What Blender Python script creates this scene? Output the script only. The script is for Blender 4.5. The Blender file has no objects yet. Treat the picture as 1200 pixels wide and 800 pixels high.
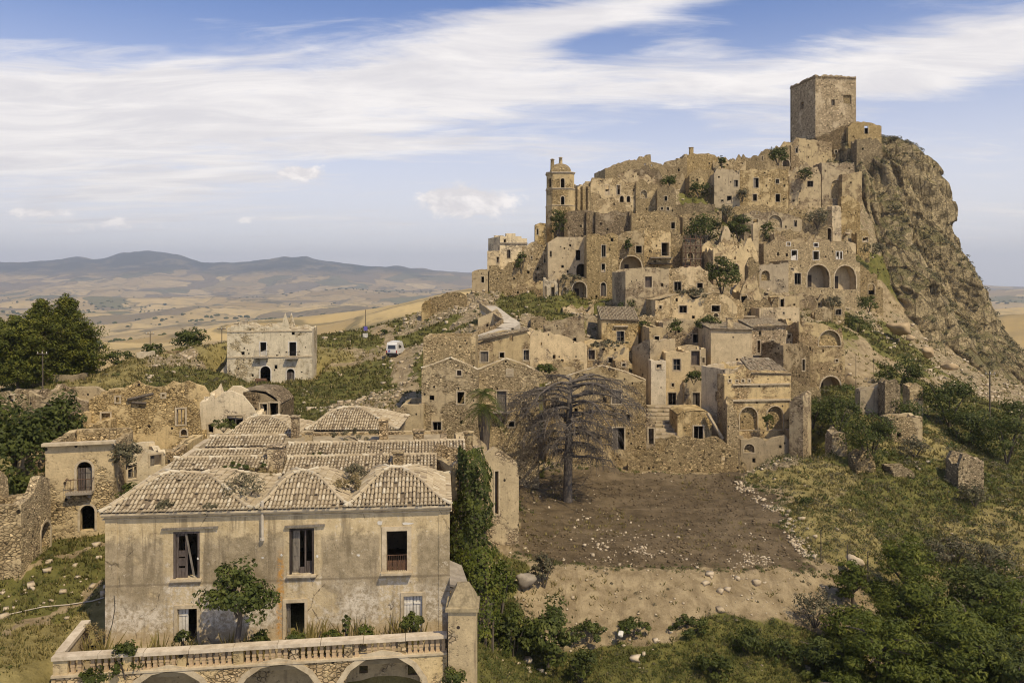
import bpy, math, random
import numpy as np
from mathutils import Vector, Matrix

random.seed(7)
RNG = np.random.default_rng(11)
SC = bpy.context.scene
COL = SC.collection
R = math.radians

# ------------------------------------------------------------------ camera, sky, sun, exposure
F, CX, HY = 933.0, 600.0, 332.0          # focal length in photo pixels, optical axis in the 1200 x 800 photo
cam_d = bpy.data.cameras.new('camera')
cam = bpy.data.objects.new('camera', cam_d)
COL.objects.link(cam)
cam.location = (0, 0, 0)
cam.rotation_euler = (R(90), 0, 0)
cam_d.sensor_width = 36
cam_d.lens = 36 * F / 1200
cam_d.shift_y = -(400 - HY) / 1200
cam_d.clip_start = 0.5
cam_d.clip_end = 80000
SC.camera = cam
SC.view_settings.view_transform = 'Standard'
SC.view_settings.look = 'None'
SC.view_settings.exposure = 0.34
SC.view_settings.gamma = 1
SC.cycles.filter_width = 1.1
SC.cycles.volume_bounces = 0
SC.cycles.max_bounces = 6
SC.cycles.diffuse_bounces = 3
SC.cycles.transparent_max_bounces = 8

SUN_EL, SUN_AZ = 54, 140                 # elevation; azimuth clockwise from +Y (the view direction)
sd = bpy.data.lights.new('sun', 'SUN')
sun = bpy.data.objects.new('sun', sd)
COL.objects.link(sun)
sd.energy = 3.5
sd.angle = R(0.6)
sd.color = (1.0, 0.85, 0.585)
_sv = Vector((math.cos(R(SUN_EL)) * math.sin(R(SUN_AZ)), math.cos(R(SUN_EL)) * math.cos(R(SUN_AZ)), math.sin(R(SUN_EL))))
sun.rotation_euler = _sv.to_track_quat('Z', 'Y').to_euler()
sun.location = (0, 0, 300)


class NT:
    """small helper to write node trees"""
    def __init__(s, tree):
        s.t = tree
    def n(s, typ, **kw):
        o = s.t.nodes.new('ShaderNode' + typ)
        for k, v in kw.items():
            setattr(o, k, v)
        return o
    def put(s, sock, v):
        if hasattr(v, 'is_output'):
            s.t.links.new(v, sock)
        elif isinstance(v, (tuple, list)) and len(v) == 3 and sock.type == 'RGBA':
            sock.default_value = (*v, 1)
        else:
            sock.default_value = v
    def m(s, op, a, b=0.0, c=0.0, clamp=False):
        o = s.n('Math', operation=op, use_clamp=clamp)
        s.put(o.inputs[0], a); s.put(o.inputs[1], b); s.put(o.inputs[2], c)
        return o.outputs[0]
    def ramp(s, v, a, b, lo=0.0, hi=1.0, smooth=True):
        o = s.n('MapRange', interpolation_type='SMOOTHSTEP' if smooth else 'LINEAR')
        for i, x in enumerate((v, a, b, lo, hi)):
            s.put(o.inputs[i], x)
        return o.outputs[0]
    def mix(s, f, a, b, mode='MIX'):
        o = s.n('Mix', data_type='RGBA', blend_type=mode)
        s.put(o.inputs[0], f); s.put(o.inputs[6], a); s.put(o.inputs[7], b)
        return o.outputs[2]
    def noise(s, vec, scale, detail=4, rough=0.6, dist=0.0):
        o = s.n('TexNoise')
        s.put(o.inputs['Vector'], vec); s.put(o.inputs['Scale'], scale); s.put(o.inputs['Detail'], detail)
        s.put(o.inputs['Roughness'], rough); s.put(o.inputs['Distortion'], dist)
        return o.outputs['Fac']
    def voro(s, vec, scale, feature='F1', out='Distance', rnd=1.0):
        o = s.n('TexVoronoi', feature=feature)
        s.put(o.inputs['Vector'], vec); s.put(o.inputs['Scale'], scale); s.put(o.inputs['Randomness'], rnd)
        return o.outputs[out]
    def vscale(s, vec, sc):
        o = s.n('Mapping')
        s.put(o.inputs['Vector'], vec); o.inputs['Scale'].default_value = sc
        return o.outputs[0]
    def xyz(s, x, y, z):
        o = s.n('CombineXYZ')
        s.put(o.inputs[0], x); s.put(o.inputs[1], y); s.put(o.inputs[2], z)
        return o.outputs[0]


world = bpy.data.worlds.new('World')
SC.world = world
world.use_nodes = True
_w = NT(world.node_tree)
world.node_tree.nodes.clear()
sky = _w.n('TexSky', sky_type='NISHITA', sun_disc=False)
sky.sun_elevation = R(SUN_EL)
sky.sun_rotation = R(SUN_AZ)
sky.altitude = 400
sky.air_density = 1.0
sky.dust_density = 1.2
sky.ozone_density = 2.0
_dir = _w.n('TexCoord').outputs['Generated']
_sep = _w.n('SeparateXYZ'); world.node_tree.links.new(_dir, _sep.inputs[0])
dx, dy, dz = _sep.outputs
az = _w.m('ARCTAN2', dx, dy)                       # 0 straight ahead, + to the right
el = _w.m('ARCSINE', dz)
den = _w.m('ADD', _w.m('MAXIMUM', dz, 0.0), 0.10)
pv = _w.xyz(_w.m('DIVIDE', dx, den), _w.m('DIVIDE', dy, den), 0.0)
# high thin cloud, drawn out along one direction
mp = _w.n('Mapping'); _w.put(mp.inputs['Vector'], pv)
mp.inputs['Rotation'].default_value = (0, 0, R(-22)); mp.inputs['Scale'].default_value = (0.42, 1.15, 1); mp.inputs['Location'].default_value = (3.1, 0.4, 0)
cir = _w.noise(mp.outputs[0], 1.5, 9, 0.60, 0.6)
cir2 = _w.noise(pv, 0.55, 4, 0.5, 0.3)
fine = _w.noise(mp.outputs[0], 5.0, 7, 0.65, 0.9)
def bump_at(px, py, wx, wy, amp, tilt=0.0):
    """a soft bank of cloud (or a gap, amp < 0) in a given direction of the sky"""
    a0 = math.atan((px - CX) / F); e0 = math.atan((HY - py) / math.hypot(F, px - CX))
    u = _w.m('SUBTRACT', az, a0); v = _w.m('SUBTRACT', el, e0)
    ct, st = math.cos(R(tilt)), math.sin(R(tilt))
    uu = _w.m('DIVIDE', _w.m('ADD', _w.m('MULTIPLY', u, ct), _w.m('MULTIPLY', v, st)), wx / F)
    vv = _w.m('DIVIDE', _w.m('SUBTRACT', _w.m('MULTIPLY', v, ct), _w.m('MULTIPLY', u, st)), wy / F)
    q = _w.m('ADD', _w.m('MULTIPLY', uu, uu), _w.m('MULTIPLY', vv, vv))
    return _w.m('MULTIPLY', _w.m('EXPONENT', _w.m('MULTIPLY', q, -1.0)), amp)
cov = _w.m('ADD', _w.m('MULTIPLY', cir, 1.0), _w.m('MULTIPLY', _w.m('SUBTRACT', cir2, 0.5), 0.25))
cov = _w.m('ADD', cov, _w.m('MULTIPLY', _w.m('SUBTRACT', fine, 0.5), 0.62))
for b in ((250, 120, 420, 42, .30, 3), (60, 165, 300, 42, .22, 0), (560, 60, 260, 34, .24, 14), (740, 12, 190, 16, .22, 10), (1110, 75, 190, 32, .30, 8),
          (400, 165, 190, 18, .20, 16), (860, 105, 160, 36, .20, 5), (700, 50, 66, 17, -.42, 0), (40, 22, 240, 26, -.16, -6), (420, 8, 220, 12, -.14, 4), (930, 20, 90, 26, -.20, 20),
          (1110, 205, 90, 14, .12, 0), (1120, 150, 100, 22, -.14, 0), (480, 215, 220, 26, -.12, 6), (360, 190, 150, 12, -.12, 4), (780, 150, 80, 25, -.10, 0), (110, 215, 230, 40, .14, 0), (420, 110, 420, 60, .10, 4), (1120, 70, 150, 30, .12, 6)):
    cov = _w.m('ADD', cov, bump_at(*b))
thin = _w.ramp(cov, 0.44, 0.86)
# small heaped clouds low over the plain
cum_n = _w.noise(_w.vscale(_dir, (1, 1, 1.7)), 26, 6, 0.62, 0.3)
cum = 0.0
for b in ((352, 203, 34, 10, .8, 0), (44, 248, 32, 9, .60, 0), (548, 236, 52, 21, .9, 0), (520, 230, 26, 12, .3, 0), (152, 262, 42, 8, .42, 0), (288, 258, 16, 6, .34, 0), (78, 268, 36, 6, .32, 0), (205, 212, 20, 5, .28, 0), (1190, 160, 30, 8, .3, 0)):
    cum = _w.m('ADD', cum, bump_at(*b))
cum_m = _w.ramp(_w.m('ADD', cum, _w.m('MULTIPLY', _w.m('SUBTRACT', cum_n, 0.5), 1.5)), 0.28, 0.60)
cum_m = _w.m('MULTIPLY', cum_m, _w.ramp(cum, 0.03, 0.16))
skyc = _w.mix(1.0, sky.outputs[0], (0.66, 0.74, 0.98), 'MULTIPLY')
low = _w.ramp(el, 0.02, 0.36)
veil = _w.mix(_w.m('MULTIPLY', _w.m('SUBTRACT', 1.0, low), 0.80), skyc, (7.5, 7.1, 6.85))
shade = _w.noise(mp.outputs[0], 3.4, 8, 0.64, 0.7)
thinc = _w.mix(_w.ramp(shade, 0.3, 0.7), (5.9, 5.65, 5.65), (7.7, 7.3, 6.95))
c1 = _w.mix(_w.m('MULTIPLY', thin, 0.93), veil, thinc)
c2 = _w.mix(_w.m('MULTIPLY', cum_m, 0.95), c1, _w.mix(_w.ramp(cum_n, 0.42, 0.66), (6.3, 5.95, 5.85), (8.7, 8.15, 7.7)))
bg = _w.n('Background'); _w.put(bg.inputs[0], c2); bg.inputs[1].default_value = 0.115
wo = _w.n('OutputWorld'); world.node_tree.links.new(bg.outputs[0], wo.inputs[0])
world.cycles.sampling_method = 'MANUAL'
world.cycles.sample_map_resolution = 512


# ------------------------------------------------------------------ numbers: noise, projection
def _hash(ix, iy, iz, seed):
    h = (ix.astype(np.int64) * 374761393 + iy.astype(np.int64) * 668265263 + iz.astype(np.int64) * 1274126177 + seed * 974711) & 0xFFFFFFFF
    h = ((h ^ (h >> 13)) * 1103515245) & 0xFFFFFFFF
    h = ((h ^ (h >> 16)) * 2654435761) & 0xFFFFFFFF
    return ((h ^ (h >> 15)) & 0xFFFF) / 65535.0

def vnoise(x, y, z=0.0, seed=0):
    x, y, z = np.broadcast_arrays(np.asarray(x, float), np.asarray(y, float), np.asarray(z, float))
    ix, iy, iz = np.floor(x), np.floor(y), np.floor(z)
    fx, fy, fz = x - ix, y - iy, z - iz
    fx, fy, fz = (t * t * (3 - 2 * t) for t in (fx, fy, fz))
    o = 0
    for a in (0, 1):
        for b in (0, 1):
            for c in (0, 1):
                w = (fx if a else 1 - fx) * (fy if b else 1 - fy) * (fz if c else 1 - fz)
                o = o + w * _hash(ix + a, iy + b, iz + c, seed)
    return o * 2 - 1

def fbm(x, y, z=0.0, octv=4, seed=0, gain=0.5):
    o, a = 0, 1.0
    for k in range(octv):
        o = o + a * vnoise(np.asarray(x) * 2 ** k, np.asarray(y) * 2 ** k, np.asarray(z) * 2 ** k, seed + k * 17)
        a *= gain
    return o

def sstep(v, a, b):
    t = np.clip((np.asarray(v, float) - a) / (b - a), 0, 1)
    return t * t * (3 - 2 * t)

def W(px, py, d):
    """photo pixel and distance along the view -> world point"""
    return Vector(((px - CX) / F * d, d, (HY - py) / F * d))

# ------------------------------------------------------------------ the lie of the land
# survey points (pixel x, pixel y, distance, cover); cover: g green, d dry grass, r rubble, s dark soil, b bare earth
SURVEY = [
 (20,795,37,'d'),(0,740,42,'d'),(60,790,39,'d'),(100,752,42.5,'d'),(0,700,46,'g'),(60,680,47,'g'),(60,640,52,'g'),(0,645,49,'g'),(100,624,54,'g'),(118,640,51,'g'),(118,690,46.5,'d'),(30,590,62,'d'),
 (60,545,66,'d'),(150,530,68,'d'),(200,522,69,'r'),(60,480,85,'d'),(130,470,90,'d'),(120,452,110,'d'),(200,440,110,'g'),(200,425,120,'r'),(150,432,116,'d'),(262,402,128,'d'),(255,440,112,'g'),
 (320,450,121,'g'),(320,500,86,'g'),(390,470,104,'g'),(430,470,100,'r'),(430,440,118,'g'),(480,442,112,'g'),(463,416,130,'r'),(380,425,126,'d'),(430,396,150,'g'),(420,389,168,'g'),(380,392,150,'g'),
 (500,400,140,'g'),(520,370,150,'r'),(530,352,160,'r'),(600,347,154,'g'),(560,348,157,'r'),(500,372,152,'r'),(545,365,146,'r'),(50,452,118,'g'),(110,442,124,'g'),(165,419,126,'d'),(222,412,134,'g'),(0,470,100,'g'),
 (500,512,80,'d'),(560,545,80,'d'),(600,560,82,'s'),(590,628,67,'s'),(580,660,61,'g'),
 (665,588,78,'s'),(620,565,83,'s'),(700,548,88,'s'),(760,560,86,'s'),(870,582,81,'s'),(930,640,68,'s'),(660,663,60.5,'s'),(800,664,61.5,'s'),(940,660,64,'s'),(620,640,65,'s'),(740,620,70,'s'),(850,620,70,'s'),
 (660,669,59.8,'b'),(800,669,60.6,'b'),(940,666,63,'b'),(700,725,56,'b'),(850,726,56.5,'b'),(960,715,59,'b'),(640,700,57,'b'),(740,697,58,'b'),(880,697,59,'b'),
 (650,790,51,'g'),(800,795,51,'g'),(720,750,54,'g'),(860,755,54,'g'),(1000,795,52,'g'),(1150,795,54,'g'),(600,720,55,'g'),(610,775,51,'g'),(700,900,42,'g'),(1000,900,43,'g'),(1150,700,66,'d'),(1050,720,61,'g'),
 (960,600,72,'d'),(1000,640,68,'d'),(1080,640,72,'g'),(1180,650,75,'d'),(1190,600,82,'d'),(1100,560,88,'g'),(1000,535,90,'g'),(930,548,85,'d'),(900,545,88,'r'),(950,482,104,'g'),(1040,503,99,'d'),(1100,500,105,'d'),
 (1190,545,98,'g'),(1170,590,84,'g'),(1000,462,114,'g'),(1050,442,130,'g'),(1130,446,166,'r'),(1195,452,181,'r'),(1195,490,125,'g'),(1000,425,129,'b'),(1060,405,163,'g'),(1000,382,155,'g'),(1040,372,173,'b'),(1085,402,179,'r'),
 (1130,520,104,'g'),(1150,470,146,'r'),(960,440,126,'b'),(1020,400,142,'g'),(1040,425,136,'b'),
 (940,352,160,'r'),(990,347,165,'r'),(1020,302,191,'g'),(1030,340,186,'b'),(990,252,198,'r'),(960,300,176,'r'),
 (840,535,96,'r'),(800,512,94.5,'r'),(760,520,95,'r'),(800,548,90,'b'),(740,545,91,'b'),(800,482,104,'b'),(740,476,108,'b'),(700,442,112,'r'),(560,402,114,'r'),(640,424,110,'g'),(600,372,128,'r'),(650,368,134,'g'),(700,372,136,'r'),(620,347,150,'g'),
 (670,395,122,'r'),(720,405,121,'r'),(800,442,112,'b'),(800,404,124,'r'),(880,442,114,'r'),(880,404,127,'r'),(850,364,140,'r'),(760,368,136,'g'),(700,356,143,'g'),(750,305,163,'r'),(680,305,158,'r'),(640,295,163,'r'),(600,324,160,'r'),(570,338,161,'r'),
 (700,262,178,'r'),(800,262,180,'r'),(900,262,184,'r'),(850,232,194,'g'),(750,217,197,'r'),(900,212,204,'r'),(930,192,214,'r'),(950,167,227,'r'),(660,275,176,'r'),(1000,217,206,'r'),(1005,288,194,'r'),(830,300,166,'r'),(905,335,152,'r'),
]
GROUND_W = [(-12,50,-18.6,'d'),(-12,62,-17,'d'),(-18,58,-17,'d'),(-12,41.5,-19.2,'d'),(-20,41.5,-19,'d'),(-5,41.5,-19.4,'d'),(-3,46,-20.5,'g'),(-2.5,55,-20,'g'),(-12,34,-24.5,'g'),(-19,35,-24,'g'),(-12,38.5,-24.5,'g'),(-4,36,-25,'g'),(-19,39,-24,'g'),(-4,39,-25,'g'),(-12,25,-26,'g'),(20,25,-28,'g'),(-40,25,-20,'d'),
 (-60,60,-17,'d'),(-110,100,-18,'g'),(-120,180,-38,'g'),(-70,175,-26,'g'),(-120,250,-50,'g'),(-40,220,-30,'g'),(-40,300,-62,'g'),(-200,300,-75,'g'),(0,240,-38,'g'),(20,400,-85,'g'),(150,400,-75,'g'),(90,300,-22,'r'),(30,270,-22,'r'),
 (60,240,28,'r'),(25,212,12,'r'),(-10,190,-14,'r'),(0,200,-10,'r'),(220,200,-50,'d'),(260,300,-95,'d'),(160,270,-60,'r'),(170,225,-45,'r'),(99,236,20,'r'),(110,215,-8,'r'),(125,230,-22,'r'),(100,202,0,'r'),(140,212,-34,'r'),(120,255,-25,'r'),(78,232,37,'r'),(70,60,-27,'d'),(120,90,-32,'d'),(160,130,-32,'g'),(110,120,-24.5,'g')]
_pts = [(*W(a, b, d), c) for a, b, d, c in SURVEY] + GROUND_W
CP = np.array([p[:3] for p in _pts], float)
COVER = 'gdrsb'
CW = np.array([[1.0 if p[3] == k else 0.0 for k in COVER] for p in _pts])

def _rbf_fit(P, z, lam):
    n = len(P)
    D = np.sqrt(((P[:, None] - P[None]) ** 2).sum(2) + 4.0)
    A = np.zeros((n + 3, n + 3))
    A[:n, :n] = D - lam * np.eye(n)
    A[:n, n] = 1; A[:n, n + 1:] = P
    A[n, :n] = 1; A[n + 1:, :n] = P.T
    return np.linalg.solve(A, np.concatenate([z, [0, 0, 0]]))
_RB = _rbf_fit(CP[:, :2], CP[:, 2], 0.6)

MOUNT = np.array([(-700,318),(-300,312),(-100,309),(0,307),(60,305),(90,302),(118,304),(140,299),(165,296.5),(188,298),(215,303),(240,309),(270,309),(300,307),(335,303.5),(360,303),(390,305.5),(430,310),(470,312),(510,316),(550,318),(640,321),(760,322),(900,322),(1100,328),(1165,335),(1200,336),(1400,330),(1900,326)], float)

def far_z(x, y):
    r = np.hypot(x, y)
    base = -72 - 70 * sstep(r, 450, 1700)
    roll = 46 * fbm(x / 1500, y / 1100, 0, 4, 5) + 34 * np.abs(fbm(x / 520, y / 400, 0, 3, 9)) - 10
    z = base + roll * sstep(r, 350, 1100)
    th = np.arctan2(x, y)
    px = CX + F * np.tan(np.clip(th, -1.3, 1.3))
    H = np.interp(px, MOUNT[:, 0], MOUNT[:, 1])
    rr = r * np.cos(np.clip(th, -1.3, 1.3))
    Hz = (HY - H) / F * 11500
    g = np.exp(-((rr - 11500) / 2300) ** 2)
    rough = 1 + 0.16 * fbm(x / 1700, y / 1300, 0, 5, 21) + .10 * np.abs(fbm(x / 420, y / 420, 0, 3, 22))
    z = z * (1 - g) + (Hz * .92 * rough) * g
    z = z + 120 * np.exp(-((rr - 7600) / 900) ** 2) * (0.35 + 0.5 * fbm(x / 2300, y / 2300, 0, 3, 33))
    return z

def near_z(x, y):
    sh = x.shape
    P = np.stack([x.ravel(), y.ravel()], 1)
    out = np.empty(len(P))
    for i in range(0, len(P), 20000):
        q = P[i:i + 20000]
        D = np.sqrt(((q[:, None] - CP[None, :, :2]) ** 2).sum(2) + 4.0)
        out[i:i + 20000] = D @ _RB[:len(CP)] + _RB[len(CP)] + q @ _RB[len(CP) + 1:]
    return out.reshape(sh)

def cover_w(x, y):
    """share of each ground cover at world points, soft and ragged at the edges"""
    sh = x.shape
    qx = x + 2.2 * fbm(x / 5, y / 5, 0, 3, 71); qy = y + 2.2 * fbm(x / 5, y / 5, 0, 3, 87)
    P = np.stack([qx.ravel(), qy.ravel()], 1)
    out = np.empty((len(P), 5))
    for i in range(0, len(P), 20000):
        D2 = ((P[i:i + 20000][:, None] - CP[None, :, :2]) ** 2).sum(2) + 0.5
        k = D2 ** -2.2
        out[i:i + 20000] = (k @ CW) / k.sum(1, keepdims=True)
    # the dug courtyard, the bank before it and the tracks have edges of their own
    wx = P[:, 0] * .45 + x.ravel() * .55 + .8 * fbm(x.ravel() / 1.2, y.ravel() / 1.2, 0, 3, 77); wy = P[:, 1] * .22 + y.ravel() * .78 + .25 * fbm(x.ravel() / 1.1, y.ravel() / 1.1, 0, 3, 78)
    for poly, k in ((YARD, 3), (BANK, 4)):
        ins = np.zeros(len(P), bool); dist = np.full(len(P), 1e9)
        for (ax, ay), (bx, by) in zip(poly, poly[1:] + poly[:1]):
            c_ = ((ay > wy) != (by > wy)) & (wx < (bx - ax) * (wy - ay) / (by - ay + 1e-12) + ax); ins ^= c_
            dist = np.minimum(dist, seg_dist(wx, wy, ax, ay, bx, by))
        s = sstep(np.where(ins, dist, -dist), -1.0, .9)[:, None]
        e = np.zeros(5); e[k] = 1
        out[:, 3] *= np.where(s[:, 0] < 1, .25, 1) if k == 3 else 1
        out = out * (1 - s) + e * s
    for line, wid in TRACKS:
        for (ax, ay), (bx, by) in zip(line[:-1], line[1:]):
            s = (sstep(seg_dist(wx, wy, ax, ay, bx, by), wid, wid * .45) * .9)[:, None]
            out = out * (1 - s) + np.array([0, 0, .12, 0, .88]) * s
    return out.reshape(*sh, 5)

def seg_dist(x, y, ax, ay, bx, by):
    dx, dy = bx - ax, by - ay
    t = np.clip(((x - ax) * dx + (y - ay) * dy) / (dx * dx + dy * dy), 0, 1)
    return np.hypot(x - ax - t * dx, y - ay - t * dy)
def _g(px, d): return ((px - CX) / F * d, d)
YARD = [_g(*q) for q in ((600, 67), (640, 60.6), (800, 61.4), (965, 63.6), (938, 69), (902, 79), (868, 87), (800, 89.5), (735, 90), (640, 86), (600, 78))]
BANK = [_g(*q) for q in ((630, 60.4), (800, 61.1), (968, 63.3), (965, 59.5), (880, 56.8), (700, 55.8), (640, 56.5))]
TRACKS = [([_g(*q) for q in ((478, 104), (470, 116), (464, 128), (459, 140), (447, 152), (437, 165))], 2.0), ([_g(*q) for q in ((330, 121), (390, 125), (430, 127), (464, 128))], 1.3), ([_g(*q) for q in ((0, 41.5), (60, 45), (122, 47.5))], .5),
          ([_g(*q) for q in ((30, 48), (70, 50.5), (120, 52))], .5), ([_g(*q) for q in ((985, 150), (1020, 140), (1060, 133), (1120, 140), (1200, 150))], 1.8)]

CUTS = []          # footprints of the houses: the slope is dug away in front of each and under it
def terraced(x, y, z):
    for ax, ay, tx, ty, L, D, zf in CUTS:
        lx, ly = x - ax, y - ay
        m = (np.abs(lx) < L + 14) & (np.abs(ly) < D + L + 14)
        if not m.any(): continue
        lx, ly = lx[m], ly[m]
        u = lx * tx + ly * ty; v = -lx * ty + ly * tx
        du = np.maximum(np.maximum(-u - .6, u - L - .6), 0); dv = np.maximum(np.maximum(-v - 2.2, v - D * .8), 0)
        z[m] = np.minimum(z[m], zf + .12 + np.hypot(du, dv) * 1.25)
    return z

def ground(x, y, with_noise=True):
    x, y = np.asarray(x, float), np.asarray(y, float)
    r = np.hypot(x, y)
    w = sstep(r, 270, 430)
    z = np.where(w < 1, near_z(x, y), 0) * (1 - w) + np.where(w > 0, far_z(x, y), 0) * w
    if CUTS: z = terraced(x, y, np.array(z))
    if with_noise:
        yard = (x > 0) & (y > 59) & (y < 90) & (x < 28)
        z = z + np.where(yard, .10 * fbm(x / 1.1, y / .8, 0, 3, 15), 0)
        amp = 0.32 * sstep(r, 70, 110) + 0.10
        z = z + amp * fbm(x / 5.5, y / 5.5, 0, 3, 3) + (0.08 + 0.1 * sstep(r, 80, 130)) * fbm(x / 1.3, y / 1.3, 0, 2, 4) * (r < 400)
    return z

def g1(x, y):
    return float(ground(np.array([x]), np.array([y]))[0])

_DS = np.concatenate([np.arange(34, 120, 0.4), np.arange(120, 330, 1.0)])
def hit(px, py, far=False):
    """distance at which the ray of a photo pixel meets the ground"""
    ds = _DS
    zz = ground((px - CX) / F * ds, ds, False)
    rz = (HY - py) / F * ds
    below = np.nonzero(rz <= zz)[0]
    return float(ds[below[0]]) if len(below) else float(ds[-1])

# ------------------------------------------------------------------ making objects
ORI = {}
def link(o, parent=None):
    COL.objects.link(o)
    if parent is not None:
        o.parent = parent
    return o

def tag(o, label=None, cat=None, group=None, kind=None):
    if label: o['label'] = label
    if cat: o['category'] = cat
    if group: o['group'] = group
    if kind: o['kind'] = kind
    return o

def thing(name, label, cat, loc, group=None):
    o = bpy.data.objects.new(name, None)
    o.empty_display_size = 0.3
    link(o); o.location = loc
    ORI[o.name] = Vector(loc)
    return tag(o, label, cat, group, 'thing')

def np_mesh(name, V, faces, mat, parent=None, smooth=False, mats=None, midx=None):
    """V (n,3); faces: int array (m,3) or (m,4), or a list of such arrays"""
    me = bpy.data.meshes.new(name)
    fl = faces if isinstance(faces, list) else [faces]
    fl = [np.asarray(f, np.int32) for f in fl if len(f)]
    V = np.asarray(V, np.float32)
    if parent is not None:
        V = V - np.array(ORI[parent.name], np.float32)
    loops = np.concatenate([f.ravel() for f in fl])
    tot = np.concatenate([np.full(len(f), f.shape[1], np.int32) for f in fl])
    start = np.concatenate([[0], np.cumsum(tot)[:-1]]).astype(np.int32)
    me.vertices.add(len(V)); me.vertices.foreach_set('co', V.ravel())
    me.loops.add(len(loops)); me.loops.foreach_set('vertex_index', loops)
    me.polygons.add(len(tot)); me.polygons.foreach_set('loop_start', start); me.polygons.foreach_set('loop_total', tot)
    if smooth:
        me.polygons.foreach_set('use_smooth', np.ones(len(tot), bool))
    for m_ in (mats or [mat]):
        me.materials.append(m_)
    if midx is not None:
        me.polygons.foreach_set('material_index', np.asarray(midx, np.int32))
    me.update(calc_edges=True)
    o = bpy.data.objects.new(name, me)
    link(o, parent)
    if parent is not None:
        ORI[o.name] = ORI[parent.name]
    else:
        ORI[o.name] = Vector((0, 0, 0))
    return o

class MB:
    """collects quads, boxes and tubes in world space, then links them as ONE mesh object"""
    def __init__(s):
        s.v, s.f = [], []
    def quad(s, *p):
        i = len(s.v); s.v.extend(tuple(q) for q in p); s.f.append(tuple(range(i, i + len(p))))
    def box(s, c, ax, ay, az):
        """centre and three half-axis vectors"""
        c, ax, ay, az = Vector(c), Vector(ax), Vector(ay), Vector(az)
        i = len(s.v)
        for sx in (-1, 1):
            for sy in (-1, 1):
                for sz in (-1, 1):
                    s.v.append(tuple(c + ax * sx + ay * sy + az * sz))
        for q in ((0, 1, 3, 2), (4, 6, 7, 5), (0, 4, 5, 1), (2, 3, 7, 6), (0, 2, 6, 4), (1, 5, 7, 3)):
            s.f.append(tuple(i + k for k in q))
    def abox(s, x0, x1, y0, y1, z0, z1):
        s.box(((x0 + x1) / 2, (y0 + y1) / 2, (z0 + z1) / 2), ((x1 - x0) / 2, 0, 0), (0, (y1 - y0) / 2, 0), (0, 0, (z1 - z0) / 2))
    def tube(s, pts, rad, n=6, cap=True):
        pts = [Vector(p) for p in pts]
        rad = rad if isinstance(rad, (list, tuple)) else [rad] * len(pts)
        base = len(s.v)
        for k, p in enumerate(pts):
            t = (pts[min(k + 1, len(pts) - 1)] - pts[max(k - 1, 0)]).normalized()
            u = t.orthogonal().normalized() if abs(t.z) < 0.95 else Vector((1, 0, 0))
            if abs(t.z) < 0.95:
                u = t.cross(Vector((0, 0, 1))).normalized()
            w = t.cross(u).normalized(); u = w.cross(t)
            for j in range(n):
                a = 2 * math.pi * j / n
                s.v.append(tuple(p + (u * math.cos(a) + w * math.sin(a)) * rad[k]))
        for k in range(len(pts) - 1):
            for j in range(n):
                a, b = base + k * n + j, base + k * n + (j + 1) % n
                s.f.append((a, b, b + n, a + n))
        if cap:
            s.f.append(tuple(base + j for j in range(n))[::-1])
            s.f.append(tuple(base + (len(pts) - 1) * n + j for j in range(n)))
    def build(s, name, mat, parent=None, smooth=False):
        me = bpy.data.meshes.new(name)
        o0 = ORI[parent.name] if parent is not None else Vector((0, 0, 0))
        me.from_pydata([(a - o0.x, b - o0.y, c - o0.z) for a, b, c in s.v], [], s.f)
        me.materials.append(mat)
        if smooth:
            for p in me.polygons: p.use_smooth = True
        o = bpy.data.objects.new(name, me)
        link(o, parent)
        ORI[o.name] = o0
        return o

def copy_tree(o, parent=None):
    c = o.copy(); link(c, parent)
    for ch in list(o.children):
        copy_tree(ch, c)
    return c
# ------------------------------------------------------------------ materials
def new_mat(name):
    m = bpy.data.materials.new(name); m.use_nodes = True
    m.node_tree.nodes.clear()
    t = NT(m.node_tree)
    out = t.n('OutputMaterial'); p = t.n('BsdfPrincipled')
    m.node_tree.links.new(p.outputs[0], out.inputs[0])
    p.inputs['Roughness'].default_value = 0.9
    p.inputs['Specular IOR Level'].default_value = 0.15
    return m, t, p

def bump(t, p, h, strength, dist):
    b = t.n('Bump'); b.inputs['Strength'].default_value = strength; b.inputs['Distance'].default_value = dist
    t.put(b.inputs['Height'], h); t.put(p.inputs['Normal'], b.outputs[0])

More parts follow.
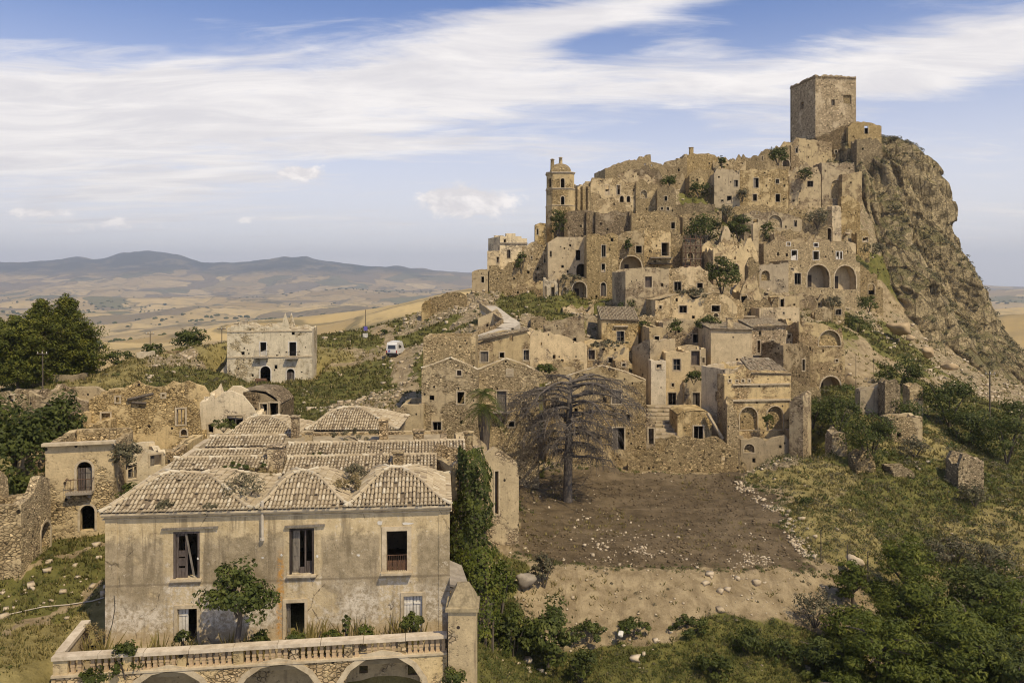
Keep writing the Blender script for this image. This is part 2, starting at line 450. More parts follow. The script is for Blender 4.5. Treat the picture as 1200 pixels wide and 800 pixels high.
def wall_mat(name, stone_a, stone_b, plaster, cover, stain=(0.07, 0.055, 0.04), stone_scale=3.9, joint=0.72, relief=0.09):
    """rubble masonry with what is left of its render over it; cover 0 bare stone .. 1 all rendered"""
    m, t, p = new_mat(name)
    co = t.n('TexCoord').outputs['Object']
    inf = t.n('ObjectInfo').outputs['Random']
    off = t.n('VectorMath', operation='ADD'); t.put(off.inputs[0], co); t.put(off.inputs[1], t.xyz(t.m('MULTIPLY', inf, 91.0), t.m('MULTIPLY', inf, 57.0), t.m('MULTIPLY', inf, 23.0)))
    v = off.outputs[0]
    sq = t.vscale(v, (1, 1, 1.55))
    wob = t.n('VectorMath', operation='ADD'); t.put(wob.inputs[0], sq)
    nn = t.n('TexNoise'); t.put(nn.inputs['Vector'], v); nn.inputs['Scale'].default_value = 2.0; nn.inputs['Detail'].default_value = 2
    sc_ = t.n('VectorMath', operation='SCALE'); t.put(sc_.inputs[0], nn.outputs['Color']); sc_.inputs['Scale'].default_value = 0.22
    t.put(wob.inputs[1], sc_.outputs[0])
    cellc = t.voro(wob.outputs[0], stone_scale, 'F1', 'Color')
    edge = t.voro(wob.outputs[0], stone_scale, 'DISTANCE_TO_EDGE', 'Distance')
    sep = t.n('SeparateColor'); t.put(sep.inputs[0], cellc)
    j = t.ramp(edge, 0.015, 0.10)
    st = t.mix(sep.outputs[0], stone_a, stone_b)
    st = t.mix(t.ramp(sep.outputs[1], 0.82, 0.92), st, tuple(min(1, c * 1.45) for c in stone_b))
    st = t.mix(t.ramp(sep.outputs[2], 0.90, 0.96), st, tuple(c * 0.32 for c in stone_a))
    st = t.mix(t.m('MULTIPLY', t.m('SUBTRACT', 1.0, j), joint), st, tuple(c * 0.34 for c in stone_a))
    big = t.noise(v, 0.22, 5, 0.62, 0.4)
    mid = t.noise(v, 0.9, 6, 0.68, 0.3)
    finen = t.noise(v, 7.0, 5, 0.7)
    st = t.mix(t.ramp(mid, 0.35, 0.7), st, t.mix(0.5, st, tuple(c * 0.62 for c in stone_a)))
    pl = t.mix(t.ramp(mid, 0.3, 0.72), tuple(c * 0.80 for c in plaster), tuple(min(1, c * 1.12) for c in plaster))
    pl = t.mix(t.ramp(finen, 0.35, 0.75), pl, t.mix(0.5, pl, tuple(c * 0.6 for c in plaster)))
    mask_in = t.m('ADD', t.m('MULTIPLY', big, 0.65), t.m('MULTIPLY', mid, 0.35))
    lo = 0.60 - 0.22 * cover
    mk = t.ramp(mask_in, lo - 0.035, lo + 0.035)
    col = t.mix(mk, st, pl)
    # rain streaks and soot below ledges
    stv = t.vscale(v, (1.6, 1.6, 0.16))
    streak = t.noise(stv, 1.3, 5, 0.65, 0.2)
    col = t.mix(t.m('MULTIPLY', t.ramp(streak, 0.52, 0.78), 0.55), col, stain)
    spots = t.noise(v, 2.6, 6, 0.75)
    col = t.mix(t.m('MULTIPLY', t.ramp(spots, 0.62, 0.76), 0.5), col, stain)
    hole = t.voro(t.vscale(v, (1, 1, .85)), 0.95, 'F1', 'Distance')
    col = t.mix(t.ramp(hole, 0.13, 0.085), col, (0.035, 0.027, 0.018))  # dark dots paint the shade of small putlog holes into the colour
    speck = t.noise(v, 4.4, 4, 0.75)
    col = t.mix(t.m('MULTIPLY', t.ramp(speck, 0.585, 0.66), 0.6), col, tuple(c * 0.30 for c in stone_a))
    hs = t.n('HueSaturation'); t.put(hs.inputs['Color'], col)
    t.put(hs.inputs['Value'], t.ramp(inf, 0, 1, 0.80, 1.18, False)); t.put(hs.inputs['Saturation'], t.ramp(t.m('FRACT', t.m('MULTIPLY', inf, 7.3)), 0, 1, 0.90, 1.08, False))
    t.put(p.inputs['Base Color'], hs.outputs[0])
    h_st = t.m('ADD', t.m('MULTIPLY', t.ramp(edge, 0.0, 0.16), 0.9), t.m('MULTIPLY', sep.outputs[1], 0.5))
    h_pl = t.m('ADD', 1.35, t.m('MULTIPLY', mid, 0.35))
    hm = t.n('Mix', data_type='FLOAT'); t.put(hm.inputs[0], mk); t.put(hm.inputs[2], h_st); t.put(hm.inputs[3], h_pl)
    h = t.m('ADD', hm.outputs[0], t.m('MULTIPLY', finen, 0.35))
    bump(t, p, h, 0.9, relief)
    p.inputs['Roughness'].default_value = 0.95
    return m

M = {}
M['stone'] = wall_mat('stone_rubble', (0.36, 0.262, 0.130), (0.54, 0.41, 0.215), (0.52, 0.395, 0.21), 0.10, stone_scale=4.8, joint=0.6)
M['ochre'] = wall_mat('stone_ochre', (0.36, 0.255, 0.12), (0.54, 0.40, 0.20), (0.56, 0.425, 0.225), 0.40)
M['raw'] = wall_mat('raw_masonry', (0.29, 0.215, 0.115), (0.48, 0.37, 0.205), (0.46, 0.35, 0.19), -0.5)
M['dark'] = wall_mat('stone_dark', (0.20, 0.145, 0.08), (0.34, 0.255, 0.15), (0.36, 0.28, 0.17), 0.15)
M['worn'] = wall_mat('worn_plaster', (0.33, 0.235, 0.125), (0.47, 0.355, 0.21), (0.52, 0.40, 0.22), 0.50)
M['pale'] = wall_mat('pale_plaster', (0.36, 0.27, 0.16), (0.50, 0.40, 0.26), (0.53, 0.41, 0.235), 0.80)
M['white'] = wall_mat('whitewash', (0.42, 0.34, 0.23), (0.56, 0.47, 0.33), (0.61, 0.505, 0.335), 0.76)
M['grey'] = wall_mat('grey_render', (0.28, 0.22, 0.14), (0.40, 0.32, 0.21), (0.43, 0.34, 0.21), 0.82)
M['lone'] = wall_mat('weathered_white', (0.36, 0.285, 0.17), (0.50, 0.41, 0.26), (0.54, 0.465, 0.33), 0.60)
M['tower'] = wall_mat('tower_stone', (0.33, 0.245, 0.135), (0.50, 0.39, 0.235), (0.47, 0.37, 0.23), 0.15, stone_scale=2.4)

def facade_mat():
    """old grey-brown render of the foreground house: ochre bands, pale patches, flaking"""
    m, t, p = new_mat('facade_render')
    v = t.n('TexCoord').outputs['Object']
    sep = t.n('SeparateXYZ'); t.put(sep.inputs[0], v)
    z = sep.outputs[2]
    big = t.noise(v, 0.35, 5, 0.6, 0.5); mid = t.noise(v, 1.6, 7, 0.7, 0.3); fin = t.noise(v, 9, 6, 0.75); mot = t.noise(v, 4.2, 6, 0.72, 0.2)
    grey = t.mix(t.ramp(mid, 0.3, 0.7), (0.225, 0.178, 0.105), (0.395, 0.315, 0.20))
    ochre = t.mix(t.ramp(mid, 0.3, 0.7), (0.42, 0.32, 0.175), (0.57, 0.455, 0.275))
    pale = t.mix(t.ramp(mot, 0.3, 0.7), (0.46, 0.385, 0.28), (0.66, 0.58, 0.45))
    top = t.ramp(t.m('ADD', z, t.m('MULTIPLY', t.m('SUBTRACT', mid, 0.5), 1.8)), 5.15, 5.75)
    bot = t.ramp(t.m('ADD', z, t.m('MULTIPLY', t.m('SUBTRACT', big, 0.5), 4.5)), 2.9, 1.6)
    c = t.mix(top, grey, ochre)
    c = t.mix(t.m('MULTIPLY', bot, t.ramp(mot, 0.32, 0.58)), c, pale)
    strip = 0.0
    for xc, hw in ((-4.9, 1.0), (1.2, .98), (6.2, 1.0)):
        dxx = t.m('ABSOLUTE', t.m('SUBTRACT', sep.outputs[0], xc))
        strip = t.m('MAXIMUM', strip, t.ramp(t.m('ADD', dxx, t.m('MULTIPLY', t.m('SUBTRACT', mid, 0.5), 0.55)), hw + .06, hw - .06))
    under = t.ramp(t.m('ADD', z, t.m('MULTIPLY', t.m('SUBTRACT', mid, 0.5), 0.8)), 3.75, 3.35)
    c = t.mix(t.m('MULTIPLY', t.m('MULTIPLY', strip, under), 0.85), c, t.mix(t.ramp(mot, 0.4, 0.62), ochre, pale))
    c = t.mix(t.m('MULTIPLY', t.m('MULTIPLY', strip, t.m('SUBTRACT', 1.0, under)), 0.8), c, ochre)
    base = t.ramp(t.m('ADD', z, t.m('MULTIPLY', t.m('SUBTRACT', mid, 0.5), 1.4)), 0.85, 0.45)
    c = t.mix(t.m('MULTIPLY', base, 0.8), c, (0.44, 0.34, 0.20))
    c = t.mix(t.m('MULTIPLY', t.ramp(big, 0.60, 0.66), 0.8), c, ochre)
    flk = t.noise(v, 2.3, 8, 0.78, 0.1)
    c = t.mix(t.m('MULTIPLY', t.ramp(flk, 0.60, 0.63), 0.7), c, pale)
    c = t.mix(t.m('MULTIPLY', t.ramp(flk, 0.42, 0.36), 0.4), c, (0.15, 0.12, 0.075))
    c = t.mix(t.m('MULTIPLY', t.ramp(fin, 0.60, 0.70), 0.75), c, (0.55, 0.47, 0.35))
    c = t.mix(t.m('MULTIPLY', t.ramp(fin, 0.42, 0.34), 0.65), c, (0.12, 0.095, 0.06))
    sv = t.vscale(v, (2.2, 2.2, 0.14))
    c = t.mix(t.m('MULTIPLY', t.ramp(t.noise(sv, 1.2, 5, 0.6), 0.5, 0.8), 0.55), c, (0.13, 0.105, 0.075))
    belt = t.m('ABSOLUTE', t.m('SUBTRACT', z, t.m('ADD', 3.05, t.m('MULTIPLY', mid, 0.1))))
    c = t.mix(t.m('MULTIPLY', t.ramp(belt, 0.10, 0.02), 0.6), c, (0.16, 0.125, 0.08))
    run = t.noise(t.vscale(v, (1.1, 1.1, 0.10)), 1.6, 6, 0.68, 0.3)
    c = t.mix(t.m('MULTIPLY', t.m('MULTIPLY', t.ramp(run, 0.53, 0.64), t.ramp(z, 1.2, 4.5)), 0.6), c, (0.15, 0.115, 0.07))
    rst = t.m('MULTIPLY', t.ramp(t.m('ABSOLUTE', t.m('SUBTRACT', sep.outputs[0], t.m('ADD', -0.2, t.m('MULTIPLY', mid, 0.5)))), 0.26, 0.06), t.ramp(mot, 0.40, 0.6))
    c = t.mix(t.m('MULTIPLY', rst, t.ramp(z, 5.0, 3.8)), c, (0.46, 0.24, 0.06))
    crk = t.voro(t.vscale(v, (1, 1, 0.6)), 0.55, 'DISTANCE_TO_EDGE')
    crk = t.m('ADD', crk, t.m('MULTIPLY', t.m('SUBTRACT', mid, 0.5), 0.12))
    c = t.mix(t.m('MULTIPLY', t.m('MULTIPLY', t.ramp(t.m('ABSOLUTE', crk), 0.012, 0.002), t.ramp(big, 0.5, 0.6)), 0.8), c, (0.06, 0.045, 0.03))
    t.put(p.inputs['Base Color'], c)
    bump(t, p, t.m('ADD', t.m('MULTIPLY', mot, 0.7), t.m('MULTIPLY', fin, 0.6)), 0.8, 0.05)
    return m
M['facade'] = facade_mat()

def tile_mat():
    m, t, p = new_mat('clay_tile')
    v = t.n('TexCoord').outputs['Object']
    r = t.n('NewGeometry').outputs['Random Per Island']
    big = t.noise(v, 0.5, 5, 0.65, 0.3); mid = t.noise(v, 5, 5, 0.7)
    a = t.mix(r, (0.34, 0.265, 0.165), (0.47, 0.385, 0.255))
    a = t.mix(t.ramp(t.m('FRACT', t.m('MULTIPLY', r, 13.7)), 0.86, 0.97), a, (0.54, 0.47, 0.34))
    a = t.mix(t.ramp(t.m('FRACT', t.m('MULTIPLY', r, 29.3)), 0.88, 0.97), a, (0.19, 0.145, 0.095))
    a = t.mix(t.m('MULTIPLY', t.ramp(big, 0.45, 0.75), 0.5), a, (0.33, 0.27, 0.17))
    a = t.mix(t.m('MULTIPLY', t.ramp(mid, 0.5, 0.75), 0.6), a, (0.17, 0.135, 0.09))
    t.put(p.inputs['Base Color'], a)
    bump(t, p, mid, 0.5, 0.02)
    return m
M['tile'] = tile_mat()

def simple(name, a, b, scale=3.0, rough=0.9, bumpd=0.02, stretch=(1, 1, 1), metallic=0.0):
    m, t, p = new_mat(name)
    v = t.vscale(t.n('TexCoord').outputs['Object'], stretch)
    n = t.noise(v, scale, 6, 0.7, 0.3)
    n2 = t.noise(v, scale * 0.2, 3, 0.5)
    t.put(p.inputs['Base Color'], t.mix(t.ramp(t.m('ADD', t.m('MULTIPLY', n, 0.7), t.m('MULTIPLY', n2, 0.3)), 0.32, 0.68), a, b))
    p.inputs['Roughness'].default_value = rough; p.inputs['Metallic'].default_value = metallic
    bump(t, p, n, 0.6, bumpd)
    return m
M['capstone'] = simple('lichen_capstone', (0.17, 0.135, 0.08), (0.40, 0.32, 0.19), 3.2, 0.95, 0.06)
M['tilebed'] = simple('channel_tile_bed', (0.09, 0.068, 0.045), (0.22, 0.17, 0.11), 3, 0.95, 0.03)
M['wood'] = simple('weathered_wood', (0.045, 0.035, 0.03), (0.15, 0.12, 0.10), 5, 0.85, 0.02, (3, 3, 0.4))
M['greywood'] = simple('grey_wood', (0.095, 0.082, 0.066), (0.25, 0.215, 0.17), 5, 0.85, 0.02, (3, 3, 0.4))
M['blackwood'] = simple('old_dark_wood', (0.02, 0.016, 0.013), (0.06, 0.045, 0.035), 5, 0.85, 0.02, (3, 3, 0.4))
M['whitepaint'] = simple('white_paint', (0.45, 0.41, 0.35), (0.70, 0.66, 0.58), 3, 0.7, 0.01)
M['surround'] = simple('pale_stone_surround', (0.33, 0.26, 0.165), (0.55, 0.455, 0.31), 2.5, 0.9, 0.03)
M['rust'] = simple('rusty_iron', (0.06, 0.04, 0.03), (0.17, 0.09, 0.05), 6, 0.75, 0.01)
M['iron'] = simple('dark_iron', (0.03, 0.028, 0.026), (0.07, 0.06, 0.05), 6, 0.6, 0.01)
M['roofdirt'] = simple('roof_dirt', (0.20, 0.155, 0.09), (0.40, 0.32, 0.20), 1.2, 0.95, 0.08)
M['concrete'] = simple('weathered_concrete', (0.33, 0.28, 0.21), (0.52, 0.46, 0.36), 1.4, 0.92, 0.03)
M['ash'] = simple('grey_stone', (0.20, 0.17, 0.13), (0.36, 0.31, 0.24), 1.6, 0.92, 0.03)
M['rail'] = simple('coping_stone', (0.36, 0.29, 0.20), (0.60, 0.51, 0.385), 2.0, 0.9, 0.03)
M['terracotta'] = simple('terracotta_baluster', (0.36, 0.25, 0.14), (0.52, 0.39, 0.24), 4.0, 0.9, 0.02)
M['rubble'] = simple('loose_stone', (0.34, 0.265, 0.165), (0.58, 0.485, 0.35), 1.1, 0.95, 0.03)
M['clod'] = simple('soil_clod', (0.08, 0.058, 0.033), (0.19, 0.14, 0.082), 2, 0.95, 0.03)
M['bark'] = simple('bark', (0.06, 0.048, 0.036), (0.15, 0.122, 0.092), 4, 0.95, 0.05, (2, 2, 0.4))
M['deadwood'] = simple('dead_branch', (0.062, 0.052, 0.042), (0.155, 0.130, 0.104), 4, 0.95, 0.03)
M['vanpaint'] = simple('van_paint', (0.50, 0.48, 0.44), (0.62, 0.60, 0.55), 0.8, 0.35, 0.0)
M['rubber'] = simple('rubber', (0.02, 0.02, 0.02), (0.035, 0.035, 0.035), 4, 0.8, 0.005)
M['purple'] = simple('violet_print', (0.12, 0.10, 0.34), (0.16, 0.13, 0.42), 4, 0.6, 0.0)
M['red'] = simple('red_lens', (0.30, 0.02, 0.015), (0.36, 0.03, 0.02), 4, 0.3, 0.0)

def glass_mat():
    m, t, p = new_mat('dusty_glass')
    t.put(p.inputs['Base Color'], (0.02, 0.024, 0.03)); p.inputs['Roughness'].default_value = 0.12
    p.inputs['Specular IOR Level'].default_value = 0.6
    return m
M['glass'] = glass_mat()

def leaf_mat(name, dark, mid, light, dry=None, trans=0.25):
    m, t, p = new_mat(name)
    r = t.n('NewGeometry').outputs['Random Per Island']
    v = t.n('NewGeometry').outputs['Position']
    n = t.noise(v, 0.9, 3, 0.6)
    c = t.mix(t.ramp(r, 0, 1, 0, 1, False), dark, mid)
    c = t.mix(t.m('MULTIPLY', t.ramp(n, 0.45, 0.7), 0.75), c, light)
    if dry:
        c = t.mix(t.ramp(t.m('FRACT', t.m('MULTIPLY', r, 17.3)), 0.86, 0.95), c, dry)
    t.put(p.inputs['Base Color'], c)
    p.inputs['Roughness'].default_value = 0.6
    p.inputs['Specular IOR Level'].default_value = 0.2
    tr = t.n('BsdfTranslucent'); t.put(tr.inputs[0], t.mix(0.5, c, light))
    mx = t.n('MixShader'); mx.inputs[0].default_value = trans
    out = [q for q in m.node_tree.nodes if q.type == 'OUTPUT_MATERIAL'][0]
    m.node_tree.links.new(p.outputs[0], mx.inputs[1]); m.node_tree.links.new(tr.outputs[0], mx.inputs[2]); m.node_tree.links.new(mx.outputs[0], out.inputs[0])
    return m
M['leaf_dark'] = leaf_mat('dark_leaf', (0.030, 0.038, 0.008), (0.070, 0.084, 0.016), (0.115, 0.128, 0.024))
M['leaf_mid'] = leaf_mat('mid_leaf', (0.034, 0.044, 0.010), (0.080, 0.098, 0.020), (0.14, 0.148, 0.032))
M['leaf_bright'] = leaf_mat('bright_leaf', (0.040, 0.052, 0.008), (0.098, 0.118, 0.016), (0.185, 0.19, 0.028))
M['leaf_pine'] = leaf_mat('pine_needle', (0.040, 0.052, 0.008), (0.110, 0.122, 0.017), (0.22, 0.205, 0.028))
M['leaf_grey'] = leaf_mat('grey_scrub', (0.07, 0.066, 0.036), (0.13, 0.118, 0.066), (0.17, 0.15, 0.08), (0.24, 0.18, 0.10))
M['leaf_dry'] = leaf_mat('dry_weed', (0.17, 0.12, 0.05), (0.28, 0.21, 0.10), (0.36, 0.28, 0.13), (0.13, 0.12, 0.04))
M['grass_g'] = leaf_mat('green_grass', (0.062, 0.062, 0.016), (0.120, 0.112, 0.030), (0.17, 0.155, 0.05), (0.26, 0.20, 0.09))
M['grass_d'] = leaf_mat('dry_grass', (0.14, 0.115, 0.036), (0.25, 0.20, 0.07), (0.34, 0.275, 0.10), (0.09, 0.09, 0.025))

def ground_mat():
    m, t, p = new_mat('ground_cover')
    v = t.n('NewGeometry').outputs['Position']
    at = t.n('VertexColor', layer_name='cover')
    sp = t.n('SeparateColor'); t.put(sp.inputs[0], at.outputs[0])
    g, d, r_ = sp.outputs
    s_ = at.outputs[1]
    far = t.n('Attribute', attribute_name='far').outputs['Fac']
    big = t.noise(v, 0.13, 5, 0.62, 0.4); mid = t.noise(v, 0.8, 6, 0.68, 0.3); fin = t.noise(v, 4.5, 6, 0.72)
    earth = t.mix(t.ramp(mid, 0.3, 0.7), (0.20, 0.148, 0.080), (0.365, 0.285, 0.165))
    earth = t.mix(t.m('MULTIPLY', t.ramp(fin, 0.45, 0.3), 0.6), earth, (0.15, 0.105, 0.06))
    rill = t.noise(t.vscale(v, (1.3, 0.22, 0.25)), 1.0, 5, 0.62, 0.4)
    earth = t.mix(t.m('MULTIPLY', t.ramp(rill, 0.50, 0.66), 0.55), earth, (0.17, 0.125, 0.07))
    green = t.mix(t.ramp(mid, 0.3, 0.7), (0.078, 0.078, 0.020), (0.160, 0.145, 0.040))
    dry = t.mix(t.ramp(mid, 0.3, 0.7), (0.155, 0.128, 0.046), (0.29, 0.235, 0.092))
    cell = t.voro(v, 1.3, 'F1', 'Color'); cs = t.n('SeparateColor'); t.put(cs.inputs[0], cell)
    ce = t.voro(v, 1.3, 'DISTANCE_TO_EDGE')
    rub = t.mix(cs.outputs[0], (0.20, 0.15, 0.09), (0.46, 0.37, 0.235))
    rub = t.mix(0.45, rub, earth)
    rub = t.mix(t.m('MULTIPLY', t.ramp(ce, 0.10, 0.02), 0.45), rub, (0.13, 0.10, 0.055))
    rub = t.mix(t.ramp(mid, 0.50, 0.66), rub, (0.13, 0.115, 0.05))
    soil = t.mix(t.ramp(mid, 0.3, 0.7), (0.072, 0.052, 0.028), (0.140, 0.102, 0.057))
    soil = t.mix(t.m('MULTIPLY', t.ramp(big, 0.52, 0.68), 0.5), soil, (0.20, 0.15, 0.088))
    soil = t.mix(t.m('MULTIPLY', t.ramp(fin, 0.58, 0.70), 0.6), soil, (0.26, 0.20, 0.125))
    rut = t.noise(t.vscale(v, (0.12, 1.1, 1)), 1.0, 5, 0.6, 0.5)
    soil = t.mix(t.m('MULTIPLY', t.ramp(rut, 0.56, 0.70), 0.45), soil, (0.22, 0.165, 0.10))
    def w(x, a=0.30):
        jit = t.m('ADD', x, t.m('MULTIPLY', t.m('SUBTRACT', t.m('ADD', t.m('MULTIPLY', mid, 0.6), t.m('MULTIPLY', big, 0.4)), 0.5), 1.3))
        return t.ramp(jit, a, a + 0.22)
    c = t.mix(w(r_), earth, rub)
    c = t.mix(w(d), c, dry)
    c = t.mix(w(g), c, green)
    c = t.mix(t.ramp(t.m('ADD', s_, t.m('MULTIPLY', t.m('SUBTRACT', mid, 0.5), 0.5)), 0.35, 0.6), c, soil)
    # the far plain: harvested fields, scrub and woods
    wob = t.n('TexNoise'); t.put(wob.inputs['Vector'], v); wob.inputs['Scale'].default_value = 0.0016; wob.inputs['Detail'].default_value = 4
    sc_ = t.n('VectorMath', operation='SCALE'); t.put(sc_.inputs[0], wob.outputs['Color']); sc_.inputs['Scale'].default_value = 900
    ad = t.n('VectorMath', operation='ADD'); t.put(ad.inputs[0], v); t.put(ad.inputs[1], sc_.outputs[0])
    flat = t.vscale(ad.outputs[0], (1, 0.55, 0))
    fc = t.voro(flat, 0.0034, 'F1', 'Color'); fs = t.n('SeparateColor'); t.put(fs.inputs[0], fc)
    fe = t.voro(flat, 0.0034, 'DISTANCE_TO_EDGE')
    field = t.mix(fs.outputs[0], (0.29, 0.205, 0.085), (0.50, 0.37, 0.165))
    field = t.mix(t.ramp(fs.outputs[1], 0.72, 0.78), field, (0.20, 0.155, 0.085))
    field = t.mix(t.ramp(fs.outputs[2], 0.86, 0.90), field, (0.155, 0.145, 0.065))
    field = t.mix(t.m('MULTIPLY', t.ramp(t.noise(v, 0.012, 5, 0.65), 0.40, 0.65), 0.45), field, (0.20, 0.16, 0.085))
    field = t.mix(t.m('MULTIPLY', t.ramp(fe, 0.030, 0.010), 0.6), field, (0.10, 0.09, 0.045))
    scrub = t.noise(t.vscale(ad.outputs[0], (1, 0.6, 1)), 0.0026, 9, 0.72, 0.6)
    field = t.mix(t.m('MULTIPLY', t.ramp(scrub, 0.56, 0.64), 0.8), field, t.mix(t.ramp(t.noise(v, 0.02, 4, 0.7), 0.4, 0.6), (0.045, 0.052, 0.026), (0.13, 0.11, 0.055)))
    high = t.n('SeparateXYZ'); t.put(high.inputs[0], v)
    mtn = t.ramp(t.m('ADD', high.outputs[2], t.m('MULTIPLY', t.m('SUBTRACT', t.noise(v, 0.0011, 6, 0.65), 0.5), 420)), 50, 190)
    wood = t.mix(t.ramp(t.noise(v, 0.0022, 6, 0.7), 0.5, 0.62), (0.04, 0.052, 0.038), (0.17, 0.145, 0.09))
    field = t.mix(t.m('MULTIPLY', mtn, 0.92), field, wood)
    c = t.mix(far, c, field)
    t.put(p.inputs['Base Color'], c)
    h = t.m('ADD', t.m('ADD', t.m('MULTIPLY', mid, 1.2), t.m('MULTIPLY', fin, 0.55)), t.m('MULTIPLY', t.m('MULTIPLY', t.ramp(ce, 0, 0.25), r_), 0.6))
    bump(t, p, t.m('MULTIPLY', h, t.m('SUBTRACT', 1.0, far)), 0.9, 0.25)
    return m
M['ground'] = ground_mat()

def rock_mat():
    m, t, p = new_mat('conglomerate_rock')
    v = t.n('NewGeometry').outputs['Position']
    big = t.noise(v, 0.07, 6, 0.65, 0.6); mid = t.noise(v, 0.45, 7, 0.74, 0.3); fin = t.noise(v, 2.6, 6, 0.78)
    peb = t.voro(v, 2.2, 'F1', 'Distance')
    vv = t.vscale(v, (1, 1, 0.28))
    crack = t.voro(vv, 0.30, 'DISTANCE_TO_EDGE'); crack2 = t.voro(vv, 0.95, 'DISTANCE_TO_EDGE')
    wob = t.m('MULTIPLY', t.m('SUBTRACT', mid, 0.5), 0.30)
    c1_ = t.ramp(t.m('ABSOLUTE', t.m('ADD', crack, wob)), 0.0, 0.07); c2_ = t.ramp(t.m('ABSOLUTE', t.m('ADD', crack2, t.m('MULTIPLY', wob, .7))), 0.0, 0.05)
    c = t.mix(t.ramp(mid, 0.32, 0.70), (0.24, 0.19, 0.105), (0.48, 0.375, 0.205))
    c = t.mix(t.m('MULTIPLY', t.ramp(big, 0.45, 0.58), 0.8), c, t.mix(t.ramp(mid, .35, .65), (0.36, 0.28, 0.15), (0.56, 0.44, 0.25)))
    c = t.mix(t.m('MULTIPLY', t.ramp(fin, 0.55, 0.36), 0.6), c, (0.085, 0.070, 0.045))
    c = t.mix(t.m('MULTIPLY', t.m('SUBTRACT', 1.0, c1_), 0.5), c, (0.09, 0.07, 0.04))
    c = t.mix(t.m('MULTIPLY', t.m('SUBTRACT', 1.0, c2_), 0.4), c, (0.08, 0.065, 0.04))
    nz = t.n('SeparateXYZ'); t.put(nz.inputs[0], t.n('NewGeometry').outputs['Normal'])
    veg = t.ramp(t.m('ADD', nz.outputs[2], t.m('MULTIPLY', t.m('SUBTRACT', mid, 0.5), 1.4)), 0.50, 0.72)
    c = t.mix(t.m('MULTIPLY', veg, 0.75), c, (0.130, 0.118, 0.046))
    t.put(p.inputs['Base Color'], c)
    h = t.m('ADD', t.m('ADD', t.m('MULTIPLY', mid, 1.8), t.m('MULTIPLY', fin, 0.9)), t.m('ADD', t.m('MULTIPLY', peb, 0.4), t.m('ADD', t.m('MULTIPLY', c1_, 0.9), t.m('MULTIPLY', c2_, 0.5))))
    bump(t, p, h, 1.0, 0.45)
    return m
M['rock'] = rock_mat()
# ------------------------------------------------------------------ ground sheet, rock, haze
def polar_sheet():
    a = np.radians(np.concatenate([np.arange(-80, -36, 1.0), np.arange(-36, 36, 0.125), np.arange(36, 80.1, 1.0)]))
    r = [24.0]
    while r[-1] < 15000:
        q = r[-1]
        r.append(q + max(0.16, q * (0.0058 if q < 330 else 0.022)))
    r = np.array(r)
    A, Rr = np.meshgrid(a, r)
    x, y = Rr * np.sin(A), Rr * np.cos(A)
    z = ground(x, y)
    na, nr = len(a), len(r)
    idx = np.arange(na * nr).reshape(nr, na)
    q = np.stack([idx[:-1, :-1], idx[:-1, 1:], idx[1:, 1:], idx[1:, :-1]], -1).reshape(-1, 4)
    V = np.stack([x, y, z], -1).reshape(-1, 3)
    o = np_mesh('ground', V, q, M['ground'], smooth=True)
    near = Rr.ravel() < 460
    cw = np.zeros((len(V), 5)); cw[near] = cover_w(x.ravel()[near], y.ravel()[near])
    col = o.data.color_attributes.new('cover', 'FLOAT_COLOR', 'POINT')
    col.data.foreach_set('color', cw[:, :4].astype(np.float32).ravel())
    fa = o.data.attributes.new('far', 'FLOAT', 'POINT')
    fa.data.foreach_set('value', sstep(Rr.ravel() + 40 * fbm(x.ravel() / 60, y.ravel() / 60, 0, 3, 2), 250, 420).astype(np.float32))
    tag(o, kind='structure')
    return o
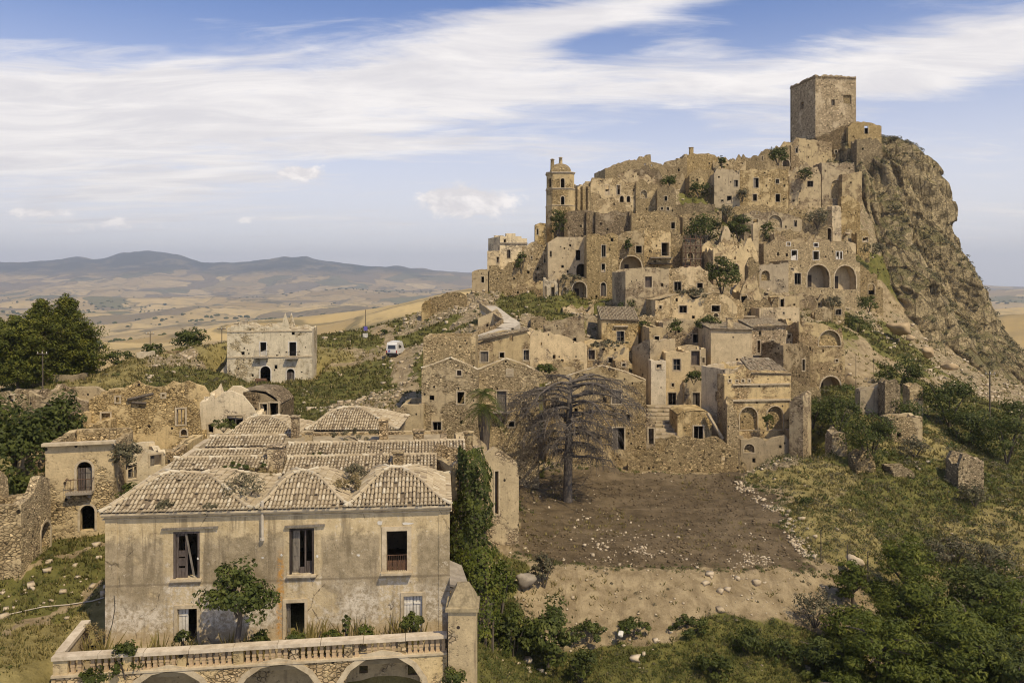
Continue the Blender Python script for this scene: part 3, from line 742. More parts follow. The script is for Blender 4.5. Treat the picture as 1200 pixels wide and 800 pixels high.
# the crag under the tower: a broken cone of conglomerate, its steep side to the right
ROCK_AX = (99.0, 236.0)
RZ = [-40, -24, -17, -12, -3, 11, 18, 32, 38, 40.5, 42, 43]
RA = [60, 49, 43, 37.5, 32, 25, 23.0, 21.5, 21.5, 18, 10, 0.5]     # across the view
RB = [72, 60, 56, 53, 47, 39, 34, 25, 19, 15, 9, 0.5]                # towards the view
def crag():
    nth, nz = 680, 330
    th = np.linspace(0, 2 * np.pi, nth, endpoint=False)
    tz = np.linspace(0, 1, nz)
    zz = -38 + (43 + 38) * tz
    TH, Z = np.meshgrid(th, zz)
    cx, sy = np.cos(TH), np.sin(TH)
    ra, rb = np.interp(Z, RZ, RA), np.interp(Z, RZ, RB)
    rad = ra * rb / np.sqrt((rb * cx) ** 2 + (ra * sy) ** 2)
    # fluted buttresses running down the face, ledges, fine breakage
    X0, Y0 = cx * rad, sy * rad
    tw = TH + 0.05 * fbm(X0 / 10, Y0 / 10, Z / 10, 3, 3) + 0.004 * Z
    def crease(n): return np.abs(n)                       # sharp clefts between bulging ribs
    r1 = crease(vnoise(tw * 3.4, Z * 0.012, 0, 5)); r2 = crease(vnoise(tw * 8.5 + 4, Z * 0.035, 0, 6)); r3 = crease(vnoise(tw * 21, Z / 11, 0, 8)); r4 = crease(vnoise(X0 / 2.4, Y0 / 2.4, Z / 4.5, 18))
    slab = np.floor((Z + 5 * vnoise(X0 / 12, Y0 / 12, Z / 16, 31)) / 4.2 + .8 * vnoise(X0 / 6, Y0 / 6, 0, 33))
    stepo = _hash(slab, np.floor(tw * 9), slab * 0, 7) - .5
    dis = 8.5 * (r1 - .58) + 5.0 * (r2 - .55) + 2.0 * (r3 - .5) + 0.85 * (r4 - .4) + 1.5 * stepo + 0.30 * fbm(X0 / 1.6, Y0 / 1.6, Z / 1.6, 3, 9) + 2.2 * fbm(X0 / 16, Y0 / 16, Z / 22, 2, 12)
    dis *= 0.15 + 0.85 * sstep(Z, 43, 33)
    edge = 0.45 + 0.55 * sstep(np.abs(sy), 0.05, 0.5)       # the outline keeps close to what one sees against the sky
    rr = np.maximum(rad + dis * edge, 0.3)
    V = np.stack([ROCK_AX[0] + cx * rr, ROCK_AX[1] + sy * rr, Z + 0.5 * fbm(X0 / 3, Y0 / 3, 0, 2, 14) * (Z < 40)], -1).reshape(-1, 3)
    idx = np.arange(nth * nz).reshape(nz, nth)
    nx = np.roll(idx, -1, 1)
    q = np.stack([idx[:-1], nx[:-1], nx[1:], idx[1:]], -1).reshape(-1, 4)
    o = np_mesh('rock_crag', V, q, M['rock'])
    tag(o, kind='structure')
    o['pts'] = 0; del o['pts']
    return V.reshape(nz, nth, 3)
CRAG_V = crag()

hz = MB(); hz.abox(-15600, 15600, -1500, 15600, -420, 560)
hm = bpy.data.materials.new('haze_air'); hm.use_nodes = True; hm.node_tree.nodes.clear()
_h = NT(hm.node_tree); _ho = _h.n('OutputMaterial'); _hv = _h.n('VolumePrincipled')
_hv.inputs['Color'].default_value = (0.79, 0.87, 1.0, 1); _hv.inputs['Density'].default_value = 0.000085
_hv.inputs['Anisotropy'].default_value = 0.2
hm.node_tree.links.new(_hv.outputs[0], _ho.inputs['Volume'])
tag(hz.build('haze', hm), kind='stuff')
# ------------------------------------------------------------------ masonry builder
def poly_at(poly, u):
    return float(np.interp(u, [p[0] for p in poly], [p[1] for p in poly]))

class Wall:
    """an upright wall from A to B (ground points), zb to a broken top line, with real openings through its thickness"""
    def __init__(s, A, B, thick, side):
        s.A, s.B = Vector((A[0], A[1], 0)), Vector((B[0], B[1], 0))
        s.L = (s.B - s.A).length
        s.t = (s.B - s.A).normalized()
        s.n = Vector((-s.t.y, s.t.x, 0)) * side     # points into the building
        s.th = thick
    def P(s, u, z, off=0.0):
        q = s.A + s.t * u + s.n * off
        return (q.x, q.y, z)
    def uz(s, px, py):
        """photo pixel -> (along, height) on this wall"""
        k = (px - CX) / F
        # x = k*y ; point A + t*u
        den_ = s.t.x - k * s.t.y
        u = (k * s.A.y - s.A.x) / den_
        y = s.A.y + s.t.y * u
        return u, (HY - py) / F * y
    def emit(s, mb, zb, top, ops=(), inner=True):
        cuts = {0.0, s.L}
        for u, z in top: cuts.add(min(max(u, 0), s.L))
        for o in ops:
            cuts.add(o[0]); cuts.add(o[1])
            if o[4]:
                for k in range(1, 8): cuts.add(o[0] + (o[1] - o[0]) * k / 8)
        n = max(2, int(s.L / 1.4))
        for k in range(n): cuts.add(s.L * k / n)
        cs = sorted(c for c in cuts if -1e-6 <= c <= s.L + 1e-6)
        cs = [c for i, c in enumerate(cs) if i == 0 or c - cs[i - 1] > 1e-4]
        th = s.th
        def otop(o, u):
            if not o[4]: return o[3]
            r = (o[1] - o[0]) / 2; c = (o[0] + o[1]) / 2
            h = min(r, (o[3] - o[2]) * 0.8) if o[4] == 1 else (o[3] - o[2]) * o[4]
            q = max(0.0, 1 - ((u - c) / r) ** 2)
            return o[3] - h + h * math.sqrt(q)
        for a, b in zip(cs[:-1], cs[1:]):
            m_ = (a + b) / 2
            ta, tb = poly_at(top, a), poly_at(top, b)
            spans = []; lo = (zb, zb)
            for o in sorted((o for o in ops if o[0] < m_ < o[1]), key=lambda o: o[2]):
                spans.append((lo, (o[2], o[2])))
                mb.quad(s.P(a, o[2]), s.P(b, o[2]), s.P(b, o[2], th), s.P(a, o[2], th))
                ua, ub = otop(o, a), otop(o, b)
                mb.quad(s.P(a, ua, th), s.P(b, ub, th), s.P(b, ub), s.P(a, ua))
                lo = (ua, ub)
            spans.append((lo, (max(ta, lo[0]), max(tb, lo[1]))))
            for l, h in spans:
                if h[0] - l[0] < 1e-4 and h[1] - l[1] < 1e-4: continue
                mb.quad(s.P(a, l[0]), s.P(b, l[1]), s.P(b, h[1]), s.P(a, h[0]))
                if inner: mb.quad(s.P(b, l[1], th), s.P(a, l[0], th), s.P(a, h[0], th), s.P(b, h[1], th))
            mb.quad(s.P(a, ta), s.P(b, tb), s.P(b, tb, th), s.P(a, ta, th))
        for o in ops:
            for u in (o[0], o[1]):
                zt = otop(o, u)
                if zt > o[2] + 1e-3:
                    mb.quad(s.P(u, o[2]), s.P(u, o[2], th), s.P(u, zt, th), s.P(u, zt))
        for u in (0, s.L):
            zt = poly_at(top, u)
            mb.quad(s.P(u, zb), s.P(u, zb, th), s.P(u, zt, th), s.P(u, zt))

def jagged(top, amp, rng, step=0.6):
    """a broken wall head along a given top line"""
    if amp <= 0: return list(top)
    out = []
    for (u0, z0), (u1, z1) in zip(top[:-1], top[1:]):
        n = max(1, int((u1 - u0) / step))
        bite = 0
        for k in range(n):
            f = k / n
            if bite <= 0 and amp >= .15 and rng.random() < .07 and .05 < f: bite = rng.choice((1, 2, 2, 3)); depth_ = rng.uniform(.4, 1.1)
            if bite > 0:
                bite -= 1; out.append((u0 + (u1 - u0) * f, z0 + (z1 - z0) * f - depth_ * rng.uniform(.6, 1.1))); continue
            out.append((u0 + (u1 - u0) * f, z0 + (z1 - z0) * f + (rng.uniform(-amp, amp * 0.6) if rng.random() < 0.8 else -amp * rng.uniform(1, 2))))
    out.append(top[-1])
    return out

def frame_part(w, o, parent, mat, name, sill=True, width=0.16, proud=0.04, lab=None):
    mb = MB(); u0, u1, z0, z1, arch = o[:5]
    t, n = w.t, w.n
    def bar(ua, ub, za, zb_):
        c = Vector(w.P((ua + ub) / 2, (za + zb_) / 2, 0.06 - proud / 2))
        mb.box(c, t * ((ub - ua) / 2), n * (0.06 + proud / 2), Vector((0, 0, (zb_ - za) / 2)))
    ztop = z1
    if arch:
        r = (u1 - u0) / 2; c = (u0 + u1) / 2
        h = min(r, (z1 - z0) * 0.8) if arch == 1 else (z1 - z0) * arch
        ztop = z1 - h
        pts = [(c - r * math.cos(math.pi * k / 8), ztop + h * math.sin(math.pi * k / 8)) for k in range(9)]
        pto = [(c - (r + width) * math.cos(math.pi * k / 8), ztop + (h + width) * math.sin(math.pi * k / 8)) for k in range(9)]
        for k in range(8):
            a, b, c2, d = pts[k], pts[k + 1], pto[k + 1], pto[k]
            mb.quad(w.P(*a, -proud), w.P(*b, -proud), w.P(*c2, -proud), w.P(*d, -proud))
            mb.quad(w.P(*a, -proud), w.P(*b, -proud), w.P(*b, 0.12), w.P(*a, 0.12))
            mb.quad(w.P(*d, -proud), w.P(*c2, -proud), w.P(*c2, 0.05), w.P(*d, 0.05))
    else:
        bar(u0 - width, u1 + width, z1 + 0.003, z1 + width)
    bar(u0 - width, u0 - 0.003, z0, ztop); bar(u1 + 0.003, u1 + width, z0, ztop)
    if sill: bar(u0 - width, u1 + width, z0 - width * 0.8, z0 - 0.003)
    ob = mb.build(name, mat, parent)
    if lab: ob['label'] = lab
    return ob

def leaf_panel(w, ua, ub, z0, z1, off, mat, name, parent, boards=3):
    """a shutter or door leaf: boards with gaps and two ledges"""
    mb = MB(); t, n = w.t, w.n; bw = (ub - ua) / boards
    for k in range(boards):
        mb.box(w.P(ua + bw * (k + 0.5), (z0 + z1) / 2, off), t * (bw / 2 - 0.012), n * 0.02, Vector((0, 0, (z1 - z0) / 2 - 0.01)))
    for f in (0.2, 0.8):
        mb.box(w.P((ua + ub) / 2, z0 + (z1 - z0) * f, off - 0.035), t * ((ub - ua) / 2 - 0.03), n * 0.014, Vector((0, 0, 0.05)))
    return mb.build(name, mat, parent)

def fill_opening(w, o, kind, root, mat):
    """what stands in an opening: w bare window, W casement, s shutters, d doorway, D door, a arch, A arched door, n blind niche, x boarded"""
    u0, u1, z0, z1, arch = o
    if kind in 'wWsx':
        fr = frame_part(w, o, root, mat, 'window', True, 0.13)
    elif kind in 'dD':
        fr = frame_part(w, o, root, mat, 'doorway', False, 0.15)
    elif kind in 'aA':
        fr = frame_part(w, o, root, mat, 'arch', False, 0.22 if u1 - u0 > 2 else 0.15)
    else:
        fr = frame_part(w, o, root, mat, 'niche', True, 0.12)
    mid = (u0 + u1) / 2
    ztop = z1 - (min((u1 - u0) / 2, (z1 - z0) * .8) * 0.9 if arch else 0)
    rq = (hash((round(u0 * 100), round(z0 * 100))) % 1000) / 1000
    if kind in 'wd' and u1 - u0 > .55 and rq < .55:
        mb = MB(); h_ = z1 - z0
        if rq < .22:       # half blocked with loose masonry
            zt = z0 + h_ * (.25 + rq)
            for k in range(3):
                a, b = u0 + (u1 - u0) * k / 3, u0 + (u1 - u0) * (k + 1) / 3
                mb.box(w.P((a + b) / 2, (z0 + zt + .12 * ((k * 7) % 3 - 1)) / 2 , .3), w.t * ((b - a) / 2 - .006), w.n * .12, Vector((0, 0, (zt - z0) / 2 + .06 * ((k * 7) % 3 - 1))))
            mb.build('rubble_infill', mat, fr)
        elif rq < .42:     # what is left of a wooden frame
            for uu, hh in ((u0 + .05, 1.0), (mid + .1 * rq, .96), (u1 - .05, .9)):
                mb.box(w.P(uu, z0 + h_ * hh / 2, .2), w.t * .035, w.n * .03, Vector((0, 0, h_ * hh / 2 - .005)))
            mb.box(w.P(mid, z1 - .06, .204), w.t * ((u1 - u0) / 2 - .1), w.n * .025, Vector((0, 0, .035)))
            mb.build('broken_frame', M['greywood'], fr)
        else:              # one leaf still hanging
            leaf_panel(w, u0 + .02, mid - .02, z0 + .03, z1 - .03, .2, M['greywood'], 'shutter', fr)
    if kind == 'W':
        mb = MB()
        for ua, ub in ((u0 + .01, u0 + .08), (mid - .04, mid + .04), (u1 - .08, u1 - .01)):
            mb.box(w.P((ua + ub) / 2, (z0 + z1) / 2, 0.25), w.t * ((ub - ua) / 2), w.n * 0.035, Vector((0, 0, (z1 - z0) / 2 - 0.02)))
        for zz in (z0 + .05, z0 + (z1 - z0) * .45, z1 - .05):
            mb.box(w.P(mid, zz, 0.254), w.t * ((u1 - u0) / 2 - .02), w.n * 0.03, Vector((0, 0, .035)))
        mb.build('casement', M['greywood'], fr)
        g = MB(); g.quad(w.P(u0 + .05, z0 + .05, .28), w.P(mid, z0 + .05, .28), w.P(mid, z1 - .05, .28), w.P(u0 + .05, z1 - .05, .28)); g.build('pane', M['glass'], fr)
    elif kind == 's':
        leaf_panel(w, u0 + .02, mid - .01, z0 + .03, z1 - .03, 0.18, M['greywood'], 'shutter', fr)
        leaf_panel(w, mid + .01, u1 - .02, z0 + .03, z1 - .03, 0.19, M['greywood'], 'shutter', fr)
    elif kind in 'DA':
        leaf_panel(w, u0 + .02, mid - .01, z0, ztop - .03, 0.22, M['wood'], 'door_leaf', fr)
        leaf_panel(w, mid + .01, u1 - .02, z0, ztop - .03, 0.24, M['greywood'], 'door_leaf', fr)
    elif kind == 'a' and u1 - u0 > 2.4:
        mb = MB(); dp = 2.1; q = 8; r = (u1 - u0) / 2
        for k in range(q):
            a, b = u0 + (u1 - u0) * k / q, u0 + (u1 - u0) * (k + 1) / q
            za, zb_ = (z1 - min(r, (z1 - z0) * .8) * (1 - math.sqrt(max(0, 1 - ((t_ - mid) / r) ** 2))) for t_ in (a, b))
            mb.quad(w.P(a, z0 - .3, dp), w.P(b, z0 - .3, dp), w.P(b, zb_ + .02, dp), w.P(a, za + .02, dp))
            mb.quad(w.P(a, za, w.th + .004), w.P(b, zb_, w.th + .004), w.P(b, zb_, dp), w.P(a, za, dp))
        for u in (u0, u1): mb.quad(w.P(u, z0 - .3, w.th + .004), w.P(u, z0 - .3, dp), w.P(u, z1 - r * .98, dp), w.P(u, z1 - r * .98, w.th + .004))
        mb.quad(w.P(u0, z0 - .1, .1), w.P(u1, z0 - .1, .1), w.P(u1, z0 - .1, dp), w.P(u0, z0 - .1, dp))
        mb.build('vault_lining', M['grey'], fr)
        dm = MB(); uu = u0 + (u1 - u0) * .36
        dm.box(w.P(uu, z0 + (z1 - z0) * .30, dp - .03), w.t * .42, w.n * .02, Vector((0, 0, (z1 - z0) * .26))); dm.build('dark_opening_panel', M['blackwood'], fr)  # dark panel stands in for the shade of an inner opening
    elif kind in 'nx':
        mb = MB(); k = 8
        mb.box(w.P(mid, (z0 + z1) / 2, 0.42), w.t * ((u1 - u0) / 2 - .004), w.n * 0.04, Vector((0, 0, (z1 - z0) / 2)))
        mb.build('niche_back' if kind == 'n' else 'board', M['stone'] if kind == 'n' else M['wood'], fr)
    return fr

def in_poly(p, poly):
    c = False; j = len(poly) - 1
    for i in range(len(poly)):
        (xi, yi), (xj, yj) = poly[i], poly[j]
        if (yi > p[1]) != (yj > p[1]) and p[0] < (xj - xi) * (p[1] - yi) / (yj - yi) + xi:
            c = not c
        j = i
    return c

def tile_slope(parent, corners, rng, pitch=0.215, course=0.37, name='roof_tiles', caps=True, gap=0.03, part=True, sub='under_roof'):
    """barrel tiles laid on one roof slope; corners[0]-[1] is the eave, the rest go round"""
    C = [Vector(c) for c in corners]
    o = C[0]; U = (C[1] - C[0]).normalized()
    Nn = U.cross(C[2] - C[0]).normalized()
    if Nn.z < 0: Nn = -Nn
    Vv = Nn.cross(U)
    if (C[2] - C[0]).dot(Vv) < 0: Vv = -Vv
    pl = [((c - o).dot(U), (c - o).dot(Vv)) for c in C]
    umin, umax = min(p[0] for p in pl), max(p[0] for p in pl); vmax = max(p[1] for p in pl)
    nu = max(1, int(round((umax - umin) / pitch))); nv = max(1, int(round(vmax / course)))
    pu, pv_ = (umax - umin) / nu, vmax / nv
    base = MB()
    base.quad(*[tuple(c - Nn * 0.02) for c in C])
    base.quad(*[tuple(c - Nn * 0.16) for c in reversed(C)])
    for a, b in zip(C, C[1:] + C[:1]):
        base.quad(tuple(a - Nn * .02), tuple(b - Nn * .02), tuple(b - Nn * .16), tuple(a - Nn * .16))
    ub = base.build('roof', M['tilebed'], parent)
    vs, fs = [], []
    seg = 4
    for i in range(nu):
        uc = umin + (i + 0.5) * pu + rng.uniform(-.02, .02)
        drift = rng.uniform(-.05, .05)
        for j in range(nv):
            vc = (j + 0.5) * pv_
            if not in_poly((uc, vc), pl) or rng.random() < gap: continue
            yaw = rng.uniform(-.05, .05); lift = rng.uniform(0, .025)
            v0, v1 = vc - pv_ * .62 + rng.uniform(-.04, .04) + drift, vc + pv_ * .5
            b0 = len(vs)
            for (vv, rr, hh) in ((v0, pu * .40, .06 + lift), (v1, pu * .31, .01 + lift)):
                for k in range(seg + 1):
                    a = math.pi * k / seg
                    q = o + U * (uc - rr * math.cos(a) + yaw * (vv - vc)) + Vv * vv + Nn * (hh + math.sin(a) * rr * .85)
                    vs.append(tuple(q))
            for k in range(seg):
                fs.append((b0 + k, b0 + k + 1, b0 + seg + 2 + k, b0 + seg + 1 + k))
            fs.append(tuple(b0 + k for k in range(seg + 1)))
    if vs:
        mb = MB(); mb.v, mb.f = vs, fs
        tag(mb.build('roof_tile', M['tile'], ub), kind='stuff')
    return ub

def pavilion_roof(parent, frame, u0, u1, ua, ub, o0, o1, oa, zb, H, rng, pitch=.205, course=.35, bell=.8):
    """a hipped roof with softly swelling slopes, every barrel tile laid; frame(u, off, z) gives world points"""
    def s(t):
        t = min(max(t, 0.0), 1.0); return (1 - bell) * t + bell * t * t * (3 - 2 * t)
    def terms(u, o):
        return (s((o - o0) / (oa - o0)), s((u - u0) / (ua - u0)), s((u1 - u) / (u1 - ub)), s((o1 - o) / (o1 - oa)))
    def z(u, o):
        q = sum(max(t_, 1e-3) ** -3.5 for t_ in terms(u, o)) ** (-1 / 3.5)
        return zb + H * 1.486 * q + (.05 * math.sin(u * 2.1 + o) + .03 * math.sin(u * 5.3 - o * 3)) * q
    def pt(u, o, h=0.0): return Vector(frame(u, z(u, o) + h, o))
    n1, n2 = max(8, int((u1 - u0) / .35)), max(8, int((o1 - o0) / .35))
    bm_ = MB(); G = [[tuple(pt(u0 + (u1 - u0) * i / n1, o0 + (o1 - o0) * j / n2, -.03)) for j in range(n2 + 1)] for i in range(n1 + 1)]
    for i in range(n1):
        for j in range(n2): bm_.quad(G[i][j], G[i + 1][j], G[i + 1][j + 1], G[i][j + 1])
    bm_.quad(*[frame(u, zb - .09, o) for u, o in ((u0, o0), (u1, o0), (u1, o1), (u0, o1))])
    bed = bm_.build('roof', M['tilebed'], parent)
    mb = MB()
    def tile(a, b, side, r):
        d = (b - a).normalized(); nrm = side.cross(d); nrm = -nrm if nrm.z < 0 else nrm
        i = len(mb.v); lift = rng.uniform(0, .03); sh = side * rng.uniform(-.015, .015)
        for p, rr, hh in ((a - d * course * .12, r * .86, .05 + lift), (b, r * .66, .0 + lift)):
            for k in range(5):
                an = math.pi * k / 4; mb.v.append(tuple(p + sh - side * (rr * math.cos(an)) + nrm * (hh + math.sin(an) * rr * .9)))
        for k in range(4): mb.f.append((i + k, i + k + 1, i + 6 + k, i + 5 + k))
        mb.f.append(tuple(i + k for k in range(5)))
    uv = (Vector(frame(1, 0, 0)) - Vector(frame(0, 0, 0))); ov = (Vector(frame(0, 0, 1)) - Vector(frame(0, 0, 0)))
    n = int((u1 - u0) / pitch)
    for i in range(n):
        u = u0 + (u1 - u0) * (i + .5) / n; j0 = rng.uniform(-.08, .02)
        for j in range(int((oa - o0) / course) + 1):
            a, b = o0 + j * course + j0, o0 + (j + 1) * course + j0
            t = terms(u, (a + b) / 2)
            if t[0] <= min(t[1:]) + .02 and rng.random() > .035: tile(pt(u, a), pt(u, min(b, oa)), uv, pitch / 2)
    n = int((o1 - o0) / pitch)
    for i in range(n):
        o = o0 + (o1 - o0) * (i + .5) / n
        for sgn, ue, ut in ((1, u0, ua), (-1, u1, ub)):
            for j in range(int(abs(ut - ue) / course) + 1):
                a, b = ue + sgn * j * course, ue + sgn * (j + 1) * course
                t = terms((a + b) / 2, o); me = t[1] if sgn > 0 else t[2]
                if me < min(t[0], t[3]) and rng.random() > .02: tile(pt(a, o), pt(b, o), ov, pitch / 2)
    tag(mb.build('roof_tile', M['tile'], bed), kind='stuff')
    hip = lambda c, e: [tuple(pt(c[0] + (e[0] - c[0]) * k / 6, c[1] + (e[1] - c[1]) * k / 6, .05)) for k in range(7)]
    for c, e in (((u0, o0), (ua, oa)), ((u1, o0), (ub, oa)), ((u0, o1), (ua, oa)), ((u1, o1), (ub, oa))): ridge_tiles(bed, hip(c, e), rng, .115)
    if ub - ua > .3: ridge_tiles(bed, [tuple(pt(ua, oa, .05)), tuple(pt(ub, oa, .05))], rng, .115)
    return bed

def ridge_tiles(parent, pts, rng, r=0.14):
    mb = MB()
    for a, b in zip(pts[:-1], pts[1:]):
        a, b = Vector(a), Vector(b); L = (b - a).length; n = max(1, int(L / .42)); d = (b - a).normalized()
        s = d.cross(Vector((0, 0, 1))).normalized(); up = s.cross(d)
        for k in range(n):
            p0, p1 = a + d * (L * k / n - .04), a + d * (L * (k + 1) / n)
            i = len(mb.v)
            for p, rr, h in ((p0, r * 1.05, .03 + rng.uniform(0, .03)), (p1, r * .85, rng.uniform(0, .02))):
                for m_ in range(5):
                    an = math.pi * m_ / 4
                    mb.v.append(tuple(p + s * (rr * math.cos(an)) + up * (rr * math.sin(an) + h)))
            for m_ in range(4):
                mb.f.append((i + m_, i + m_ + 1, i + m_ + 6, i + m_ + 5))
            mb.f.append(tuple(i + m_ for m_ in range(5)))
    return tag(mb.build('ridge_tile', M['tile'], parent), kind='stuff')

def parse_ops(s):
    """'w 10 20 30 40; d ...' : kind x0 y0 x1 y1 [arch]"""
    out = []
    for q in (s or '').split(';'):
        f = q.split()
        if f:
            out.append((f[0], *[float(v) for v in f[1:5]]))
    return out

BUILT = {}
def B(name, label, cat, top, yb, ops='', d=None, dr=None, D=7.0, mat='stone', jag=0.22, roof='deck', group=None, frame='surround', back=None, deep=4.5, deck=0.55, th=0.5, left='', pitch=0.32, lean=0.0, sideops=True):
    """One building or ruin. top: photo points (x, y) of its wall head from left to right; yb: photo row of its foot.
    d, dr: distance of its left and right corner (found from the ground when not given); D: how far it goes back."""
    rng = random.Random(label)
    x0, x1 = top[0][0], top[-1][0]
    if d is None: d = hit((x0 + x1) / 2, yb)
    if dr is None: dr = d
    A, Bp = W(x0, yb, d), W(x1, yb, dr)
    w = Wall(A, Bp, th, 1)
    base = (A + Bp) / 2
    zfoot = (HY - yb) / F * (d + dr) / 2
    CUTS.append((A.x, A.y, w.t.x, w.t.y, w.L, D, zfoot))
    root = thing(name, label, cat, (base.x + w.n.x * D / 2, base.y + w.n.y * D / 2, zfoot), group)
    tl = [w.uz(x, y) for x, y in top]
    tl = [(min(max(u, 0), w.L), z) for u, z in tl]
    tl[0] = (0, tl[0][1]); tl[-1] = (w.L, tl[-1][1])
    tl = [t for i, t in enumerate(tl) if i == 0 or t[0] > tl[i - 1][0] + .02]
    zb = zfoot - deep
    pop = []
    for k, a, b, c, e in parse_ops(ops):
        u0, z1 = w.uz(a, b); u1, z0 = w.uz(c, e)
        u0, u1 = max(u0, .15), min(u1, w.L - .15)
        if u1 - u0 < .2: continue
        zc = poly_at(tl, (u0 + u1) / 2)
        z1 = min(z1, zc - .25)
        arch = 1 if k in 'aAn' else 0
        if k == 'v': k, arch = 'a', 1
        pop.append((k, (u0, u1, z0, z1, arch)))
    if d > 70 and w.L > 3:          # small square beam holes and vents left in the masonry
        for _ in range(int(w.L * max(1, (tl[len(tl) // 2][1] - zfoot)) / 9)):
            hw = rng.uniform(.10, .26); uc = rng.uniform(.8, w.L - .8); zc = rng.uniform(zfoot + .6, max(zfoot + .8, poly_at(tl, uc) - .7)); hh = hw * rng.uniform(.9, 1.5)
            if any(o[0] - .55 - hw < uc < o[1] + .55 + hw and o[2] - .5 - hh < zc < o[3] + .6 + hh for _, o in pop): continue
            if any(abs(uc - (o[0] + o[1]) / 2) < hw + (o[1] - o[0]) / 2 + .05 for _, o in pop if _ != 'h') and False: continue
            pop.append(('h', (uc - hw, uc + hw, zc - hh, zc + hh, 0)))
        keep_ = []
        for k, o in pop:            # no two holes may share a stretch of wall at overlapping heights
            if k == 'h' and any(o[0] < p[0] < o[1] or o[0] < p[1] < o[1] or p[0] < o[0] < p[1] for q, p in keep_ if q == 'h' or True if not (o[3] < p[2] - .05 or o[2] > p[3] + .05)): continue
            keep_.append((k, o))
        pop = keep_
    mb = MB()
    jt = jagged(tl, jag * (1.35 if jag >= .1 else 1), rng)
    w.emit(mb, zb, jt, [o for _, o in pop])
    Ar, Br = Vector(w.P(0, 0, D)), Vector(w.P(w.L, 0, D))
    bl = back if back is not None else 0.0
    htop = [(u, z + bl) for u, z in tl]
    # side walls run between front and back; the head slopes from the front corner to the back one
    lw = Wall(w.P(0, 0, th), w.P(0, 0, D - th), th, -1); rw = Wall(w.P(w.L, 0, th), w.P(w.L, 0, D - th), th, 1)
    lop = []
    for k, a, b, c, e in parse_ops(left):      # left-hand openings: fractions along (front to back) and up
        lop.append((k, (a * lw.L, c * lw.L, zfoot + b, zfoot + e, 0)))
    lw.emit(mb, zb, jagged([(0, tl[0][1]), (lw.L, htop[0][1])], jag, rng), [o for _, o in lop])
    rw.emit(mb, zb, jagged([(0, tl[-1][1]), (rw.L, htop[-1][1])], jag, rng))
    bw = Wall(w.P(0, 0, D - th), w.P(w.L, 0, D - th), th, 1)
    bw.emit(mb, zb, jagged([(u, z) for u, z in htop], jag, rng))
    wl = mb.build('wall', M[mat], root)
    for k, o in pop:
        if k != 'h': fill_opening(w, o, k, root, M[frame])
    for k, o in lop: fill_opening(lw, o, k, root, M[frame])
    zmin = min(z for _, z in tl)
    if roof == 'deck' or roof == 'open':
        zd = zmin + min(0, bl) - deck
        n1, n2 = max(2, int(w.L / 1.6)), max(2, int((D - 2 * th) / 1.6))
        gv = [[w.P(th + .002 + (w.L - 2 * th - .004) * i / n1, zd + rng.uniform(-.12, .25), th + .002 + (D - 2 * th - .004) * j / n2) for j in range(n2 + 1)] for i in range(n1 + 1)]
        dk = MB()
        for i in range(n1):
            for j in range(n2):
                dk.quad(gv[i][j], gv[i + 1][j], gv[i + 1][j + 1], gv[i][j + 1])
        dk.build('shade_deck', M['roofdirt'], root)  # rubble deck added below the open top to keep the inside dark
    elif roof == 'shed':
        h = D * pitch
        e = .25
        zl, zr = tl[0][1] + .05, tl[-1][1] + .05
        tile_slope(root, [w.P(-.15, zl - .08, -e), w.P(w.L + .15, zr - .08, -e), w.P(w.L + .15, zr + h, D), w.P(-.15, zl + h, D)], rng)
        mb2 = MB()
        for u in (th * .5, w.L - th * .5):
            mb2.quad(w.P(u, tl[0][1], 0), w.P(u, tl[0][1], D), w.P(u, tl[0][1] + h - .1, D))
        mb2.quad(w.P(0, zmin, D), w.P(w.L, zmin, D), w.P(w.L, zmin + h, D), w.P(0, zmin + h, D))
        mb2.build('gable', M[mat], root)
    elif roof == 'gable':          # gable end to the front: slopes follow the top line and run back
        for (ua, za), (ub_, zb2) in zip(tl[:-1], tl[1:]):
            lo, hi = ((ua, za), (ub_, zb2)) if za < zb2 else ((ub_, zb2), (ua, za))
            s_ = -1 if lo[0] < hi[0] else 1
            tile_slope(root, [w.P(lo[0] + s_ * .25, lo[1] + .06, -.12), w.P(lo[0] + s_ * .25, lo[1] + .06, D), w.P(hi[0], hi[1] + .12, D), w.P(hi[0], hi[1] + .12, -.12)], rng)
        k = max(range(len(tl)), key=lambda i: tl[i][1])
        ridge_tiles(root, [w.P(tl[k][0], tl[k][1] + .12, -.1), w.P(tl[k][0], tl[k][1] + .12, D)], rng)
    elif roof == 'coping':         # roof fallen in: only the tiles bedded along the gable head are left
        zd = zmin - deck
        ridge_tiles(root, [w.P(u, z + .02, th * .5) for u, z in tl], rng, .12)
        dk = MB(); dk.quad(w.P(th, zd, th), w.P(w.L - th, zd, th), w.P(w.L - th, zd, D - th), w.P(th, zd, D - th)); dk.build('shade_deck', M['roofdirt'], root)  # added deck keeps daylight out of the roofless inside
    elif roof == 'vault':
        n = 10; dk = MB()
        for i in range(n):
            a, b = w.L * i / n, w.L * (i + 1) / n
            za, zb_ = poly_at(tl, a), poly_at(tl, b)
            dk.quad(w.P(a, za + .06, .05), w.P(b, zb_ + .06, .05), w.P(b, zb_ + .06, D), w.P(a, za + .06, D))
        dk.build('vaulted_roof', M[mat], root)
    BUILT[label] = (root, w, D, zfoot, tl)
    return root, w

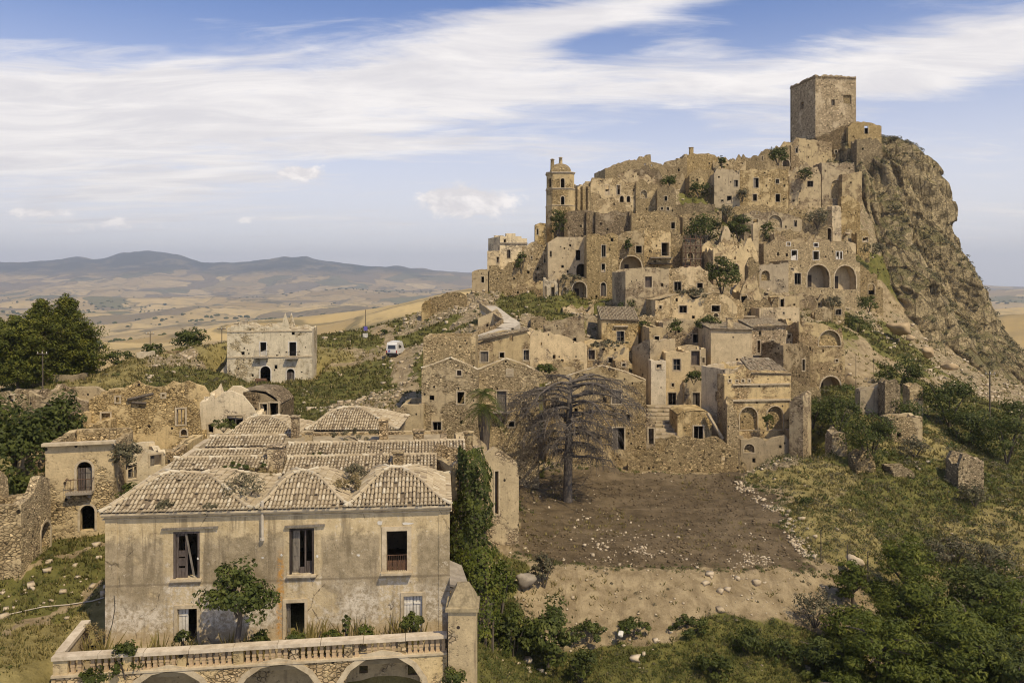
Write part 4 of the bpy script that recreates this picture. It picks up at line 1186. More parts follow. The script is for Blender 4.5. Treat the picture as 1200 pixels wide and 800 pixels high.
def balcony(root, w, x0, x1, y, out=0.9, rail=True, mat='iron', railh=0.95):
    u0, z = w.uz(x0, y); u1, _ = w.uz(x1, y)
    mb = MB(); t, n = w.t, w.n
    mb.box(w.P((u0 + u1) / 2, z, -out / 2 - .003), t * ((u1 - u0) / 2), n * (out / 2), Vector((0, 0, .08)))
    for u in (u0 + .2, u1 - .2):
        mb.box(w.P(u, z - .2, -.2), t * .08, n * .18, Vector((0, 0, .11)))
    b = mb.build('balcony', M['ash'], root)
    if rail:
        rb = MB()
        def bar(a, b_, o1, o2, z0, z1, r=.02):
            rb.tube([w.P(a, z0, o1), w.P(b_, z1, o2)], r, 4, True)
        bar(u0, u1, -out + .05, -out + .05, z + railh, z + railh, .025); bar(u0, u0, -.02, -out + .05, z + railh, z + railh, .025); bar(u1, u1, -.02, -out + .05, z + railh, z + railh, .025)
        k = max(4, int((u1 - u0) / .16))
        for i in range(k + 1):
            u = u0 + (u1 - u0) * i / k
            bar(u, u, -out + .05, -out + .05, z + .08, z + railh, .012)
        rb.build('railing', M[mat], b)
    return b

def chimney(root, x, y0, y1, d, w=0.6, mat='worn', name='chimney', cap=True):
    a, b = W(x, y1, d), W(x, y0, d)
    mb = MB(); mb.abox(a.x - w / 2, a.x + w / 2, d, d + w, a.z - .4, b.z)
    if cap:
        mb.abox(a.x - w / 2 - .07, a.x + w / 2 + .07, d - .07, d + w + .07, b.z, b.z + .1)
    return mb.build(name, M[mat], root)
# ------------------------------------------------------------------ the foreground house
rngF = random.Random(21)
fA, fB = W(123, 750, 41.3), W(527, 745, 42.9)
fw = Wall(fA, fB, 0.55, 1)
house = thing('palazzo', 'large two storey house in front with grey brown render and three hipped tile roofs', 'house', (-12.3, 50, -18.8))
zE, zF = -11.92, -18.85
def fo(px0, py0, px1, py1, arch=0, w=fw):
    u0, z1 = w.uz(px0, py0); u1, z0 = w.uz(px1, py1)
    return (u0, u1, z0, z1, arch)
W1, W2, W3 = fo(203, 623, 234, 677), fo(339, 619, 368, 672), fo(453, 622, 477, 668)
D1, D2, D3 = fo(208, 713, 231, 752), fo(335, 706, 357, 747), fo(473, 698, 495, 745)
D1, D2, D3 = [(a, b, zF, d_, 0) for a, b, c, d_, e in (D1, D2, D3)]
mb = MB()
fw.emit(mb, zF - 6.5, [(0, zE - .03), (fw.L, zE - .03)], [W1, W2, W3, D1, D2, D3])
mb.build('front_wall', M['facade'], house)
DEP = 21.0
sw = MB()
for u, sd_ in ((0, -1), (fw.L, 1)):
    q = Wall(fw.P(u, 0, .55), fw.P(u, 0, DEP), .5, sd_)
    q.emit(sw, zF - 6.5, [(0, zE - .03), (q.L, zE - .03)])
q = Wall(fw.P(0, 0, DEP), fw.P(fw.L, 0, DEP), .5, 1); q.emit(sw, zF - 6.5, [(0, zE + .1), (q.L, zE + .1)])
sw.build('side_wall', M['worn'], house)
fl = MB()
for zz in (zE - .12, zF + 3.0, zF - .05):      # roof deck and floors: inside it is dark
    fl.quad(fw.P(.56, zz, .56), fw.P(fw.L - .51, zz, .56), fw.P(fw.L - .51, zz, DEP - .01), fw.P(.51, zz, DEP - .01))
fl.build('floor', M['roofdirt'], house)
pw = MB(); pw.quad(fw.P(.56, zF, 5), fw.P(fw.L - .5, zF, 5), fw.P(fw.L - .5, zE - .15, 5), fw.P(.56, zE - .15, 5)); pw.build('inner_wall', M['grey'], house)
# cornice in two steps, and a corner strip
cn = MB()
for z0, z1, out in ((zE - .06, zE + .05, .30), (zE - .16, zE - .063, .20), (zE - .34, zE - .30, .05)):
    cn.box(fw.P(fw.L / 2, (z0 + z1) / 2, -out / 2 + .1), fw.t * (fw.L / 2 + .12), fw.n * (out / 2 + .1), Vector((0, 0, (z1 - z0) / 2)))
cn.build('cornice', M['surround'], house)
for uu in (.32, fw.L - .3):
    cq = MB(); cq.box(fw.P(uu, (zF + zE) / 2 - .2, -.012), fw.t * .3, fw.n * .02, Vector((0, 0, 3.2)))
    cq.build('corner_pilaster', M['facade'], house)

def timber(w, pxa, pxb, py, parent, name='lintel'):
    ua, z = w.uz(pxa, py); ub, _ = w.uz(pxb, py)
    m_ = MB(); m_.box(w.P((ua + ub) / 2, z, -.05), w.t * ((ub - ua) / 2) + Vector((0, 0, .02)), w.n * .09, Vector((0, 0, .045)))
    return m_.build(name, M['greywood'], parent)

def plank(mb, w, ua, ub, za, zb_, off, th=.025, lean=0.0):
    mb.box(w.P((ua + ub) / 2, (za + zb_) / 2, off), w.t * ((ub - ua) / 2), w.n * th, Vector((0, 0, (zb_ - za) / 2)) + w.t * lean)

def window_frame(o, mat='wood', wd=.11):
    u0, u1, z0, z1, _ = o
    m_ = MB()
    plank(m_, fw, u0, u0 + wd, z0, z1, .09, .08); plank(m_, fw, u1 - wd, u1, z0, z1, .09, .08); plank(m_, fw, u0 + wd, u1 - wd, z1 - wd, z1 - .003, .09, .078)
    r = m_.build('window', M[mat], house)
    s_ = MB(); s_.box(fw.P((u0 + u1) / 2, z0 - .06, -.02), fw.t * ((u1 - u0) / 2 + .12), fw.n * .16, Vector((0, 0, .055)))
    s_.build('sill', M['surround'], r)
    return r
f1 = window_frame(W1); timber(fw, 190, 256, 619, house)
u0, u1, z0, z1, _ = W1; mid = u0 + (u1 - u0) * .50
lf = MB()
for ua, ub in ((u0 + .12, u0 + .24), (mid - .10, mid + .02)): plank(lf, fw, ua, ub, z0, z1 - .12, .16)
for za, zb_ in ((z0, z0 + .5), (z0 + .62, z0 + 1.02), (z0 + 1.1, z0 + 1.42), (z1 - .26, z1 - .13)): plank(lf, fw, u0 + .24, mid - .10, za, zb_, .165, .02)
lf.build('door_leaf', M['wood'], f1)
lf = MB(); plank(lf, fw, mid + .10, mid + .20, z0 + .12, z1 - .14, .10, .022, lean=-.20); lf.build('broken_stile', M['greywood'], f1)
f2 = window_frame(W2, 'blackwood'); timber(fw, 334, 381, 616, house)
u0, u1, z0, z1, _ = W2
lf = MB(); plank(lf, fw, u0 + .12, u0 + .50, z0, z1 - .12, .32, .025); 
for za in (z0 + .12, z0 + .9, z0 + 1.6): plank(lf, fw, u0 + .18, u0 + .44, za, za + .5, .285, .012)
lf.build('door_leaf', M['greywood'], f2)
lf = MB(); plank(lf, fw, u1 - .52, u1 - .44, z0, z1 - .12, .22); plank(lf, fw, u1 - .42, u1 - .12, z0, z0 + .62, .24); plank(lf, fw, u0 + .5, u1 - .5, z0, z0 + .32, .2); lf.build('door_leaf', M['wood'], f2)
u0, u1, z0, z1, _ = W3
m_ = MB()
for ua, ub in ((u0 - .24, u0 - .003), (u1 + .003, u1 + .24)): plank(m_, fw, ua, ub, z0, z1 + .25, .0, .05)
plank(m_, fw, u0 - .003, u1 + .003, z1 + .003, z1 + .25, .0, .05)
f3 = m_.build('window', M['surround'], house)
s_ = MB(); s_.box(fw.P((u0 + u1) / 2, z0 - .06, -.12), fw.t * ((u1 - u0) / 2 + .28), fw.n * .26, Vector((0, 0, .055))); s_.build('sill', M['surround'], f3)
rl = MB()
for k in range(11):
    u = u0 + (u1 - u0) * (k + .5) / 11; rl.tube([fw.P(u, z0, -.05), fw.P(u, z0 + .86, -.05)], .011, 4)
rl.tube([fw.P(u0, z0 + .86, -.05), fw.P(u1, z0 + .86, -.05)], .018, 4); rl.build('railing', M['rust'], f3)
lf = MB(); 
for k in range(4): plank(lf, fw, u0 + .05 + k * .26, u0 + .28 + k * .26, z0, z0 + .52, .12, .02)
lf.build('board', M['rust'], f3)
# ground floor doors
def doorway(o, mats, boards):
    u0, u1, z0, z1, _ = o
    m_ = MB()
    for ua, ub in ((u0 - .16, u0 - .003), (u1 + .003, u1 + .16)): plank(m_, fw, ua, ub, z0, z1 + .2, -.01, .05)
    plank(m_, fw, u0 - .003, u1 + .003, z1 + .003, z1 + .2, -.01, .05)
    r = m_.build('doorway', M['surround'], house)
    for (a, b, mt, off) in boards:
        leaf_panel(fw, u0 + (u1 - u0) * a + .01, u0 + (u1 - u0) * b - .01, z0, z1 - .02, off, M[mt], 'door_leaf', r, 3)
    return r
doorway(D1, 0, [(0, .52, 'whitepaint', .20)]); doorway(D2, 0, [(0, .22, 'greywood', .25)]); doorway(D3, 0, [(0, .5, 'whitepaint', .12), (.5, 1, 'whitepaint', .14)])
# downpipe, loose cable, patches of fallen render
u, zt = fw.uz(308, 586); _, zb_ = fw.uz(308, 630)
dp = MB(); dp.tube([fw.P(u, zt, -.16), fw.P(u, zb_, -.12)], .085, 8); dp.tube([fw.P(u, zb_ + .06, -.12), fw.P(u, zb_ - .08, -.12)], .12, 8); dp.build('downpipe', M['concrete'], house)
cb = MB(); cb.tube([fw.P(*fw.uz(x, y), -.03) for x, y in ((233, 700), (235, 712), (233, 728), (228, 744), (222, 754))], .022, 5); cb.tube([fw.P(*fw.uz(x, y), -.03) for x, y in ((134, 697), (135, 712), (132, 730), (126, 748))], .02, 5)
cb.build('hanging_cable', M['iron'], house)
ch = MB()
for (x, y, w_, h_) in ((445, 612, 8, 6), (477, 613, 16, 4), (420, 650, 4, 3), (232, 654, 3, 3), (372, 651, 3, 4), (330, 650, 3, 4), (468, 672, 14, 5), (308, 653, 4, 3)):
    c = [(x + w_ * .5 * math.cos(a) * rngF.uniform(.6, 1.1), y + h_ * .5 * math.sin(a) * rngF.uniform(.6, 1.1)) for a in [k * math.pi / 5 for k in range(10)]]
    ch.quad(*[fw.P(*fw.uz(*p), -.012) for p in c])
ch.build('plaster_patch', M['whitepaint'], house)

# roofs: three hipped pavilions on the front, rows of single slopes behind
def at_off(px, py, off):
    q = Wall(fw.P(0, 0, off), fw.P(fw.L, 0, off), .1, 1)
    return q.uz(px, py)
def pavilion(pxl, pxr, apx0, apx1, apy, off0, offa, off1, zbase, ov=.3):
    ul, _ = at_off(pxl, 600, off0); ur, _ = at_off(pxr, 600, off0)
    ua, za = at_off(apx0, apy, offa); ub, _ = at_off(apx1, apy, offa)
    pavilion_roof(house, fw.P, ul, ur, ua, max(ub, ua + .05), off0 - ov, off1, offa, zbase, za - zbase, rngF)
pavilion(119, 297, 200, 236, 555, 0, 3.3, 7.0, zE + .08)
pavilion(300, 412, 352, 360, 552, 0, 2.9, 6.2, zE + .08)
pavilion(405, 528, 458, 470, 549, 0, 3.1, 6.6, zE + .08)
def strip(px0, px1, yb, yt, off0, walls=True, slope=.32, back=1.0):
    u0, z0 = at_off(px0, yb, off0); u1, _ = at_off(px1, yb, off0)
    y0 = fw.P((u0 + u1) / 2, 0, off0)[1]
    k = (yt - HY) / F
    L = (-z0 - k * y0) / (slope + k)
    L = max(L, .8); zr = z0 + slope * L
    tile_slope(house, [fw.P(u0, z0, off0), fw.P(u1, z0, off0), fw.P(u1, zr, off0 + L), fw.P(u0, zr, off0 + L)], rngF)
    ridge_tiles(house, [fw.P(u0, zr + .02, off0 + L), fw.P(u1, zr + .02, off0 + L)], rngF, .11)
    m_ = MB()
    zd = zE - .1
    P = [fw.P(u0 + .1, zd, off0 + .2), fw.P(u1 - .1, zd, off0 + .2), fw.P(u1 - .1, zd, off0 + L), fw.P(u0 + .1, zd, off0 + L)]
    T = [fw.P(u0 + .1, z0 - .05, off0 + .2), fw.P(u1 - .1, z0 - .05, off0 + .2), fw.P(u1 - .1, zr - .2, off0 + L), fw.P(u0 + .1, zr - .2, off0 + L)]
    for i in range(4):
        j = (i + 1) % 4; m_.quad(P[i], P[j], T[j], T[i])
    m_.build('roof_wall', M['worn'], house)
strip(196, 314, 551, 536, 7.6); strip(222, 312, 541, 527, 10.2); strip(330, 512, 556, 534, 7.2); strip(332, 546, 538, 518, 10.6); strip(240, 330, 524, 511, 14.2)
for x, y0, y1, d_, w_ in ((322, 524, 548, 50.2, .95), (466, 531, 549, 50.5, .62), (345, 489, 512, 62, .55), (449, 493, 515, 61, .62), (490, 506, 520, 57, .7), (549, 508, 522, 56, .6), (361, 507, 520, 59, .5)):
    chimney(house, x, y0, y1, d_, w_)
# stepped parapet along the left edge
pp = MB()
for k in range(7):
    o0, o1 = .8 + k * 2.8, .8 + (k + 1) * 2.8
    pp.box(fw.P(.2, zE + .12 + .05 * (k % 2), (o0 + o1) / 2), fw.t * .2, fw.n * 1.38, Vector((0, 0, .2 + .03 * (k % 3))))
pp.build('parapet', M['surround'], house)

# hipped roofs of the two low houses behind
def dome_house(label, pxl, pxr, ye, apl, apr, ya, d0, run):
    ul, ur = W(pxl, ye, d0), W(pxr, ye, d0)
    r = thing('low_house', label, 'house', ((ul.x + ur.x) / 2, d0 + run, -16), 'low hipped roof houses behind the front palazzo')
    zb = ul.z; da = d0 + run; a, b = W(apl, ya, da), W(apr, ya, da)
    sx = ul.x * 1.0
    pavilion_roof(r, lambda u, z, o: (u, d0 + o, z), ul.x, ur.x, max(a.x, ul.x + 1.5), min(b.x, ur.x - 1.5), 0, 2 * run, run, zb, a.z - zb, rngF, bell=.3)
    m_ = MB()
    e = .25
    m_.abox(ul.x + e, ur.x - e, d0 + e, d0 + 2 * run - e, -20, zb - .12)
    m_.build('wall', M['worn'], r)
    return r
dome_house('smaller low house with rounded tile roof behind the left side of the front house', 262, 352, 512, 300, 318, 488, 62.5, 2.9)
dome_house('wider low house with broad domed tile roof right of the smaller one', 358, 466, 504, 402, 416, 478, 64.5, 3.4)

# ------------------------------------------------------------------ arcaded terrace in front of it
terr = thing('arcaded_terrace', 'terrace with open balustrade carried on three round arches below the front house', 'terrace', (-12.3, 39.5, -24))
tA, tB = W(60, 770, 37.2), W(524, 743, 39.6)
tw = Wall(tA, tB, .55, 1)
zR = -17.46; zBase = -18.42
tops = [(0, zBase), (tw.L, zBase)]
ars = []
for c, yt in ((197, 788.5), (325, 780.5), (447, 771)):
    a = fo(c - 51, yt, c + 51, yt + 90, 0, tw); ars.append((a[0], a[1], -25.0, a[3], (a[1] - a[0]) / 2 / (a[3] + 25.0)))
mb = MB(); tw.emit(mb, -25.6, tops, ars); mb.build('arcade_wall', M['worn'], terr)
for a in ars:
    frame_part(tw, a, terr, M['surround'], 'arch', False, .28, .03)
bk = MB(); q = Wall(tw.P(0, 0, 1.9), tw.P(tw.L, 0, 1.9), .3, 1)
dk_o = [fo(478, 778, 489, 790, 0, q), fo(421, 780, 431, 788, 0, q)]
q.emit(bk, -25.6, [(0, -18.98), (q.L, -18.98)], dk_o); bk.build('back_wall', M['grey'], terr)
fl = MB(); fl.box(tw.P(tw.L / 2, -18.86, 2.35), tw.t * (tw.L / 2 - .02), tw.n * 1.78, Vector((0, 0, .1))); 
fl.box(tw.P(.3, -18.9, 3.6), tw.t * .28, tw.n * .5, Vector((0, 0, .14)))
fl.build('terrace_floor', M['roofdirt'], terr)
cs = MB(); cs.box(tw.P(tw.L / 2, zBase + .05, .20), tw.t * (tw.L / 2), tw.n * .27, Vector((0, 0, .05))); cs.build('plinth_course', M['surround'], terr)
cp = MB()
nseg = 9
for k in range(nseg):
    ua, ub = tw.L * k / nseg + .012, tw.L * (k + 1) / nseg - .012
    cp.box(tw.P((ua + ub) / 2, zR - .08 + rngF.uniform(-.015, .015), .2), tw.t * ((ub - ua) / 2), tw.n * .27, Vector((0, 0, .085)))
cp.build('handrail', M['rail'], terr)
zb0, zb1 = zBase + .103, zR - .185
groups = [(80, 142), (155, 206), (219, 272), (286, 338), (351, 402), (414, 465), (477, 523)]
pier_u = [0.0]
bal = None
for (a, b) in groups:
    ua, _ = tw.uz(a, 775); ub, _ = tw.uz(b, 765)
    n = int(round((ub - ua) / .29))
    pier_u += [ua, ub]
    for k in range(n):
        u = ua + (ub - ua) * (k + .5) / n
        if bal is None:
            m_ = MB()
            h = zb1 - zb0
            for fa, fb, hw in ((0, .1, .10), (.103, .42, .078), (.423, .60, .10), (.603, .9, .078), (.903, 1, .10)):
                m_.box(tw.P(u, zb0 + h * (fa + fb) / 2, .2), tw.t * hw, tw.n * hw, Vector((0, 0, h * (fb - fa) / 2)))
            bal = m_.build('baluster', M['terracotta'], terr); bu = u
        else:
            if rngF.random() < .04: continue
            c_ = bal.copy(); link(c_, terr); dlt = tw.t * (u - bu); c_.location = dlt
pier_u.append(tw.L)
for a, b in zip(pier_u[0::2], pier_u[1::2]):
    if b - a < .1: continue
    m_ = MB(); m_.box(tw.P((a + b) / 2, (zb0 + zb1) / 2, .2), tw.t * ((b - a) / 2 - .05), tw.n * .16, Vector((0, 0, (zb1 - zb0) / 2)))
    m_.build('balustrade_pier', M['worn'], terr)
# left return of the balustrade
m_ = MB(); q = Wall(tw.P(0, 0, .56), tw.P(-.2, 0, 4.2), .3, -1); q.emit(m_, -25.6, [(0, zR - .2), (q.L, zR - .2)]); m_.build('end_wall', M['worn'], terr)
m_ = MB(); m_.box(q.P(q.L / 2, zR - .1, .15), q.t * (q.L / 2), q.n * .22, Vector((0, 0, .09))); m_.build('handrail', M['rail'], terr)
# corner pier with its bell-shaped cap
m_ = MB(); cx_ = W(541.5, 760, 39.2); m_.box((cx_.x, 39.9, -21.0), (.69, 0, 0), (0, .69, 0), (0, 0, 4.85 - .0)); 
pz = -21.0 + 4.85
pr = m_.build('corner_pier', M['pale'], terr)
m_ = MB(); prof = [(.82, 0), (.82, .16), (.70, .2), (.66, .36), (.54, .62), (.38, .92), (.29, 1.10), (0.0, 1.16)]
zc = -16.13
for (r0, h0), (r1, h1) in zip(prof[:-1], prof[1:]):
    for k in range(4):
        a0, a1 = math.pi / 4 + k * math.pi / 2, math.pi / 4 + (k + 1) * math.pi / 2
        s2 = 1.414
        m_.quad((cx_.x + r0 * s2 * math.cos(a0), 39.9 + r0 * s2 * math.sin(a0), zc + h0), (cx_.x + r0 * s2 * math.cos(a1), 39.9 + r0 * s2 * math.sin(a1), zc + h0), (cx_.x + r1 * s2 * math.cos(a1), 39.9 + r1 * s2 * math.sin(a1), zc + h1), (cx_.x + r1 * s2 * math.cos(a0), 39.9 + r1 * s2 * math.sin(a0), zc + h1))
m_.build('pier_cap', M['capstone'], pr)
m_ = MB(); p_ = W(537, 735, 39.19); m_.tube([(p_.x, 39.205, p_.z), (p_.x, 39.22, p_.z)], .09, 8); m_.build('dark_hole_disc', M['blackwood'], pr)  # dark disc stands in for the shade inside a small hole
# dry weeds rooted in the terrace floor
_rt = np.random.default_rng(9); _n = 2600
_u = _rt.uniform(0.3, tw.L - .3, _n); _o = _rt.uniform(.55, 3.4, _n) ; _keep = vnoise(_u * .9, _o * .8, 0, 3) > -.15
_u, _o = _u[_keep], _o[_keep]; _h = _rt.uniform(.25, 1.15, len(_u)) * (.6 + .6 * (vnoise(_u * .6, 0, 0, 8) > 0))
_A = np.array([tw.P(a, -18.76, b) for a, b in zip(_u, _o)]); _d = _rt.normal(size=(len(_u), 3)) * .28; _d[:, 2] = 1
_s = np.cross(_d, _rt.normal(size=(len(_u), 3))); _s /= np.linalg.norm(_s, axis=1, keepdims=True)
_T = _A + _d * _h[:, None]; _M = (_A + _T) / 2
_V = np.stack([_A - _s * .02, _A + _s * .02, _M + _s * .035, _T, _M - _s * .035], 1).reshape(-1, 3)
tag(np_mesh('terrace_weeds', _V, np.arange(len(_V)).reshape(-1, 5), M['grass_d']), kind='stuff')
# lean-to against the corner of the house
lt = thing('lean_to', 'small grey sloping slab roof leaning on the right corner of the front house', 'lean-to', (-2.6, 43.5, -20))
a, b, c, d_ = W(527, 684, 42.2), W(551, 690, 41.8), W(541, 662, 44.6), W(527, 656, 44.6)
m_ = MB(); m_.quad(a, b, c, d_); m_.quad(*[(p.x, p.y, p.z - .12) for p in (a, b, c, d_)])
for p, q2 in ((a, b), (b, c), (c, d_)): m_.quad(p, q2, (q2.x, q2.y, q2.z - .12), (p.x, p.y, p.z - .12))
m_.build('slab_roof', M['ash'], lt)
m_ = MB(); m_.quad((a.x, a.y + .1, a.z - .1), (b.x - .1, b.y + .1, b.z - .1), (b.x - .1, b.y + .1, -24), (a.x, a.y + .1, -24)); m_.quad((b.x - .1, b.y + .1, b.z - .1), (c.x - .1, c.y, c.z - .1), (c.x - .1, c.y, -24), (b.x - .1, b.y + .1, -24)); m_.build('wall', M['worn'], lt)

# ------------------------------------------------------------------ ruins left of it
def P(label, top, yb, ops='', **k):
    return B(k.pop('name', 'ruined_house'), label, k.pop('cat', 'ruin'), top, yb, ops, **k)
r, w = P('roofless house with a small iron balcony and arched upper window on the left', [(53, 521), (129, 519), (133, 523)], 628, 'A 90 541 108 575; a 94 592 111 621', d=53, dr=54, D=6, mat='ochre', jag=.05, name='balcony_house')
balcony(r, w, 79, 110, 577, .55, mat='rust')
m_ = MB(); m_.box(w.P(w.L / 2, w.uz(90, 520)[1] + .06, -.1), w.t * (w.L / 2 + .15), w.n * .25, Vector((0, 0, .09))); m_.build('cornice', M['surround'], r)
P('pale two roomed ruin without roof right of the balcony house', [(131, 522), (136, 548), (150, 540), (160, 536), (172, 529), (205, 528), (206, 532)], 580, 'W 150 545 160 560; d 176 533 189 545; d 196 536 204 543', d=57, dr=60, D=5, mat='white', jag=.25, deck=2.6)
r, w = P('long ochre ruin wall with two square window holes and a sagging beam at the left', [(104, 467), (122, 462), (140, 459), (150, 463), (165, 467), (175, 461), (205, 456), (226, 465), (233, 476), (236, 512)], 523, 'w 119 484 129 497; w 207 479 217 497; w 136 465 140 471; w 190 461 193 465; n 212 503 219 510', d=67, dr=69, D=7, mat='ochre', jag=.3, deck=2.4)
m_ = MB(); m_.tube([w.P(*w.uz(150, 468), -.15), w.P(*w.uz(180, 461), -.1)], .14, 6); m_.tube([w.P(*w.uz(155, 471), -.18), w.P(*w.uz(172, 472), -.18)], .12, 6); m_.build('roof_beam', M['bark'], r)
P('low broken wall with two chimney stubs above the big dark tree', [(68, 490), (78, 492), (80, 486), (84, 486), (86, 491), (90, 491), (91, 483), (96, 482), (98, 495), (104, 500)], 518, '', d=63, D=5, mat='ochre', jag=.15)
P('sloping pale gable wall behind the big dark tree on the left', [(34, 458), (50, 461), (62, 459), (78, 461), (92, 468), (102, 472)], 500, '', d=78, D=6, mat='worn', jag=.15)
P('white ruin with a flaking lime washed front and small chimney left of the hill', [(234, 470), (243, 463), (247, 459), (251, 468), (262, 461), (272, 459), (285, 464), (296, 478), (302, 488)], 514, 'd 266 487 285 502; w 244 497 250 507', d=72, dr=73, D=6, mat='white', jag=.2, deck=.3)
r, w = P('small rubble hut topped by a roof of dry stones beside the white ruin', [(272, 462), (290, 458), (310, 459), (322, 466), (328, 474)], 500, 'd 305 473 313 487; d 316 472 326 487', d=78, D=5, mat='dark', jag=.1, roof='vault')
P('roofless stepped side wall with a small arch near the left border', [(25, 592), (34, 585), (46, 560), (49, 548), (58, 556), (60, 590)], 655, 'a 48 615 59 640', d=47.5, dr=51.5, D=3, mat='stone', jag=.2, deck=2.5)
P('stone wall cut by the left border with a patch of pale mortar', [(-30, 592), (0, 593), (25, 591)], 668, 'n 17 620 20 626', d=46.5, dr=47.5, D=3, mat='ochre', jag=.12)
r = thing('tower_stump', 'round broken tower stump wrapped in leaves beside the balcony house', 'tower stump', (*W(31, 580, 57)[:2], -17.5))
m_ = MB(); c = W(31, 580, 57); c.y += 1
m_.tube([(c.x, c.y, -18.5), (c.x, c.y, -14.5), (c.x, c.y, -12.8), (c.x + .1, c.y, -12.1)], [1.25, 1.2, 1.1, .75], 14); m_.build('wall', M['dark'], r, True)
P('low curb wall running along the terrace edge behind the balcony house', [(207, 530), (225, 516), (238, 509)], 536, '', d=57.5, dr=63, D=.8, mat='worn', jag=.05, name='low_wall', cat='wall', roof='deck', deck=.05, th=.3)
r, w = P('tall stone pillar at the near end of the courtyard wall with a slot in it', [(566, 531), (580, 526), (592, 530), (606, 540), (608, 560)], 640, 'x 580 552 584 602', d=64, dr=65, D=9, mat='worn', jag=.2, name='wall_pillar', cat='wall')
P('wall wholly wrapped in ivy beside the front house', [(530, 545), (545, 532), (572, 538), (577, 580)], 705, '', d=49.5, dr=51, D=4, mat='worn', jag=.1, name='ivy_wall', cat='wall')
P('narrow plain wing with one small dark window right of the tile roofs', [(510, 544), (527, 544), (533, 546)], 640, 'w 522 567 528 582', d=52, D=4, mat='worn', jag=.05, name='house_wing', cat='house')

# ------------------------------------------------------------------ the lone house on the meadow
r, w = B('lone_house', 'lone two storey house with two balconies standing free on the green meadow', 'house', [(266, 383), (272, 381), (300, 382), (329, 382), (331, 376), (334, 366), (337, 376), (339, 384), (364, 385), (366, 385)], 449,
  'd 305 401 312 417; d 339 401 347 418; a 305 429 317 449; A 336 432 345 447', d=119, dr=121, D=9, mat='lone', jag=.2, deck=.5, frame='whitepaint')
balcony(r, w, 299, 315, 418.5, .8); balcony(r, w, 335, 350, 419.5, .8)
for x, y0 in ((283, 375), (287, 377), (276, 379)): chimney(r, x, y0, 384, 121.5, .55, 'white')
m_ = MB(); m_.box(w.P(w.L * .5, w.uz(320, 418)[1], -.04), w.t * (w.L / 2), w.n * .05, Vector((0, 0, .1))); m_.box(w.P(w.L * .5, w.uz(320, 388)[1], -.04), w.t * (w.L / 2), w.n * .05, Vector((0, 0, .1))); m_.build('string_course', M['surround'], r)
m_ = MB(); p_ = W(309, 446, 116.5); m_.tube([(p_.x - 1.2, 116.5, p_.z), (p_.x + .4, 116.5, p_.z)], .35, 10); tag(m_.build('rusty_barrel', M['rust']), 'rusty brown barrel lying before the arched door of the lone house', 'barrel')
B('lean_to', 'ragged stone lean-to against the left side of the lone house', 'lean-to', [(258, 436), (264, 428), (268, 416), (275, 400)], 448, '', d=120, D=5, mat='white', jag=.3)
# ------------------------------------------------------------------ the ruined town on the hill
def H(name, label, top, yb, ops='', **k):
    return B(name, label, k.pop('cat', 'house'), top, yb, ops, **k)

# --- keep on the summit
kroot = thing('castle_tower', 'square medieval stone keep standing on the very top of the hill', 'tower', (92.5, 236, 40))
KD = 226.0
kc = W(955.5, 160, KD)                     # the near corner
ang = R(17)
kr = Vector((math.cos(ang * .55), math.sin(ang * .55), 0)); kl = Vector((-math.sin(ang * .55), math.cos(ang * .55), 0))
wR = (1006 - 955.5) / F * KD * 1.03; wL = 14.0
kz = (HY - 87) / F * KD
mb = MB()
fwk = Wall((kc.x, kc.y), (kc.x + kr.x * wR, kc.y + kr.y * wR), .9, 1)
kt = jagged([(0, kz), (fwk.L, kz)], .18, random.Random(3), .5)
def kop(k, a, b, c, e, w=fwk):
    u0, z1 = w.uz(a, b); u1, z0 = w.uz(c, e); return (k, (u0, u1, z0, z1, 0))
kops = [kop('w', 974.5, 117, 978, 123.5), kop('n', 988.5, 111.5, 997.5, 121.5)]
fwk.emit(mb, 34, kt, [o for _, o in kops])
lwk = Wall(fwk.P(0, 0, .9), fwk.P(0, 0, wL), .9, -1)
lkop = [('w', (lwk.L * .42, lwk.L * .54, *(sorted((lwk.uz(944, 126)[1], lwk.uz(944, 118.5)[1]))), 0))]
lwk.emit(mb, 34, jagged([(0, kz), (lwk.L, kz)], .18, random.Random(4), .5), [o for _, o in lkop])
q = Wall(fwk.P(fwk.L, 0, .9), fwk.P(fwk.L, 0, wL), .9, 1); q.emit(mb, 34, [(0, kz), (q.L, kz)])
q = Wall(fwk.P(0, 0, wL - .9), fwk.P(fwk.L, 0, wL - .9), .9, 1); q.emit(mb, 34, [(0, kz), (q.L, kz)])
mb.build('wall', M['tower'], kroot)
for k, o in kops: fill_opening(fwk, o, k, kroot, M['dark'])
for k, o in lkop: fill_opening(lwk, o, k, kroot, M['dark'])
dk = MB(); dk.quad(fwk.P(.9, kz - 1.2, .9), fwk.P(fwk.L - .9, kz - 1.2, .9), fwk.P(fwk.L - .9, kz - 1.2, wL - .9), fwk.P(.9, kz - 1.2, wL - .9)); dk.build('roof', M['roofdirt'], kroot)
cb_ = None
